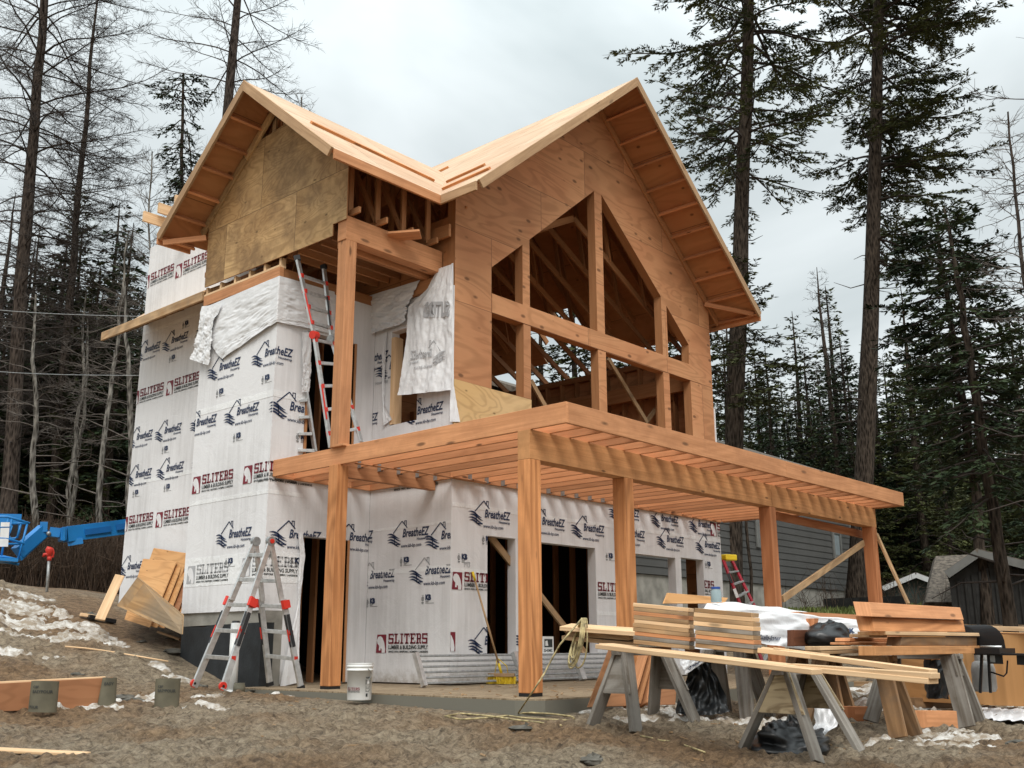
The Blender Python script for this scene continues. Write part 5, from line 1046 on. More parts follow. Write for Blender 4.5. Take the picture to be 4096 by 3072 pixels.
cover('grey_plastic', TR([([(1450, 1110), (1560, 1120), (1650, 1150)], 0), ([(1420, 1220), (1560, 1230), (1700, 1240)], -.02), ([(1440, 1380), (1560, 1400), (1650, 1420)], -.05), ([(1330, 1570), (1480, 1560), (1560, 1470)], -.3)], tg), 'wrap2', 'greyish plastic sheet hanging behind the plywood-ended sawhorse', 'plastic sheet', amp=.03, nu=24, nv=24, seed=8)
c0 = qu(1180, 1500, t=t1+.75)
mb = MB()
def lump2(u, v_):
    a = u*math.pi*.55; b_ = v_*2*math.pi; r = 1+.4*(float(fbm(np.array(u*6+9), np.array(abs(v_-.5)*8), 4))-.5)*2; p = c0+Vector((math.cos(b_)*math.sin(a)*.5*r, math.sin(b_)*math.sin(a)*.3*r, 0)); return Vector((p.x, p.y, h(p.x, p.y)+math.cos(a)*.24*r-.02))
mb.grid(lump2, 24, 44); one('black_plastic', mb, M_['tarpblk'], 'crumpled black plastic on the ground between the legs of the plywood-ended sawhorse', 'plastic sheet', smooth=True)
tk = math.hypot(fc2.x-CAM.x, fc2.y-CAM.y)+1.1
o_, _ = cover('black_sack', [[qs(x, y, t=tk+d) for x, y, d in r] for r in [[(900, 860, .1), (965, 870, 0), (1100, 870, -.05), (1190, 870, .05)], [(890, 1000, .1), (960, 1000, 0), (1100, 1000, -.1), (1205, 1000, .05)], [(900, 1200, .1), (950, 1200, 0), (1100, 1200, -.1), (1215, 1200, .05)], [(930, 1330, .1), (940, 1340, 0), (1080, 1345, -.1), (1200, 1340, .05)]]], 'tarpblk', 'black plastic hanging between the two rear sawhorses', 'plastic sheet', amp=.03, nu=20, nv=20, seed=3)
cover('blue_white_tarp', [[Ge(x, y)+Vector((0, 0, .05)) for x, y in r] for r in [[(1900, 1185), (2050, 1195), (2230, 1215)], [(1900, 1230), (2060, 1240), (2260, 1250)], [(1925, 1290), (2080, 1300), (2300, 1300)]]], 'wrap2', 'white and blue tarp crumpled flat on the ground at right', 'tarp', amp=.05, nu=24, nv=40, seed=12)
# plywood leaning behind the first sawhorse
tpl = tA+1.0
prism('leaning_plywood', 'plyred', [qt(1010, 752, t=tpl+.12), qt(1250, 735, t=tpl+.35), qt(1230, 1432, t=tpl+.1), qt(752, 1448, t=tpl-.15)], (.015, .02, 0), 'reddish plywood panel leaning behind the plain grey sawhorse', 'plywood')
for k, (x0, x1) in enumerate([(1430, 1245), (1500, 1330), (1520, 1430)]):
    plank('leaning_board', 'rim' if k != 1 else 'frame', qt(x0, 800, t=tpl+.45+k*.03), qt(x1, 1425, t=tpl+.1+k*.03), .16, .03, ['reddish board leaning beside the plywood panel', 'brown board leaning between two reddish boards', 'orange board leaning at the right behind the plain grey sawhorse'][k], 'board', 'boards leaning behind the plain grey sawhorse', up=(1, -.3, 0))
prism('leaning_plywood', 'plyred', [qt(1640, 1060, t=tpl+.5), qt(1840, 1080, t=tpl+.6), qt(1815, 1415, t=tpl+.45), qt(1430, 1425, t=tpl+.35)], (.015, .02, 0), 'brown panel standing low between the sawhorse legs', 'plywood')
# ---- bucket
P = qc(238, 1572, x=-2.40)
tb_ = math.hypot(P.x-CAM.x, P.y-CAM.y); R0 = 160/2*.57262/F*tb_; R1 = 178/2*.57262/F*tb_; HB = 235*.57262/F*tb_
bk = MB(); bk.lathe(P, [(0, 0), (R0*.97, 0), (R0, .01), (R1*.94, HB*.80), (R1, HB*.80), (R1, HB*.83), (R1*.95, HB*.835), (R1*.96, HB*.90), (R1*1.0, HB*.905), (R1, HB*.93), (R1*.96, HB*.935), (R1*.98, HB*.985), (R1*1.01, HB), (R1*.92, HB), (R1*.85, HB*.1), (0, HB*.1)], 40)
bo = bk.build('bucket', M_['white'], origin=P, smooth=True); tag(bo, 'white plastic bucket with red lettering beside the left porch post', 'bucket')
mb = MB(); az0 = math.atan2(CAM.y-P.y, CAM.x-P.x)
def onb(a, c, lift=.002):   # a metres around (right positive), c height
    fr = c/(HB*.80); rad = R0+(R1*.94-R0)*fr+lift; th = az0+a/rad; return P+Vector((math.cos(th)*rad, math.sin(th)*rad, c+.0))
dd = []; slit(dd, -.215, .085, .22, 0, 1, 3, head=False); dd = [q for q in dd if q[1] != 3 and all(p[0] > -.20 for p in q[0])]
put_text(dd, 'WARNING', .07, .235, .075, .016, 1, .05); tri_poly(dd, [(.07, .17), (.14, .17), (.14, .225), (.07, .225)], 1); tri_poly(dd, [(.085, .18), (.125, .18), (.118, .215), (.095, .215)], 2)
for k in range(6): seg(dd, (.07, .155-k*.012), (.14-(k % 3)*.01, .155-k*.012), .005, 1)
tri_poly(dd, [(.075, .04), (.10, .04), (.10, .075), (.075, .075)], 1)
for q, m_ in dd: mb.face([onb(a, c, .002+.001*(m_ == 2)) for a, c in q], m=m_)
mb.build('bucket_print', [M_['red'], M_['ink'], M_['white']], bo)
mb = MB(); mb.tube([onb(.09+.06*math.sin(i/8*3.1), HB*.86-i/8*.13, .012) for i in range(9)], .0035, 6); mb.build('handle', M_['galv'], bo)
# ---- drain pipe, cap
P = qb(572, 1498, y=B-.28); P = Vector((P.x, P.y, h(P.x, P.y)-.05)); Pt = qb(600, 1035, y=B-.22)
mb = MB(); mb.tube([P, Pt], .062, 20); dp = one('drain_pipe', mb, M_['white'], 'white drain pipe leaning against the black foundation', 'pipe', smooth=True)
mb = MB(); mb.tube([P-Vector((0, 0, .02)), P+(Pt-P)*.09], .076, 20); mb.build('pipe_collar', M_['white'], dp, smooth=True)
mb = MB(); mb.tube([Pt-(Pt-P)*.04, Pt+(Pt-P)*.03], .05, 16); mb.build('pipe_end', M_['black'], dp, smooth=True)
P = qb(622, 1498, y=B-.42); P.z = h(P.x, P.y)
mb = MB(); mb.lathe(P, [(0, 0), (.075, 0), (.075, .10), (.068, .1), (.068, .13), (0, .13)], 20); one('pipe_cap', mb, M_['carton'], 'small dirty pipe stub beside the white drain pipe', 'pipe', smooth=True)
# ---- articulated ladders
def ladder(name, label, hinges, feet, rails=5, wheels=True, red='orange', up_lab=True, mids=True):
    """hinges: 2 tops (left,right); feet: ((l,r) of near section, (l,r) of far section)"""
    o = thing(name, tuple((Vector(feet[0][0])+Vector(feet[0][1]))/2), label, 'ladder')
    Hl, Hr = Vector(hinges[0]), Vector(hinges[1])
    for si, (fl, fr) in enumerate(feet):
        fl, fr = Vector(fl), Vector(fr); al = (fr-fl).normalized(); nrm = (Hl-fl).cross(al).normalized()
        for side, (Hh, ft) in enumerate(((Hl, fl), (Hr, fr))):
            d = (Hh-ft).normalized(); md = Hh.lerp(ft, .42)
            timber('rail', M_['alu'], o, Hh, md, .03, .075, up=nrm); lo = timber('outer_rail', M_['alu'], o, Hh.lerp(ft, .40)+al*(-.03 if side == 0 else .03), ft+al*(-.05 if side == 0 else .05), .034, .085, up=nrm)
            sgn = -1 if side == 0 else 1
            mb = MB(); a = Hh.lerp(ft, .50)+al*sgn*.05; b_ = Hh.lerp(ft, .72)+al*sgn*.05; off = al*sgn*.019
            mb.beam(a+off, b_+off, .003, .05, up=nrm); off2 = nrm*(.045 if nrm.dot(CAM-a) > 0 else -.045); mb.beam(a+off2, b_+off2, .03, .003, up=nrm); mb.build('sticker', M_['label'], lo)
            mb = MB(); mb.beam(Hh.lerp(ft, .60)+off2*1.06+al*sgn*.05, Hh.lerp(ft, .68)+off2*1.06+al*sgn*.05, .022, .003, up=nrm); mb.build('sticker', M_[red], lo)
            mb = MB(); mb.beam(Hh.lerp(ft, .40)+al*sgn*.06, Hh.lerp(ft, .46)+al*sgn*.06, .05, .11, up=nrm, cut0=.015); mb.build('lock_clip', M_[red], lo)
            if not wheels or si == 1:
                mb = MB(); mb.beam(ft+d*.03+al*sgn*.05, ft-d*.02+al*sgn*.05, .045, .10, up=nrm); mb.build('foot', M_['black'], lo)
            else:
                mb = MB(); c = ft+al*sgn*.05+Vector((0, 0, .045)); mb.tube([c-al*.016, c+al*.016], .05, 18); w_ = mb.build('wheel', M_[red], lo); 
                mb = MB(); mb.tube([c-al*.02, c+al*.02], .017, 12); mb.build('wheel', M_['black'], lo)
        n_ = rails
        for k in range(n_):
            f = .10+k*(.86/n_)*1.02; wd = .0 if f < .4 else .05
            a = Hl.lerp(fl, f)-al*wd; b_ = Hr.lerp(fr, f)+al*wd; timber('rung', M_['alu'], o, a, b_, .045, .05, up=(0, 0, 1))
            if f > .4:
                for e in (a, b_):
                    mb = MB(); mb.beam(e-al*.012, e+al*.012, .06, .06); mb.build('rung_end', M_[red], o)
    for Hh in (Hl, Hr):
        al = (Hr-Hl).normalized(); mb = MB(); mb.tube([Hh-al*.03, Hh+al*.03], .062, 20); hg = mb.build('hinge', M_['galv'], o); s_ = -1 if (Hh-Hl).length < .01 else 1
        mb = MB(); mb.tube([Hh+al*s_*.028, Hh+al*s_*.045], .03, 14); mb.build('hinge_knob', M_['black'] if s_ < 0 else M_[red], hg)
    return o
gl = lambda p: Vector((p.x, p.y, max(h(p.x, p.y), -.4)+.0))
t_a = 13.0
F0 = qb(490, 1500, t=13.35); F1 = qb(322, 1483, t=13.8); E1 = qb(1035, 1487, t=14.05); E0 = qb(855, 1465, t=14.38)
H1 = qb(843, 462, t=13.85); H0 = qb(737, 464, t=14.15)
ladder('folding_ladder', 'aluminium folding ladder with red clips standing open below the porch corner', (H0, H1), ((F1, F0), (E0, E1)))
# upper ladder stands on the porch deck
U0 = qw(345, 1545, t=14.0); U1 = qw(570, 1500, t=14.4)
Ht0 = qw(85, 75, t=14.25); Ht1 = qw(300, 150, t=14.75)
LF = qw(340, 1545, t=14.1); RFb = qw(215, 1575, t=15.0); RF = qw(575, 1500, t=14.35)
def lad2():
    o = thing('folding_ladder', tuple(LF), 'aluminium folding ladder with red rung ends standing up to the porch ceiling', 'ladder')
    Lt, Rt = qw(80, 80, t=14.2), qw(285, 150, t=14.7); Lm, Rm = qw(210, 665, t=14.15), qw(345, 700, t=14.6); Lb, Rb = qw(338, 1545, t=14.1), qw(575, 1500, t=14.35)
    for a, b_ in ((Lt, Lm), (Rt, Rm), (Lm, Lb), (Rm, Rb)):
        r_ = timber('rail', M_['alu'], o, a, b_, .035, .075, up=(Rt-Lt).normalized())
    for a, b_ in ((Lt.lerp(Lm, .45), Lt.lerp(Lm, .85)), (Lm.lerp(Lb, .45), Lm.lerp(Lb, .75))):
        mb = MB(); of = (CAM-a).normalized()*.045; mb.beam(a+of, b_+of, .03, .02, up=(1, -.5, 0)); mb.build('sticker', M_['orange'], o)
    mb = MB(); of = (CAM-Rt).normalized()*.045; mb.beam(Rt.lerp(Rm, .4)+of, Rt.lerp(Rm, .8)+of, .04, .02, up=(1, -.5, 0)); mb.build('sticker', M_['label'], o)
    for k in range(1, 10):
        f = k/9.6; a = Lt.lerp(Lm, f*2) if f < .5 else Lm.lerp(Lb, f*2-1); b_ = Rt.lerp(Rm, f*2) if f < .5 else Rm.lerp(Rb, f*2-1)
        timber('rung', M_['alu'], o, a, b_, .04, .045)
        for e in (a, b_):
            dr = (b_-a).normalized(); mb = MB(); mb.beam(e-dr*.025, e+dr*.025, .06, .06); mb.build('rung_end', M_['orange'], o)
    for p in (Lm, Rm):
        mb = MB(); mb.tube([p-(Rt-Lt).normalized()*.05, p+(Rt-Lt).normalized()*.05], .06, 16); mb.build('hinge', M_['orange'] if p is Lm else M_['galv'], o)
    for p in (Lt, Rt):
        mb = MB(); mb.beam(p, p+(p-Lm if p is Lt else p-Rm).normalized()*.07, .06, .09); mb.build('foot', M_['black'], o)
    Bt0, Bt1 = qw(110, 1100, t=14.9), qw(150, 1090, t=15.1); Bb0, Bb1 = qw(80, 1575, t=14.9), qw(215, 1575, t=15.05)
    timber('rail', M_['alu'], o, qw(135, 1040, t=15), Bb1, .035, .07, up=(0, 1, 0))
    for k in range(4): timber('rung', M_['alu'], o, qw(92-3*k, 1180+k*128, t=14.95), qw(150+20*k, 1172+k*132, t=15.0), .04, .045)
lad2()
# ---- red fibreglass step ladder beyond the house corner
def redlad():
    T = qd(1725, 45, t=21.5); o = thing('step_ladder', (T.x, T.y, h(T.x, T.y)), 'red fibreglass step ladder with a yellow top leaning past the right house corner', 'ladder')
    mb = MB(); mb.beam(qd(1682, 58, t=21.5), qd(1768, 62, t=21.7), .3, .12); bevel(mb.build('ladder_top', M_['yellow'], o), .02)
    zz = lambda p: p
    L0, L1 = qd(1700, 80, t=21.4), qd(2040, 960, t=20.4); R0_, R1_ = qd(1768, 85, t=21.8), qd(2120, 800, t=21.4)
    timber('rail', M_['fibre'], o, L0, L1, .03, .09, up=(1, 0, 0)); timber('rail', M_['fibre'], o, R0_, R1_, .03, .09, up=(1, 0, 0))
    for k in range(1, 9):
        f = k/9; timber('step', M_['alu'], o, L0.lerp(L1, f), R0_.lerp(R1_, f), .08, .03)
    mb = MB(); c = L0.lerp(L1, .12)+(CAM-L0).normalized()*.05; mb.beam(c, c+(L1-L0).normalized()*.22, .05, .01, up=(CAM-L0)); mb.build('sticker', M_['ink'], o)
    mb = MB(); c = L0.lerp(L1, .26)+(CAM-L0).normalized()*.05; mb.beam(c, c+(L1-L0).normalized()*.2, .06, .01, up=(CAM-L0)); mb.build('sticker', M_['white'], o)
redlad()
# ---- push broom leaning on the wall
bt = qc(1225, 1455, z=.02); bt = Vector((bt.x, bt.y, .09)); tp_ = qc(1032, 680, y=-.05)
br_ = thing('push_broom', (bt.x, bt.y, 0), 'push broom with yellow bristles leaning against the wrapped wall', 'broom')
l_ = qc(1140, 1440, t=math.hypot(bt.x-CAM.x, bt.y-CAM.y)+.05); r_ = qc(1325, 1440, t=math.hypot(bt.x-CAM.x, bt.y-CAM.y)-.02); l_.z = r_.z = .13
timber('broom_head', M_['oldlumber'], br_, l_, r_, .07, .045)
mb = MB(); rn = random.Random(3)
for k in range(360):
    f = rn.random(); p = l_.lerp(r_, f)+Vector((rn.uniform(-.02, .02), rn.uniform(-.03, .03), -.02)); q = p+Vector((rn.uniform(-.02, .02), rn.uniform(-.03, .03), -.10)); q.z = max(q.z, .004); mb.tube([p, q], .0035, 3, cap=False)
mb.build('bristles', M_['yellow'], br_, fixn=False)
mb = MB(); mid = l_.lerp(r_, .5)+Vector((0, 0, .02)); mb.tube([mid, tp_], .014, 10); mb.build('handle', M_['oldlumber'], br_, smooth=True)
mb = MB(); dirh = (tp_-mid).normalized(); mb.tube([mid, mid+dirh*.14], .02, 10); mb.tube([tp_-dirh*.12, tp_+dirh*.01], .018, 10); mb.build('yellow_sleeve', M_['yellow'], br_, smooth=True)
mb = MB()
for e in (.25, .75): mb.tube([l_.lerp(r_, e)+Vector((0, 0, .02)), l_.lerp(r_, .5+(e-.5)*.8)+Vector((0, 0, .12)), mid+dirh*.22], .006, 6)
mb.build('brace', M_['yellow'], br_, smooth=True)
# ---- aluminium scaffold planks against the wall
def alup(x0, x1, y_, label, z0=.02, z1=.43, tilt=.18, nsl=6):
    o = thing('scaffold_plank', ((x0+x1)/2, y_, 0), label, 'scaffold plank', 'aluminium scaffold planks against the wall')
    for k in range(nsl):
        f = (k+.5)/nsl; z = z0+(z1-z0)*f; y = y_+tilt*f
        mb = MB(); mb.beam((x0+.03, y, z), (x1-.03, y, z), .02, (z1-z0)/nsl*.40, up=(0, tilt, z1-z0)); bevel(mb.build('slat', M_['galv'], o), .004)
    for x in (x0, x1):
        mb = MB(); mb.beam((x, y_-.03, z0), (x, y_+tilt-.03, z1), .06, .07, up=(0, 1, 0)); mb.build('end_rail', M_['alu'], o)
    return o
w0 = qc(660, 1330, y=-.25); w1 = qc(1260, 1400, y=-.25)
alup(w0.x, 1.12, -.32, 'slatted aluminium scaffold plank on its side, left of the broom'); alup(1.2, 2.5, -.30, 'slatted aluminium scaffold plank on its side behind the center porch post'); alup(2.58, 4.0, -.28, 'slatted aluminium scaffold plank on its side, behind the plank pile at right')
# box of shims on the sill
p = qd(325, 790, y=.03); mb = MB(); mb.box(p.x, p.x+.26, .03, .14, .411, .66); bx_ = one('shim_box', mb, M_['white'], 'white printed box of shims on the window sill behind the center post', 'box')
mb = MB(); dd = []; put_text(dd, 'SHIMS', 0, 0, .2, .045, 0, .02); tri_poly(dd, [(.01, .07), (.2, .07), (.2, .19), (.01, .19)], 0); tri_poly(dd, [(.03, .09), (.1, .09), (.08, .17), (.03, .16)], 1)
for q, m_ in dd: mb.face([(p.x+.03+a, .028-.001*m_, .43+c) for a, c in q], m=m_)
mb.build('box_print', [M_['ink'], M_['white']], bx_)
# ---- plywood stack leaning on the recessed wall
GP = 'plywood sheets leaning on the far-left wall'
for k in range(7):
    a = qa(885+k*13, 368+k*6, x=RX-.28+k*.02) if k else None
    tl = qa(885, 366, x=-1.30); tr_ = qa(1090, 385, x=-1.30); brp = qa(925, 790, x=-2.1); blp = qa(770, 740, x=-2.1)
    off = Vector((.075*k, -.075*k, -.006*k))
    if k == 6: off = Vector((.28, .0, 0))
    f = [tl+off, tr_+off, brp+off, blp+off]
    if k == 6: f = [qa(950, 300, x=-1.16), qa(1170, 335, x=-1.16), qa(1000, 790, x=-1.75), qa(800, 720, x=-1.75)]
    prism('plywood_sheet', 'plystack' if k != 3 else 'plyred', f, (.016, .0, .008), 'front sheet of the leaning plywood stack, pale with swirling grain' if k == 0 else ('rearmost, tallest sheet of the leaning plywood stack' if k == 6 else f'plywood sheet in the leaning stack, {["","second","third","fourth","fifth","sixth"][k]} from the front'), 'plywood', GP, bev=0)
prism('plywood_strip', 'plydirty', [qa(850, 478, x=-2.25), qa(1132, 715, x=-2.15), qa(1125, 832, x=-2.3), qa(722, 655, x=-2.4)], (.018, 0, .004), 'dirty L-shaped plywood strip leaning across the front of the stack', 'plywood', bev=0)
plank('stud_board', 'lumber', qa(742, 468, t=17.4), qa(618, 742, t=16.6), .03, .14, 'pale board leaning on the dirt left of the plywood stack', 'board', up=(1, -.4, 0))
plank('ground_board', 'lumber', Ga(495, 728)+Vector((0, 0, .05)), Ga(600, 745)+Vector((0, 0, .05)), .1, .05, 'pale board end lying on the snow', 'board')
plank('ground_board', 'jarlid' if False else 'tarpblk', Ga(545, 745)+Vector((0, 0, .06)), Ga(712, 768)+Vector((0, 0, .04)), .1, .06, 'dark blue painted board lying on the snow', 'board')
plank('lath_strip', 'lumber', Ga(975, 832)+Vector((0, 0, .04)), Ga(1112, 880)+Vector((0, 0, .04)), .05, .03, 'thin wooden strip lying on snow near the foundation', 'board')
mb = MB(); mb.tube([Ga(x, y)+Vector((0, 0, .05)) for x, y in [(400, 930), (520, 940), (640, 955), (760, 975), (880, 995), (1040, 1022)]], .012, 5); one('long_lath', mb, M_['lumber'], 'long thin lath bent across the mud slope', 'lath', smooth=True)
mb = MB(); mb.tube([Ga(x, y)+Vector((0, 0, .05)) for x, y in [(300, 425), (450, 435), (600, 445), (700, 455)]], .05, 5); one('rusty_bar', mb, M_['rim'], 'rusty brown board along the crest of the dirt mound', 'board')
plank('loose_plank', 'lumber', Ga(-60, 1570)+Vector((0, 0, .03)), Ga(520, 1600)+Vector((0, 0, .03)), .17, .02, 'muddy pale plank lying at the bottom left corner', 'board')
# ---- form panel and flattened cardboard tubes
tf = 12.2
def FP(x, y, t): return qa(x, y, t=t)
prism('form_panel', 'plyred', [FP(-260, 1150, tf-.1), FP(700, 1098, tf+.3), FP(700, 1285, tf+.3), FP(-260, 1320, tf-.1)], (.01, .03, 0), 'low red-brown plywood panel standing on edge in the mud at left', 'plywood')
prism('form_panel', 'lumber', [FP(-260, 1136, tf-.05), FP(655, 1092, tf+.33), FP(655, 1108, tf+.33), FP(-260, 1150, tf-.05)], (.01, .03, 0), 'thin pale strip along the top of the standing panel', 'board')
def carton(c4, t, label, lines):
    f = [FP(*c4[0], t), FP(*c4[1], t+.03), FP(*c4[2], t+.03), FP(*c4[3], t)]
    w_ = (f[1]-f[0]).length; hh_ = (f[3]-f[0]).length; mb = MB(); n = 14
    cen = (f[0]+f[1]+f[2]+f[3])/4; back = Vector((fw.x, fw.y, 0)).normalized()
    ring = lambda a, b_: [a.lerp(b_, .5)+(b_-a)*.5*math.cos(2*math.pi*i/n)+back*w_*.32*(math.sin(2*math.pi*i/n)+1) for i in range(n)]
    top = ring(f[0], f[1]); bot = ring(f[3], f[2])
    for i in range(n): mb.face([bot[i], bot[(i+1) % n], top[(i+1) % n], top[i]], [(0, 0), (1, 0), (1, 1), (0, 1)])
    o = one('cardboard_tube', mb, M_['carton'], label, 'form tube', 'short cardboard form tubes in the mud', smooth=True)
    mb = MB()
    for s_, u0_, v0_, wd, ht in lines:
        dd = []; put_text(dd, s_, 0, 0, wd, ht, 0, .015)
        for q, m_ in dd:
            P_ = []
            for a, c in q:
                uu_ = u0_+a; vv = v0_+c; x_ = 2*uu_-1; dep = (1-math.sqrt(max(0, 1-x_*x_)))*w_*.32; P_.append((f[3].lerp(f[2], uu_)).lerp(f[0].lerp(f[1], uu_), vv)+back*(dep-.006))
            mb.face(P_)
    mb.build('tube_print', M_['ink'], o)
carton([(172, 1122), (345, 1125), (328, 1318), (150, 1312)], tf-.35, 'short cardboard form tube in front of the standing panel', [('CBF', .2, .78, .22, .08), ('EASYPOUR', .2, .62, .7, .1), ('POUR', .12, .12, .35, .09)])
carton([(947, 1108), (1105, 1106), (1090, 1300), (937, 1285)], tf+.1, 'short cardboard form tube standing alone in the mud', [('CBF', .2, .7, .22, .08), ('EASYPOUR', .2, .55, .7, .1)])
carton([(625, 1100), (715, 1100), (705, 1288), (588, 1285)], tf+.2, 'short cardboard form tube at the right end of the standing panel', [('EASY', .3, .75, .6, .1)])
# ---- frost-free hydrant
P = qa(294, 530, t=18.2); tH = math.hypot(P.x-CAM.x, P.y-CAM.y); o = thing('yard_hydrant', tuple(P), 'red hand hydrant on a thin grey pipe in the dirt at left', 'hydrant')
T = qa(303, 372, t=tH); mb = MB(); mb.tube([P-Vector((0, 0, .1)), T], .022, 10); mb.build('pipe', M_['galv'], o, smooth=True)
hd = lambda x, y, d=0: qn(x, y, t=tH+d)
mb = MB(); mb.tube([hd(780, 1350), hd(780, 1290)], .035, 12); mb.tube([hd(780, 1290), hd(775, 1180), hd(790, 1140)], [.03, .06, .045], 12); mb.build('hydrant_head', M_['hydr'], o, smooth=True)
mb = MB(); mb.tube([hd(780, 1280), hd(740, 1250), hd(700, 1255), hd(695, 1295)], [.03, .03, .028, .03], 10); mb.build('spout', M_['hydr'], o, smooth=True)
mb = MB(); mb.tube([hd(795, 1150), hd(835, 1175), hd(850, 1230), hd(840, 1290), hd(810, 1300)], .016, 8); mb.build('lever', M_['hydr'], o, smooth=True)
# ---- boom lift
tL = 25.0
o = thing('boom_lift', tuple(pol(.38, tL, h(*pol(.38, tL)[:2]))), 'blue boom lift with its basket parked low behind the dirt mound', 'boom lift')
Ln = lambda x, y, d=0: qn(x, y, t=tL+d)
def bar(nm, pts, r_, mat='blue', par=o, n=8): mb = MB(); mb.tube(pts, r_, n); return mb.build(nm, M_[mat], par, smooth=True)
a, b_ = Ln(1030, 940), Ln(2300, 780, .8)
bm_ = timber('main_boom', M_['blue'], o, a, b_, .3, .34); 
mb = MB(); fr_ = (CAM-a).normalized()*.22; mb.beam(Ln(1340, 905, .2)+fr_, Ln(1750, 850, .45)+fr_, .02, .13); mb.beam(Ln(1830, 830, .5)+fr_, Ln(2050, 795, .6)+fr_, .02, .13); mb.build('painted_patch', M_['blue2'], bm_)
mb = MB(); mb.beam(Ln(940, 945, -.02), Ln(1030, 945), .34, .26); mb.beam(Ln(960, 940, -.03), Ln(1000, 940, -.02), .40, .3); mb.build('boom_collar', M_['blue'], o)
mb = MB(); mb.beam(Ln(780, 900), Ln(950, 920), .24, .2); mb.build('boom_link', M_['blue'], o)
timber('jib', M_['blue'], o, Ln(700, 860), Ln(270, 1230, -.3), .22, .26); timber('jib_lower', M_['blue'], o, Ln(740, 930), Ln(300, 1330, -.3), .12, .09)
bar('cylinder', [Ln(640, 960, -.12), Ln(390, 1180, -.3)], .035, 'black')
timber('jib_head', M_['blue'], o, Ln(630, 830), Ln(750, 830), .3, .22)
mb = MB(); mb.beam(Ln(1070, 1080), Ln(1310, 1040), .12, .13); mb.build('cable_tray', M_['blue'], o)
bar('pivot_pin', [Ln(770, 925, -.2), Ln(770, 925, .2)], .05, 'galv')
# basket
W0 = lambda x, y: Ln(x, y, -1.2); Wb = lambda x, y: Ln(x, y, -.5)
for pts in ([W0(-300, 650), W0(120, 660), W0(470, 765)], [W0(-300, 980), W0(100, 1000), W0(390, 1090)], [W0(-300, 1280), W0(60, 1290), W0(290, 1340)], [W0(-300, 1340), W0(40, 1360), W0(300, 1415)], [Wb(-300, 640), Wb(250, 690), Wb(440, 770)], [Wb(-300, 1090), Wb(380, 1090)], [W0(190, 765), W0(430, 765)], [W0(-300, 830), W0(160, 825)]): bar('basket_rail', pts, .028)
for x0, x1 in ((130, 10), (430, 285), (190, 130), (330, 270), (-150, -200)): bar('basket_post', [W0(x0, 690 if x0 < 200 else 770), W0(x1 if x1 != 270 else 270, 1350 if x1 in (10, 285, -200) else 1000)], .024)
bar('gate_rail', [W0(190, 800), W0(135, 960), W0(170, 1000), W0(240, 1000), W0(290, 950), W0(330, 790)], .02)
mb = MB(); mb.beam(W0(-300, 1330), W0(280, 1370), .8, .06); mb.build('basket_floor', M_['blue'], o)
mb = MB(); mb.beam(W0(0, 940), W0(140, 940), .05, .5); mb.build('control_box', M_['white'], o); mb = MB(); mb.beam(Wb(175, 860), Wb(280, 860), .2, .28); mb.build('control_box', M_['black'], o); mb = MB(); mb.beam(Wb(-200, 760), Wb(330, 770), .1, .4); mb.build('rear_guard', M_['blue'], o)
mb = MB(); cb_ = Ln(-600, 1500, .6); mb.beam(Ln(-1500, 1380, 1.2), Ln(-500, 1380, 1.2), 1.2, .35); mb.build('chassis', M_['blue'], o)
for x in (-1400, -600): bar('wheel', [Ln(x, 1440, .5), Ln(x, 1440, .9)], .38, 'black', o, 20)
# ---- overhead cables
for y0, y1, lab in ((1000+205*.84388, 1000+315*.84388, 'upper overhead cable crossing the forest at left'), (1000+512*.84388, 1000+595*.84388, 'lower overhead cable crossing the forest at left')):
    mb = MB(); A_ = Q(-900, y0-110, t=30); B_ = Q(560, y1, t=23); pts = [A_.lerp(B_, i/16)-Vector((0, 0, .35*math.sin(math.pi*i/16))) for i in range(17)]; mb.tube(pts, .008, 5); one('overhead_cable', mb, M_['galv'], lab, 'cable', 'overhead cables', smooth=True)

# chips, offcuts and gravel trodden into the mud
def debris(name, n, mat, lmin, lmax, wmin, wmax, label, cat, seed, spots=None):
    rs_ = np.random.RandomState(seed); mb = MB()
    for i in range(n):
        if spots is not None and rs_.rand() < .55: cx, cy, r = spots[rs_.randint(len(spots))]; x, y = cx+rs_.normal()*r, cy+rs_.normal()*r
        else:
            p = pol(rs_.uniform(.36, 1.32), rs_.uniform(6.2, 15)); x, y = p.x, p.y
        on = x > SL[0] and y > SL[2] and x < 7.6
        if on and (y > -.1 or name != 'wood_chips'): continue
        z = .004 if on else h(x, y)+float(rough(np.array([x]), np.array([y]), np.array([math.hypot(x-CAM.x, y-CAM.y)]))[0])
        a_ = rs_.uniform(0, 6.28); l_ = rs_.uniform(lmin, lmax); d = Vector((math.cos(a_), math.sin(a_), rs_.uniform(-.15, .3)))*l_*.5; w_ = rs_.uniform(wmin, wmax); c = Vector((x, y, z+w_*.35))
        mb.beam(c-d, c+d, w_, w_*rs_.uniform(.3, .9), up=(rs_.uniform(-.3, .3), rs_.uniform(-.3, .3), 1))
    o = mb.build(name, M_[mat], origin=(0, 0, 0), fixn=False); tag(o, label, cat, kind='stuff')
debris('wood_chips', 170, 'oldlumber', .02, .09, .006, .02, 'pale wood chips and small offcuts trodden into the mud', 'debris', 3, [(-1.8, -4.6, .7), (-1.5, -5.9, .7), (-.5, -6.4, .6), (-1.9, -2, .9), (0, -1.8, 1.0)])
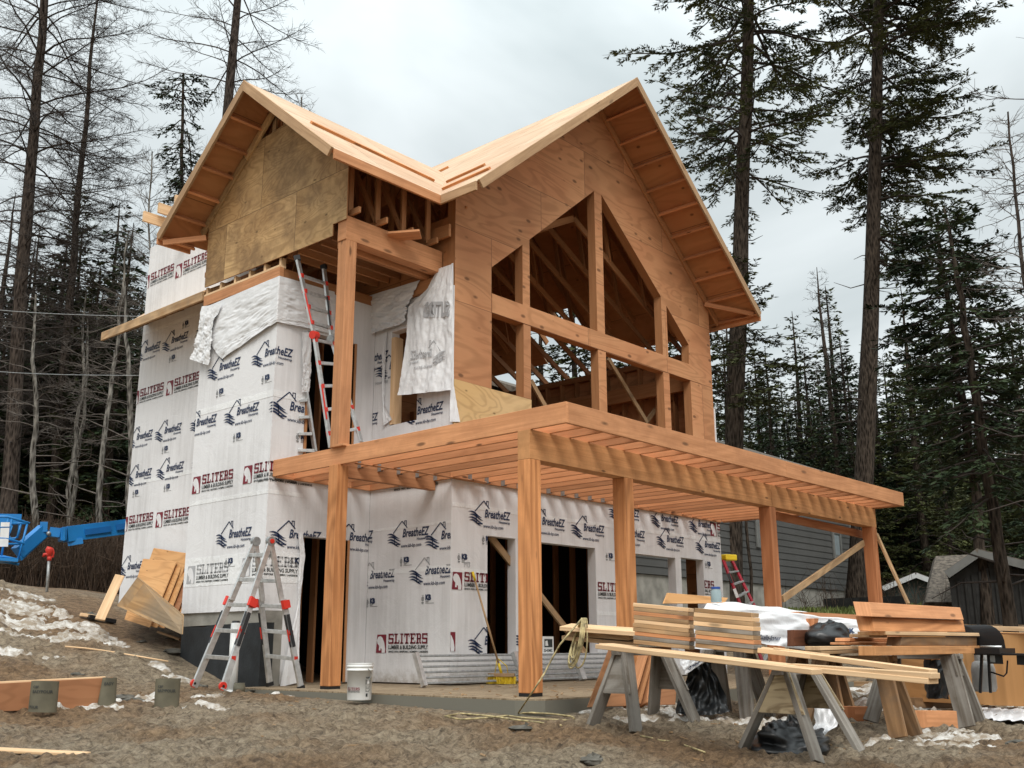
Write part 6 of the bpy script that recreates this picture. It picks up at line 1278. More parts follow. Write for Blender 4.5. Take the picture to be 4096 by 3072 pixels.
# ------------------------------------------------------------ trees
def mesh_np(name, V, Fq, mats, parent, loc=None, mi=None, smooth=False):
    me = bpy.data.meshes.new(name); n = len(V); k = Fq.shape[1]
    me.vertices.add(n); me.vertices.foreach_set('co', np.asarray(V, np.float32).ravel()); me.loops.add(Fq.size); me.loops.foreach_set('vertex_index', Fq.astype(np.int32).ravel())
    me.polygons.add(len(Fq)); me.polygons.foreach_set('loop_start', np.arange(0, Fq.size, k, dtype=np.int32)); me.polygons.foreach_set('loop_total', np.full(len(Fq), k, np.int32))
    if smooth: me.polygons.foreach_set('use_smooth', np.ones(len(Fq), bool))
    for m_ in mats: me.materials.append(m_)
    if mi is not None: me.polygons.foreach_set('material_index', mi.astype(np.int32))
    me.update(calc_edges=True); o = bpy.data.objects.new(name, me); COL.objects.link(o)
    if parent is not None: o.parent = parent; ORG[o.name] = Vector((0, 0, 0))
    return o
class Sticks:
    def __init__(s): s.a = []; s.b = []; s.r = []; s.q = []
    def add(s, a, b, ra, rb): s.a.append(a); s.b.append(b); s.r.append(ra); s.q.append(rb)
    def mesh(s, n=3):
        A = np.array(s.a, float); B_ = np.array(s.b, float); r = np.array(s.r); q = np.array(s.q); d = B_-A; d /= np.linalg.norm(d, axis=1)[:, None]+1e-9
        up = np.where(np.abs(d[:, 2:3]) > .9, [[1., 0, 0]], [[0, 0, 1.]]); x = np.cross(d, up); x /= np.linalg.norm(x, axis=1)[:, None]+1e-9; y = np.cross(d, x)
        V = []
        for P, rad in ((A, r), (B_, q)):
            for i in range(n):
                c, s_ = math.cos(2*math.pi*i/n), math.sin(2*math.pi*i/n); V.append(P+(x*c+y*s_)*rad[:, None])
        V = np.stack(V, 1).reshape(-1, 3); base = np.arange(len(A))[:, None]*2*n
        Fq = np.concatenate([base+np.array([[i, (i+1) % n, n+(i+1) % n, n+i]]) for i in range(n)]); return V, Fq
def leaves(C, D, W, L_, Wd):
    """diamond sprays: centres C, direction D, width dir W"""
    n = len(C); V = np.stack([C, C+D*L_[:, None]*.45+W*Wd[:, None]*.5, C+D*L_[:, None], C+D*L_[:, None]*.45-W*Wd[:, None]*.5], 1).reshape(-1, 3)
    return V, np.arange(4*n).reshape(n, 4)
def trunk_mesh(rs, pts, rad, n=12, jag=.06):
    pts = np.array(pts); V = []; F_ = []
    for i, (p, r) in enumerate(zip(pts, rad)):
        for j in range(n):
            a = 2*math.pi*j/n; rr_ = r*(1+rs.uniform(-jag, jag)); V.append((p[0]+math.cos(a)*rr_, p[1]+math.sin(a)*rr_, p[2]))
    for i in range(len(pts)-1):
        for j in range(n): F_.append((i*n+j, i*n+(j+1) % n, (i+1)*n+(j+1) % n, (i+1)*n+j))
    return np.array(V), np.array(F_)
def unit(v): return v/(np.linalg.norm(v)+1e-9)
def make_tree(name, seed, H_, R0_, crown0, Lmax, nb, kind='fir', lean=(0, 0), top=0., dens=1.0, mats=('bark', 'needle'), profile=None, dead=6, az_bias=None, broken=False, leaf=.16, kink=.15, droop=.22, tw=1.0, loc=(0, 0, 0), label='', cat='tree', group=None, tname='tree', wleaf=.3, twr=.006, az_lim=None):
    rs = np.random.RandomState(seed); root = thing(tname, loc, label, cat, group)
    n = 18; kx = np.cumsum(rs.uniform(-kink, kink, n+1))*.35; ky = np.cumsum(rs.uniform(-kink, kink, n+1))*.35; kx -= kx[0]; ky -= ky[0]
    zs = np.linspace(-.6, H_, n+1); pts = np.stack([kx+lean[0]*zs/H_, ky+lean[1]*zs/H_, zs], 1); rad = R0_*(1-(np.clip(zs, 0, H_)/H_))**.75*(1-.0)+.02; rad[0] *= 1.5; rad[1] *= 1.1
    if broken: rad = rad+.015
    V, F_ = trunk_mesh(rs, pts, rad); mesh_np('trunk', V, F_, [M_[mats[0]]], root, smooth=True)
    tp = lambda z: np.array([np.interp(z, zs, pts[:, 0]), np.interp(z, zs, pts[:, 1]), z])
    S = Sticks(); C = []; D = []; W = []; LL = []; WW = []
    zb = np.sort(rs.uniform(crown0, H_*.985, nb)); ga = rs.uniform(0, 6.28)
    for i, z in enumerate(zb):
        f = (z-crown0)/(H_-crown0); prof = profile(f) if profile else (1-f)**.8*(.55+.45*min(1, f*5+.3))
        Lb = Lmax*prof*rs.uniform(.65, 1.12)+.25; ga += 2.4+rs.uniform(-.5, .5); az = ga
        if az_lim and rs.rand() < .75: az = az_lim[0]+rs.uniform(-1, 1)*az_lim[1]
        el = {'fir': rs.uniform(-.05, .45), 'spruce': rs.uniform(-.25, .2), 'larch': rs.uniform(-.05, .5)}[kind]+f*.4
        m_ = 7; P = [tp(z)]; d = np.array([math.cos(az)*math.cos(el), math.sin(az)*math.cos(el), math.sin(el)]); r_b = max(.010, min(rad[0]*.2, Lb*.011+.008))*(.62 if kind == 'larch' else 1); dirs = []
        for k in range(m_):
            d = unit(d+np.array([rs.uniform(-.12, .12), rs.uniform(-.12, .12), -droop*(.7 if k < 3 else -.35)+rs.uniform(-.07, .07)])); P.append(P[-1]+d*Lb/m_); dirs.append(d)
        for k in range(m_): S.add(P[k], P[k+1], r_b*(1-k/m_)**.8+.004, r_b*(1-(k+1)/m_)**.8+.003)
        nt_ = max(3, int(Lb*5.0*tw)); st = rs.uniform(.18, .97, nt_)
        for s_ in st:
            k = min(int(s_*m_), m_-1); p = P[k]+(P[k+1]-P[k])*(s_*m_-k); d = dirs[k]; side = unit(np.cross(d, [0, 0, 1])); sg = 1 if rs.rand() < .5 else -1
            if kind == 'larch': td = unit(d*rs.uniform(.5, 1.1)+side*sg*rs.uniform(.4, 1)+np.array([0, 0, rs.uniform(-.5, .55)])); tl = (.25+(1-s_)*Lb*.30)*rs.uniform(.5, 1.2)
            else: td = unit(d*rs.uniform(.5, 1.0)+side*sg*rs.uniform(.5, 1)+np.array([0, 0, rs.uniform(-.4, .15)])); tl = (.18+(1-s_)*Lb*.30)*rs.uniform(.6, 1.2)
            tl = min(tl, 1.6); q = p+td*tl; S.add(p, q, max(twr, .004), twr*.5)
            if kind == 'larch':
                for _ in range(int(2+tl*4)):
                    g = rs.uniform(.15, 1); b_ = p+td*tl*g; dd_ = unit(td*.7+rs.uniform(-1, 1, 3)*.8); S.add(b_, b_+dd_*rs.uniform(.12, .38), twr*.75, twr*.4)
            else:
                nl = max(2, int(tl/leaf*2.6*dens)); g = rs.uniform(.05, 1.05, nl); sgn = rs.choice([-1, 1], nl)[:, None]
                b_ = p+td[None]*tl*g[:, None]; sd = unit(np.cross(td, [0, 0, 1])); dd_ = td[None]*.8+sd[None]*sgn*.7+rs.uniform(-.35, .35, (nl, 3)); dd_ /= np.linalg.norm(dd_, axis=1)[:, None]
                wv = np.cross(dd_, rs.uniform(-1, 1, (nl, 3))+np.array([0, 0, 1.2])); wv /= np.linalg.norm(wv, axis=1)[:, None]
                C.append(b_); D.append(dd_); W.append(wv); ll_ = leaf*rs.uniform(.6, 1.4, nl); LL.append(ll_); WW.append(ll_*wleaf)
    for _ in range(dead):
        z = rs.uniform(crown0*.45, crown0*1.05); az = rs.uniform(0, 6.28); l_ = rs.uniform(.4, 1.8); d = np.array([math.cos(az), math.sin(az), rs.uniform(-.1, .4)]); p = tp(z); q = p+d*l_*.6; S.add(p, q, .03, .018); S.add(q, q+unit(d+rs.uniform(-.5, .5, 3))*l_*.5, .018, .008)
    V1, F1 = S.mesh()
    if C:
        V2, F2 = leaves(np.concatenate(C), np.concatenate(D), np.concatenate(W), np.concatenate(LL), np.concatenate(WW))
        V = np.concatenate([V1, V2]); F_ = np.concatenate([F1, F2+len(V1)]); mi = np.concatenate([np.zeros(len(F1)), np.ones(len(F2))])
        mesh_np('crown', V, F_, [M_['twig'], M_[mats[1]]], root, mi=mi)
    else: mesh_np('crown', V1, F1, [M_['twig' if len(mats) < 2 else mats[1]]], root)
    return root
def base(px, py, t):
    p = Q(px, py, t=t); return (p.x, p.y, h(p.x, p.y)), p
def tall(px0, py0, px1, py1, t, H_):
    """trunk through two surveyed points at distance t -> base location and lean"""
    a = Q(px0, py0, t=t); b_ = Q(px1, py1, t=t); z0 = h(a.x, a.y); sl_ = Vector(((b_.x-a.x)/(b_.z-a.z), (b_.y-a.y)/(b_.z-a.z), 0)); bs = a-sl_*(a.z-z0); return (bs.x, bs.y, z0), (sl_.x*H_, sl_.y*H_)
cr_ = math.atan2(rr.y, rr.x)   # world angle of the picture's right
loc, ln = tall(2928, 2350, 2988, 30, 31, 33); flat_p = lambda f: .75+.35*math.sin(f*3.1)-.7*max(0, f-.55)
make_tree('fir', 11, 33, .30, 13.2, 4.2, 140, 'fir', lean=ln, loc=loc, label='big fir rising just beyond the right gable corner', group='tall firs on the right', tname='fir_tree', profile=flat_p, dens=2.5, dead=12, leaf=.155, tw=1.25, droop=.26, wleaf=.28)
o_l, ln2 = tall(2928, 2350, 2988, 30, 31, 12)
make_tree('fir low', 31, 11.2, .03, 6.2, 2.9, 60, 'fir', lean=(0, 0), loc=(loc[0]+ln[0]*.2, loc[1]+ln[1]*.2, loc[2]), label='young olive fir crown in front of the big fir trunk', tname='fir_tree', mats=('bark', 'needle3'), dead=0, leaf=.16, tw=1.4, dens=2.2, wleaf=.28)
loc, ln = tall(3435, 2400, 3500, 300, 36, 36)
make_tree('fir', 12, 36, .33, 11.8, 4.1, 190, 'fir', lean=ln, loc=loc, label='tallest straight fir behind the right end of the porch', group='tall firs on the right', tname='fir_tree', profile=lambda f: .8+.3*math.sin(f*2.6)-.55*max(0, f-.6), dens=2.8, dead=14, leaf=.155, tw=1.4, droop=.2, az_lim=(cr_, 1.5), wleaf=.28)
loc, ln = tall(3880, 1900, 3790, 1250, 27, 14)
z13 = Q(3735, 860, t=27).z-loc[2]; ln = (ln[0]*z13/14, ln[1]*z13/14)
make_tree('spruce', 13, z13, .13, 3.6, 1.4, 130, 'spruce', lean=ln, loc=loc, label='slender dark spruce leaning left with a thin bare top', tname='spruce_tree', mats=('bark', 'needle2'), dens=2.6, leaf=.16, tw=1.7, profile=lambda f: .65+.5*math.sin(f*2.8)-.3*max(0, f-.7))
loc, ln = tall(4030, 2450, 3960, 2000, 22, 9)
make_tree('spruce', 14, 9.0, .12, 2.4, 2.1, 90, 'spruce', lean=ln, loc=loc, label='small dark-boughed fir in front of the dark board shed', tname='spruce_tree', mats=('bark', 'needle2'), dens=2.4, leaf=.16, tw=1.3)
loc, ln = tall(4330, 1400, 4290, 400, 20, 18)
make_tree('larch', 15, 18, .2, 5, 1.9, 46, 'larch', lean=ln, loc=loc, label='bare mossy-twigged tree reaching in from the right edge', tname='bare_tree', mats=('larchbark',), tw=1.1, twr=.007)
loc, ln = tall(4120, 1500, 4060, 1000, 26, 13)
make_tree('larch', 17, 12.4, .06, 7, 1.7, 50, 'larch', lean=ln, loc=loc, label='fine bare birch crown below the mossy branches at right', tname='bare_tree', mats=('larchbark', 'twigpale'), tw=1.1, twr=.006)
# left side: bare larches
loc, ln = tall(45, 1900, 190, 100, 36, 31)
make_tree('larch', 21, 31, .25, 7.5, 4.6, 150, 'larch', lean=ln, loc=loc, label='tallest bare larch at the left edge, trunk leaning right', group='bare larches on the left', tname='larch_tree', mats=('larchbark', 'twig'), tw=1.7, twr=.0075, dead=14, profile=lambda f: .75+.3*math.sin(f*3)-.5*max(0, f-.6))
loc, ln = tall(235, 1760, 373, 260, 44, 26.5)
make_tree('larch', 22, 26.5, .21, 5, 4.8, 210, 'larch', lean=ln, loc=loc, label='second bare larch from the left, pointed top below the clouds', group='bare larches on the left', tname='larch_tree', mats=('larchbark', 'twig'), tw=1.7, twr=.0085, dead=10)
loc, ln = tall(912, 440, 948, 20, 38, 33)
make_tree('larch', 23, 33, .30, 19.0, 4.2, 60, 'larch', lean=ln, loc=loc, label='bare larch with a thick trunk rising behind the small gable', group='bare larches on the left', tname='larch_tree', mats=('larchbark', 'twig'), tw=1.2, twr=.008, dead=4, kink=.1, profile=lambda f: .9)
loc, ln = tall(735, 760, 746, 300, 33, 19)
zt = Q(746, 275, t=33).z-loc[2]
make_tree('spruce', 24, zt, .075, zt-4.6, .95, 60, 'spruce', lean=(ln[0]*zt/19, ln[1]*zt/19), loc=loc, label='thin broken-topped spruce standing behind the house at left', tname='spruce_tree', mats=('bark', 'needle2'), dens=1.8, leaf=.14, tw=1.5, broken=True, profile=lambda f: .5+.6*f, dead=2, droop=.4)
for sx__, px, py, t, Hh, sd in ((0, 840, 800, 34, 15.5, 25), (1, 640, 800, 33, 14.3, 26), (2, 700, 820, 35, 14, 27)):
    loc, ln = tall(px, py+300, px-25+sx__*12, py, t, Hh)
    make_tree('birch', sd, Hh, .035, 6.2, 2.4, 70, 'larch', lean=ln, loc=loc, label=['fine pale bare birch crown beside the thick larch trunk', 'fine pale bare birch crown left of the small gable roof', 'fine pale bare birch crown around the broken spruce'][sx__], tname='birch_tree', mats=('birch', 'twigpale'), tw=1.0, twr=.0055, kink=.3, droop=-.05)
loc, ln = tall(1130, 560, 1132, 420, 33, 14); zt = Q(1132, 372, t=33).z-loc[2]
make_tree('birch', 28, zt, .07, zt-2.2, 1.0, 14, 'larch', lean=(0, 0), loc=loc, label='thin birch top peeping over the small roof ridge', tname='birch_tree', mats=('birch', 'twigpale'), tw=.8, twr=.006, droop=-.1)
# birch trunks in the left forest
for k, (pa, pb, t, hh_, r_, lab) in enumerate([((405+0, 2090), (548*.84388, 1000+420*.84388), 33, 11, .085, 'whitest birch trunk, leaning right above the boom'), ((540, 2060), (635*.84388, 1000+760*.84388), 31, 9, .11, 'grey-white birch trunk close to the house edge'), ((265, 2080), (378*.84388, 1000+560*.84388), 38, 10, .075, 'slim birch trunk, leftmost of the close pair'), ((300, 2060), (410*.84388, 1000+760*.84388), 39, 9.5, .075, 'slim birch trunk, right one of the close pair'), ((150, 2120), (165*.84388, 1000+900*.84388), 30, 8, .085, 'crooked grey trunk left of the birches')]):
    loc, ln = tall(pa[0], pa[1], pb[0], pb[1], t, hh_)
    make_tree('birch', 40+k, hh_, r_, hh_*.45, 1.8, 26, 'larch', lean=ln, loc=loc, label=lab, tname='birch_tree', mats=('birch', 'twigpale'), tw=.8, twr=.007, kink=.22, dead=8)
# understorey of thin bare saplings
rs = np.random.RandomState(5)
# background forest: prototypes, then copies
def proto(kind, seed, H_, c0, Lm, nb, mats, leaf, **k): return make_tree('p', seed, H_, H_*.013, c0, Lm, nb, kind, loc=(0, 0, 0), label='x', tname={'larch': 'larch_tree'}.get(kind, 'conifer_tree'), mats=mats, leaf=leaf, **k)
PR = [proto('spruce', 101, 20, 1.6, 3.5, 130, ('bark', 'needle2'), .32, dens=1.7, wleaf=.42, tw=1.1), proto('fir', 102, 23, 3.4, 3.8, 125, ('bark', 'needle'), .32, dens=1.6, wleaf=.42, tw=1.0), proto('fir', 103, 17, 1.2, 3.4, 120, ('bark', 'needle3'), .30, dens=1.6, wleaf=.42, tw=1.0),
      proto('larch', 104, 21, 5, 3.0, 120, ('larchbark', 'twig'), .3, tw=.8, twr=.013), proto('spruce', 105, 24, 5, 3.0, 115, ('bark', 'needle'), .32, dens=1.4, wleaf=.42, tw=.95), proto('larch', 106, 15, 3, 2.3, 70, ('birch', 'twigpale'), .3, tw=.7, twr=.010)]
NM = ['dense dark spruce', 'green fir', 'olive-green fir', 'bare brown larch', 'thin-crowned spruce', 'bare pale birch']
used = set()
def place(k, x, y, s, rot, label, group):
    r_ = PR[k] if k not in used else copy_tree(PR[k]); used.add(k)
    r_.location = (x, y, h(x, y)-.1); r_.scale = (s, s, s*rs.uniform(.92, 1.1)); r_.rotation_euler = (0, 0, rot); r_['label'] = label; r_['category'] = 'tree'; r_['group'] = group
def forest(n, azr, tr, kinds, smin, smax, where, group):
    for i in range(n):
        az = azr[0]+(azr[1]-azr[0])*(i+rs.uniform(0, 1))/n; t = rs.uniform(*tr); k = kinds[rs.randint(len(kinds))]; p = pol(az, t)
        place(k, p.x, p.y, rs.uniform(smin, smax), rs.uniform(0, 6.28), f'{NM[k]} {where}', group)
def loc_one(k, px, ptop, t, where):   # one tree with its tip at a surveyed point
    p = Q(px, ptop, t=t); H0 = [20, 23, 17, 21, 24, 15][k]; s = (p.z-h(p.x, p.y))/H0; place(k, p.x, p.y, s, rs.uniform(0, 6), NM[k]+' '+where, 'single background trees')
loc_one(0, 480, 900, 50, 'with its tip just left of the house wall'); loc_one(4, 150, 1000, 60, 'between the two tall larches'); loc_one(3, 60, 800, 46, 'at the left edge behind the tallest larch'); loc_one(0, 410, 1130, 46, 'dark and full, above the birches'); loc_one(2, 250, 1100, 52, 'half hidden by the second larch')
loc_one(2, 3598, 1195, 55, 'with a narrow tip between the tallest fir and the leaning spruce'); loc_one(0, 4015, 1175, 48, 'with its pointed top near the right edge'); loc_one(1, 3300, 1100, 60, 'with its top just left of the tallest fir trunk'); loc_one(4, 3160, 1210, 62, 'standing between the two tall firs'); loc_one(3, 3280, 1090, 58, 'with reddish twigs left of the tallest fir')
loc_one(0, 530, 840, 43, 'tall and dark right against the left house corner'); loc_one(2, 400, 1010, 44, 'full and green in front of the second larch'); loc_one(2, 3740, 1620, 50, 'behind the leaning spruce'); loc_one(1, 4080, 1350, 60, 'at the right edge'); loc_one(0, 3060, 1330, 58, 'behind the big fir trunk'); loc_one(2, 2880, 1290, 50, 'against the right wall of the house')
forest(46, (.30, .56), (48, 66), [0, 1, 2, 3, 0, 4, 2], .50, .74, 'in the forest left of the house', 'forest trees left of the house')
forest(44, (.28, .58), (68, 92), [0, 1, 2, 4, 3], .62, .88, 'far back in the forest left of the house', 'far forest trees left of the house')
forest(34, (1.03, 1.34), (52, 70), [0, 1, 2, 1, 2, 0], .42, .66, 'in the forest right of the house', 'forest trees right of the house')
forest(46, (1.0, 1.38), (74, 105), [0, 1, 2, 4], .55, .80, 'far back in the forest right of the house', 'far forest trees right of the house')
forest(44, (.36, .56), (46, 60), [0, 2, 1, 0], .55, .74, 'close behind the larches left of the house', 'dense evergreens behind the larches')
forest(30, (1.04, 1.26), (58, 80), [0, 1, 2], .5, .68, 'in the evergreen wall beyond the grey house', 'evergreens beyond the grey house')
for _px, _py in ((2160, 1060), (2290, 980), (2420, 1050), (2540, 990), (2650, 1100)): loc_one(2 if _px % 4 else 1, _px, _py, 44, 'behind the house, glimpsed through the unglazed gable windows')
forest(34, (.55, 1.05), (60, 85), [0, 1, 2, 3, 4], .5, .62, 'in the low forest behind the house', 'forest trees behind the house')
forest(22, (1.36, 1.6), (50, 80), [0, 1, 2], .6, .8, 'beyond the right edge of the yard', 'trees beyond the right edge'); forest(16, (.12, .3), (45, 80), [0, 1, 3], .6, .8, 'beyond the left edge of the yard', 'trees beyond the left edge')
for k_ in range(len(PR)):
    if k_ not in used:
        for c_ in list(PR[k_].children): bpy.data.objects.remove(c_)
        bpy.data.objects.remove(PR[k_])
# shrubs: brown brush along the mound and by the sheds
S = Sticks()
for i in range(4200):
    az = rs.uniform(.34, .56); t = rs.uniform(28, 36); p = pol(az, t); z = h(p.x, p.y); hh_ = rs.uniform(.6, 1.9); d = rs.uniform(-.35, .35, 2)*hh_; q = np.array([p.x+d[0], p.y+d[1], z+hh_]); a = np.array([p.x, p.y, z-.05]); S.add(a, q, .012, .006)
    for _ in range(2): g = rs.uniform(.3, .9); b_ = a+(q-a)*g; S.add(b_, b_+rs.uniform(-.4, .4, 3)+np.array([0, 0, .3]), .007, .004)
V, F_ = S.mesh(); o = mesh_np('brush', V, F_, [M_['brush']], None); tag(o, 'brown leafless brush along the edge of the left forest', 'brush', kind='stuff')
S = Sticks()
for i in range(420):
    az = rs.uniform(1.08, 1.36); t = rs.uniform(30, 46); p = pol(az, t); z = h(p.x, p.y); hh_ = rs.uniform(.4, 1.1); d = rs.uniform(-.35, .35, 2)*hh_; q = np.array([p.x+d[0], p.y+d[1], z+hh_]); a = np.array([p.x, p.y, z-.05]); S.add(a, q, .010, .005)
    for _ in range(2): g = rs.uniform(.3, .9); b_ = a+(q-a)*g; S.add(b_, b_+rs.uniform(-.4, .4, 3)+np.array([0, 0, .2]), .006, .004)
V, F_ = S.mesh(); o = mesh_np('brush', V, F_, [M_['brush']], None); tag(o, 'thin bare brush around the sheds on the right', 'brush', kind='stuff')
C = []; D = []; W = []; LL = []
for i in range(9000):
    x = rs.uniform(13, 30); y = rs.uniform(1.0, 4.9); z = h(x, y); C.append((x, y, z+.0)); D.append(unit(rs.uniform(-.5, .5, 3)+np.array([0, 0, 1.]))); W.append(unit(rs.uniform(-1, 1, 3)*np.array([1, 1, 0]))); LL.append(rs.uniform(.1, .3))
V, F_ = leaves(np.array(C), np.array(D), np.array(W), np.array(LL), np.array(LL)*.25); o = mesh_np('grass', V, F_, [M_['grass']], None); tag(o, 'green grass strip below the grey neighbouring house', 'grass', kind='stuff')
# dark undergrowth mass closing the view low in the forest
for nm_, az0, az1, lab in (('undergrowth', .26, .60, 'dark tangled undergrowth deep in the left forest'), ('undergrowth', 1.0, 1.5, 'dark undergrowth deep in the right forest')):
    C = []; D = []; W = []; LL = []
    N_ = 34000; az = rs.uniform(az0, az1, N_); t = rs.uniform(60, 100, N_); x = CAM.x+np.sin(az)*t; y = CAM.y+np.cos(az)*t; z = H(x, y)+rs.uniform(0, 1, N_)**1.5*rs.uniform(2, 10 if az0 < .5 else 7.5, N_)
    D = rs.normal(size=(N_, 3)); D /= np.linalg.norm(D, axis=1)[:, None]; W = np.cross(D, rs.normal(size=(N_, 3))); W /= np.linalg.norm(W, axis=1)[:, None]; LL = rs.uniform(.5, 1.3, N_)
    V, F_ = leaves(np.stack([x, y, z], 1), D, W, LL, LL*.35); o = mesh_np(nm_, V, F_, [M_['needle']], None); tag(o, lab, 'undergrowth', kind='stuff')
# ------------------------------------------------------------ wooded hill far right
az = np.linspace(.9, 1.6, 90); t = np.linspace(260, 560, 30); A, T = np.meshgrid(az, t, indexing='ij'); X = CAM.x+np.sin(A)*T; Y = CAM.y+np.cos(A)*T
Z = 8+np.clip((T-260)/200, 0, 1)**1.2*np.where(T < 470, 1, 1-(T-470)/400)*(62+10*np.sin(A*9))+fbm(X*.03, Y*.03, 3)*8
gmesh('hill', X, Y, Z, mat=M_['snow'])
S = Sticks(); N_ = 5200; a = rs.uniform(.95, 1.5, N_); tt_ = rs.uniform(280, 480, N_)
for a_, t_ in zip(a, tt_):
    x = CAM.x+math.sin(a_)*t_; y = CAM.y+math.cos(a_)*t_; z = 8+min(1, (t_-260)/200)**1.2*(62+10*math.sin(a_*9)); hh_ = rs.uniform(9, 17); S.add((x, y, z), (x, y, z+hh_), 2.0, .05)
V, F_ = S.mesh(5); o = mesh_np('hill_forest', V, F_, [M_['needle2']], None); tag(o, 'conifer forest covering the snowy hill far behind', 'forest', kind='stuff')
# ------------------------------------------------------------ neighbouring buildings
o = thing('neighbouring_house', (20, 5, 1.4), 'grey lap-sided house on a pale concrete foundation behind the porch posts', 'house')
YN = 5.0; xl = 9.0; xr_ = q7(1145, 1390, y=YN).x; zf = q7(800, 1345, y=YN).z; zt_ = 6.2; nrow = 19
mb = MB(); rh = (zt_-zf)/nrow
for k in range(nrow):
    z0 = zf+k*rh; mb.face([(xl, YN-.02, z0), (xr_, YN-.02, z0), (xr_, YN, z0+rh), (xl, YN, z0+rh)]); mb.face([(xl, YN, z0), (xr_, YN, z0), (xr_, YN-.02, z0), (xl, YN-.02, z0)])
mb.panel(lambda s, z, d: (s, YN+.02+d, z), [rect(xl, xr_, zf, zt_)], .2); mb.build('siding', M_['clad'], o, fixn=False)
mb = MB(); mb.box(xl+.03, xr_-.03, YN+.04, YN+8, .6, zf-.01, 'x'); mb.build('foundation', M_['concrete'], o)
mb = MB(); mb.box(xl, xr_-.01, YN+.25, YN+8, zf, zt_-.02, 'x'); mb.build('side_wall', M_['clad'], o)
mb = MB(); mb.box(xr_-.12, xr_+.02, YN-.045, YN+.02, zf-.05, zt_); mb.build('corner_trim', M_['trim'], o)
mb = MB(); mb.tube([(xr_+.1, YN-.05, zt_), (xr_+.1, YN-.05, zf-.9)], .05, 8); mb.build('downspout', M_['trim'], o)
rt = q7(245, 405, y=YN+4).z
mb = MB(); mb.panel(lambda s, z, d: (s, YN-.5+z*4.5, zt_-.1+(rt-zt_+.1)*z-d), [rect(xl-.4, xr_+.5, 0, 1)], .15); mb.build('roof', M_['shingle'], o)
mb = MB(); mb.panel(lambda s, z, d: (s, YN+8.5-z*4.5, zt_-.1+(rt-zt_+.1)*z-d), [rect(xl-.4, xr_+.5, 0, 1)], .15); mb.build('roof', M_['shingle'], o)
for (a, b_, c, d) in ((990, 978, 1060, 1170), (505, 915, 540, 1095)):
    p = q7(a, b_, y=YN-.03); q_ = q7(c, d, y=YN-.03); mb = MB(); mb.panel(lambda s, z, dd_: (s, YN-.07+dd_, z), [rect(p.x, q_.x, q_.z, p.z), rect(p.x+.12, q_.x-.12, q_.z+.13, p.z-.13)], .05); w_ = mb.build('window_frame', M_['trim'], o)
    mb = MB(); mb.panel(lambda s, z, dd_: (s, YN-.035+dd_, z), [rect(p.x+.1, q_.x-.1, q_.z+.1, p.z-.1)], .01); mb.build('pane', M_['glass'], w_)
def hut(nm, label, pk, el, er, bl_, t, dep, wallm, roofm, trim, batten=False):
    P = [qe(*x, t=t) for x in (pk, el, er)]; zb_ = qe(*bl_, t=t).z-1.5; o = thing(nm, tuple(P[1]), label, 'shed'); d = Vector((math.sin(1.25), math.cos(1.25), 0))*dep; a, b_, c = P
    in_ = .94; L2 = a.lerp(b_, in_); R2 = a.lerp(c, in_); L2.z -= .12; R2.z -= .12; A2 = a-Vector((0, 0, .12))
    mb = MB(); f = [A2, L2, Vector((L2.x, L2.y, zb_)), Vector((R2.x, R2.y, zb_)), R2]; mb.face(f); g = [p+d for p in f]; mb.face(list(reversed(g)))
    for i in range(5): mb.face([f[i], f[(i+1) % 5], g[(i+1) % 5], g[i]])
    w_ = mb.build('wall', M_[wallm], o)
    if batten:
        for k in range(1, 14):
            f_ = k/14; p = L2.lerp(R2, f_); zt2 = (a.z-abs(f_-.5)*2*(a.z-b_.z))-.2; mb = MB(); mb.beam((p.x-.02, p.y-.03, zb_), (p.x-.02, p.y-.03, zt2), .05, .05, up=(0, 1, 0)); mb.build('batten', M_[wallm], o)
    for s_, e_ in (('l', b_), ('r', c)):
        mb = MB(); up = Vector((0, 0, .12)); fo = -d.normalized()*.3; q_ = [a+fo, e_+fo, e_+d, a+d]; mb.face(q_, [(0, 0), (2, 0), (2, 3), (0, 3)]); mb.face([x+up for x in reversed(q_)], [(0, 0), (2, 0), (2, 3), (0, 3)])
        for i in range(4): mb.face([q_[i], q_[(i+1) % 4], q_[(i+1) % 4]+up, q_[i]+up])
        mb.build('roof', M_[roofm], o)
        mb = MB(); mb.beam(a+fo*1.08, e_+fo*1.08, .05, .18); mb.build('barge_board', M_[trim], o)
    return o
hut('green_shed', 'small dark green shed with white roof edges', (1415, 190), (1172, 290), (1560, 245), (1300, 390), 42, 5, 'green', 'shingle', 'whitetrim')
hut('board_shed', 'dark board-and-batten shed behind the small fir at right', (1868, 33), (1642, 190), (2500, 190), (1800, 560), 27, 6, 'dkclad', 'shingle', 'trim', True)
pp = [qe(1560, 45, t=34), qe(1880, 30, t=34), qe(1740, 385, t=31), qe(1480, 385, t=31)]
o = thing('shingled_shed', tuple(pp[3]), 'shed with a long steep brown shingled roof between the green and the dark shed', 'shed')
mb = MB(); mb.face(pp, [(0, 0), (3, 0), (3, 4), (0, 4)]); dn = Vector((.1, .15, -.15)); mb.face([p+dn for p in reversed(pp)])
for i in range(4): mb.face([pp[i], pp[(i+1) % 4], pp[(i+1) % 4]+dn, pp[i]+dn])
mb.build('roof', M_['shingle'], o); mb = MB(); mb.panel(lambda s, z, d: (s, pp[3].y+.6+d, z), [rect(pp[3].x+.3, pp[2].x, 0, pp[3].z+.2)], 2.5); mb.build('wall', M_['dkclad'], o)
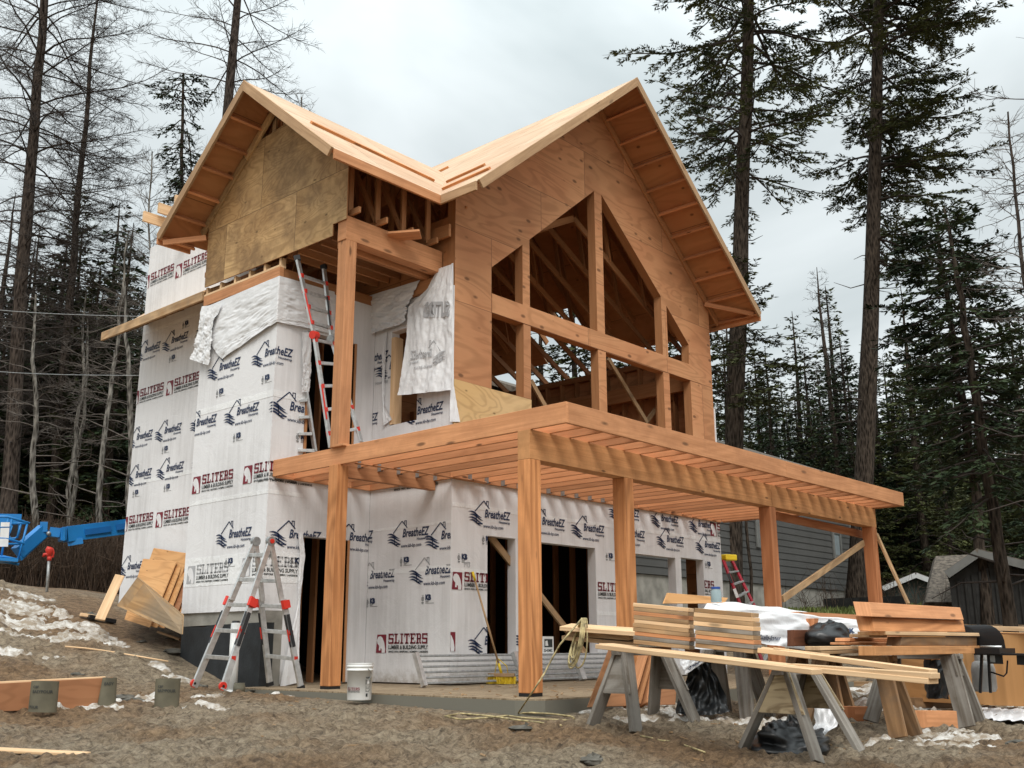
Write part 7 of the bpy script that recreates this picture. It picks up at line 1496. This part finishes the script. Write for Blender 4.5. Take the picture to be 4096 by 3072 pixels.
# ------------------------------------------------------------ grill, tank, crate
tg_ = 12.6
o = thing('gas_grill', tuple(qs(1600, 1270, t=tg_)), 'black gas grill with rounded lid on thin legs at the right edge', 'grill')
gq = lambda x, y, d=0: qs(x, y, t=tg_+d)
a = gq(1575, 745); b_ = gq(1880, 745, -.1); mb = MB(); dd_ = Vector((.12, .42, 0)); n = 12; r_ = .17
def hood(u, v_): ang = math.pi*v_; p = a.lerp(b_, u)+dd_*.5; return p-dd_*.5*math.cos(ang)+Vector((0, 0, math.sin(ang)**.7*.26))
mb.grid(hood, 4, 14); E_ = [hood(0, i/14) for i in range(15)]; mb.face(E_); E_ = [hood(1, i/14) for i in range(15)]; mb.face(list(reversed(E_))); hd_ = mb.build('lid', M_['black'], o, smooth=False)
mb = MB(); mb.tube([gq(1575, 715, -.12), gq(1830, 717, -.2)], .014, 8); mb.build('handle', M_['alu'], hd_, smooth=True)
mb = MB(); mb.beam(gq(1575, 765), gq(1900, 768, -.1), .44, .06); mb.beam(gq(1580, 800), gq(2300, 810, -.2), .4, .02); mb.build('fire_box', M_['black'], o)
for x0, x1 in ((1590, 1570), (1668, 1695), (2200, 2210)): timber('leg', M_['black'], o, gq(x0, 805), gq(x1, 1272), .028, .028, up=(0, 1, 0))
mb = MB(); mb.beam(gq(1680, 860, -.1), gq(1845, 865, -.1), .03, .1); mb.build('burner_front', M_['black'], o)
mb = MB(); mb.beam(gq(1690, 860, -.13), gq(1750, 862, -.13), .03, .07); mb.build('burner_front', M_['galv'], o)
mb = MB(); mb.beam(gq(2010, 862, -.1), gq(2200, 870, -.1), .03, .12); mb.build('burner_front', M_['black'], o)
mb = MB(); mb.tube([gq(1900, 880), gq(1890, 1030), gq(1855, 1072), gq(1700, 1020)], .009, 6); mb.build('gas_hose', M_['black'], o, smooth=True)
P = gq(1635, 1255, .35); rT = 120*.33159/F*(tg_+.35); mb = MB(); mb.lathe(P, [(0, 0), (rT*.85, 0), (rT, .04), (rT, .24), (rT*.85, .31), (rT*.4, .345), (0, .35)], 28); tk_ = mb.build('propane_tank', M_['propane'], origin=P, smooth=True); tag(tk_, 'grey propane tank standing under the gas grill', 'gas tank')
mb = MB(); mb.lathe(P+Vector((0, 0, .345)), [(.03, 0), (.03, .05), (.05, .06), (.05, .09), (0, .09)], 14); mb.build('valve', M_['black'], tk_)
mb = MB(); mb.lathe(P+Vector((0, 0, .31)), [(rT*.62, 0), (rT*.62, .13), (rT*.58, .13), (rT*.58, 0)], 24); mb.build('collar', M_['propane'], tk_)
tc_2 = 13.6; c1_ = qs(1640, 530, t=tc_2); c2_ = qs(2600, 560, t=tc_2-.6); c3_ = qs(1765, 1300, t=tc_2)
prism('plywood_crate', 'plystack', [c1_, c2_, Vector((c2_.x, c2_.y, c3_.z-.1)), Vector((c1_.x, c1_.y, c3_.z-.1))], (.15, 1.2, 0), 'large plywood box behind the gas grill', 'crate')
plank('crate_cleat', 'lumber', qs(1535, 488, t=tc_2-.1), qs(2600, 515, t=tc_2-.7), .1, .05, 'pale board along the top edge of the plywood box', 'board')
# stones scattered in the mud
GR = 'stones in the mud'
for k, (f_, x, y, s_) in enumerate([(Ga, 1085, 945, .16), (Ga, 760, 1235, .13), (Ga, 820, 1255, .12), (Ga, 880, 880, .07), (Ga, 660, 872, .06), (Ga, 1245, 1160, .1), (Ga, 570, 715, .14), (Ga, 485, 1080, .08), (Gd, 190, 1370, .14), (Gd, 700, 1590, .10), (Gd, 370, 1222, .06), (Gb, 750, 1520, .12), (Ga, 640, 860, .05), (Ga, 1050, 860, .06), (Gc, 1370, 1640, .09), (Ge, 2180, 1440, .1)]):
    p = f_(x, y); rs2 = np.random.RandomState(k); mb = MB()
    def rk(u, v_): a = u*math.pi; b_ = v_*2*math.pi; r = s_*.8*(1+1.1*(float(fbm(np.array(u*4+k), np.array(abs(v_-.5)*6+k), 4))-.5)*2); return p+Vector((math.cos(b_)*math.sin(a)*r*1.3, math.sin(b_)*math.sin(a)*r, math.cos(a)*r*.4))
    mb.grid(rk, 8, 14); o = one('stone', mb, M_['rock'], ['broad flat stone near the black foundation', 'flat stone left of the lone cardboard tube', 'flat stone just left of the lone cardboard tube', 'small stone on the snow slope', 'tiny stone on the snow slope', 'stone by the ladder wheels', 'rounded rock at the foot of the dirt bank', 'pale stone above the standing panel', 'dark clod in front of the slab corner', 'reddish clod in the foreground mud', 'small stone at the slab edge', 'clod at the slab edge right of the foundation', 'pebble on the snow slope', 'small rock on the snow near the stack', 'stone left of the hose loops', 'stone at the right edge'][k], 'stone', GR)
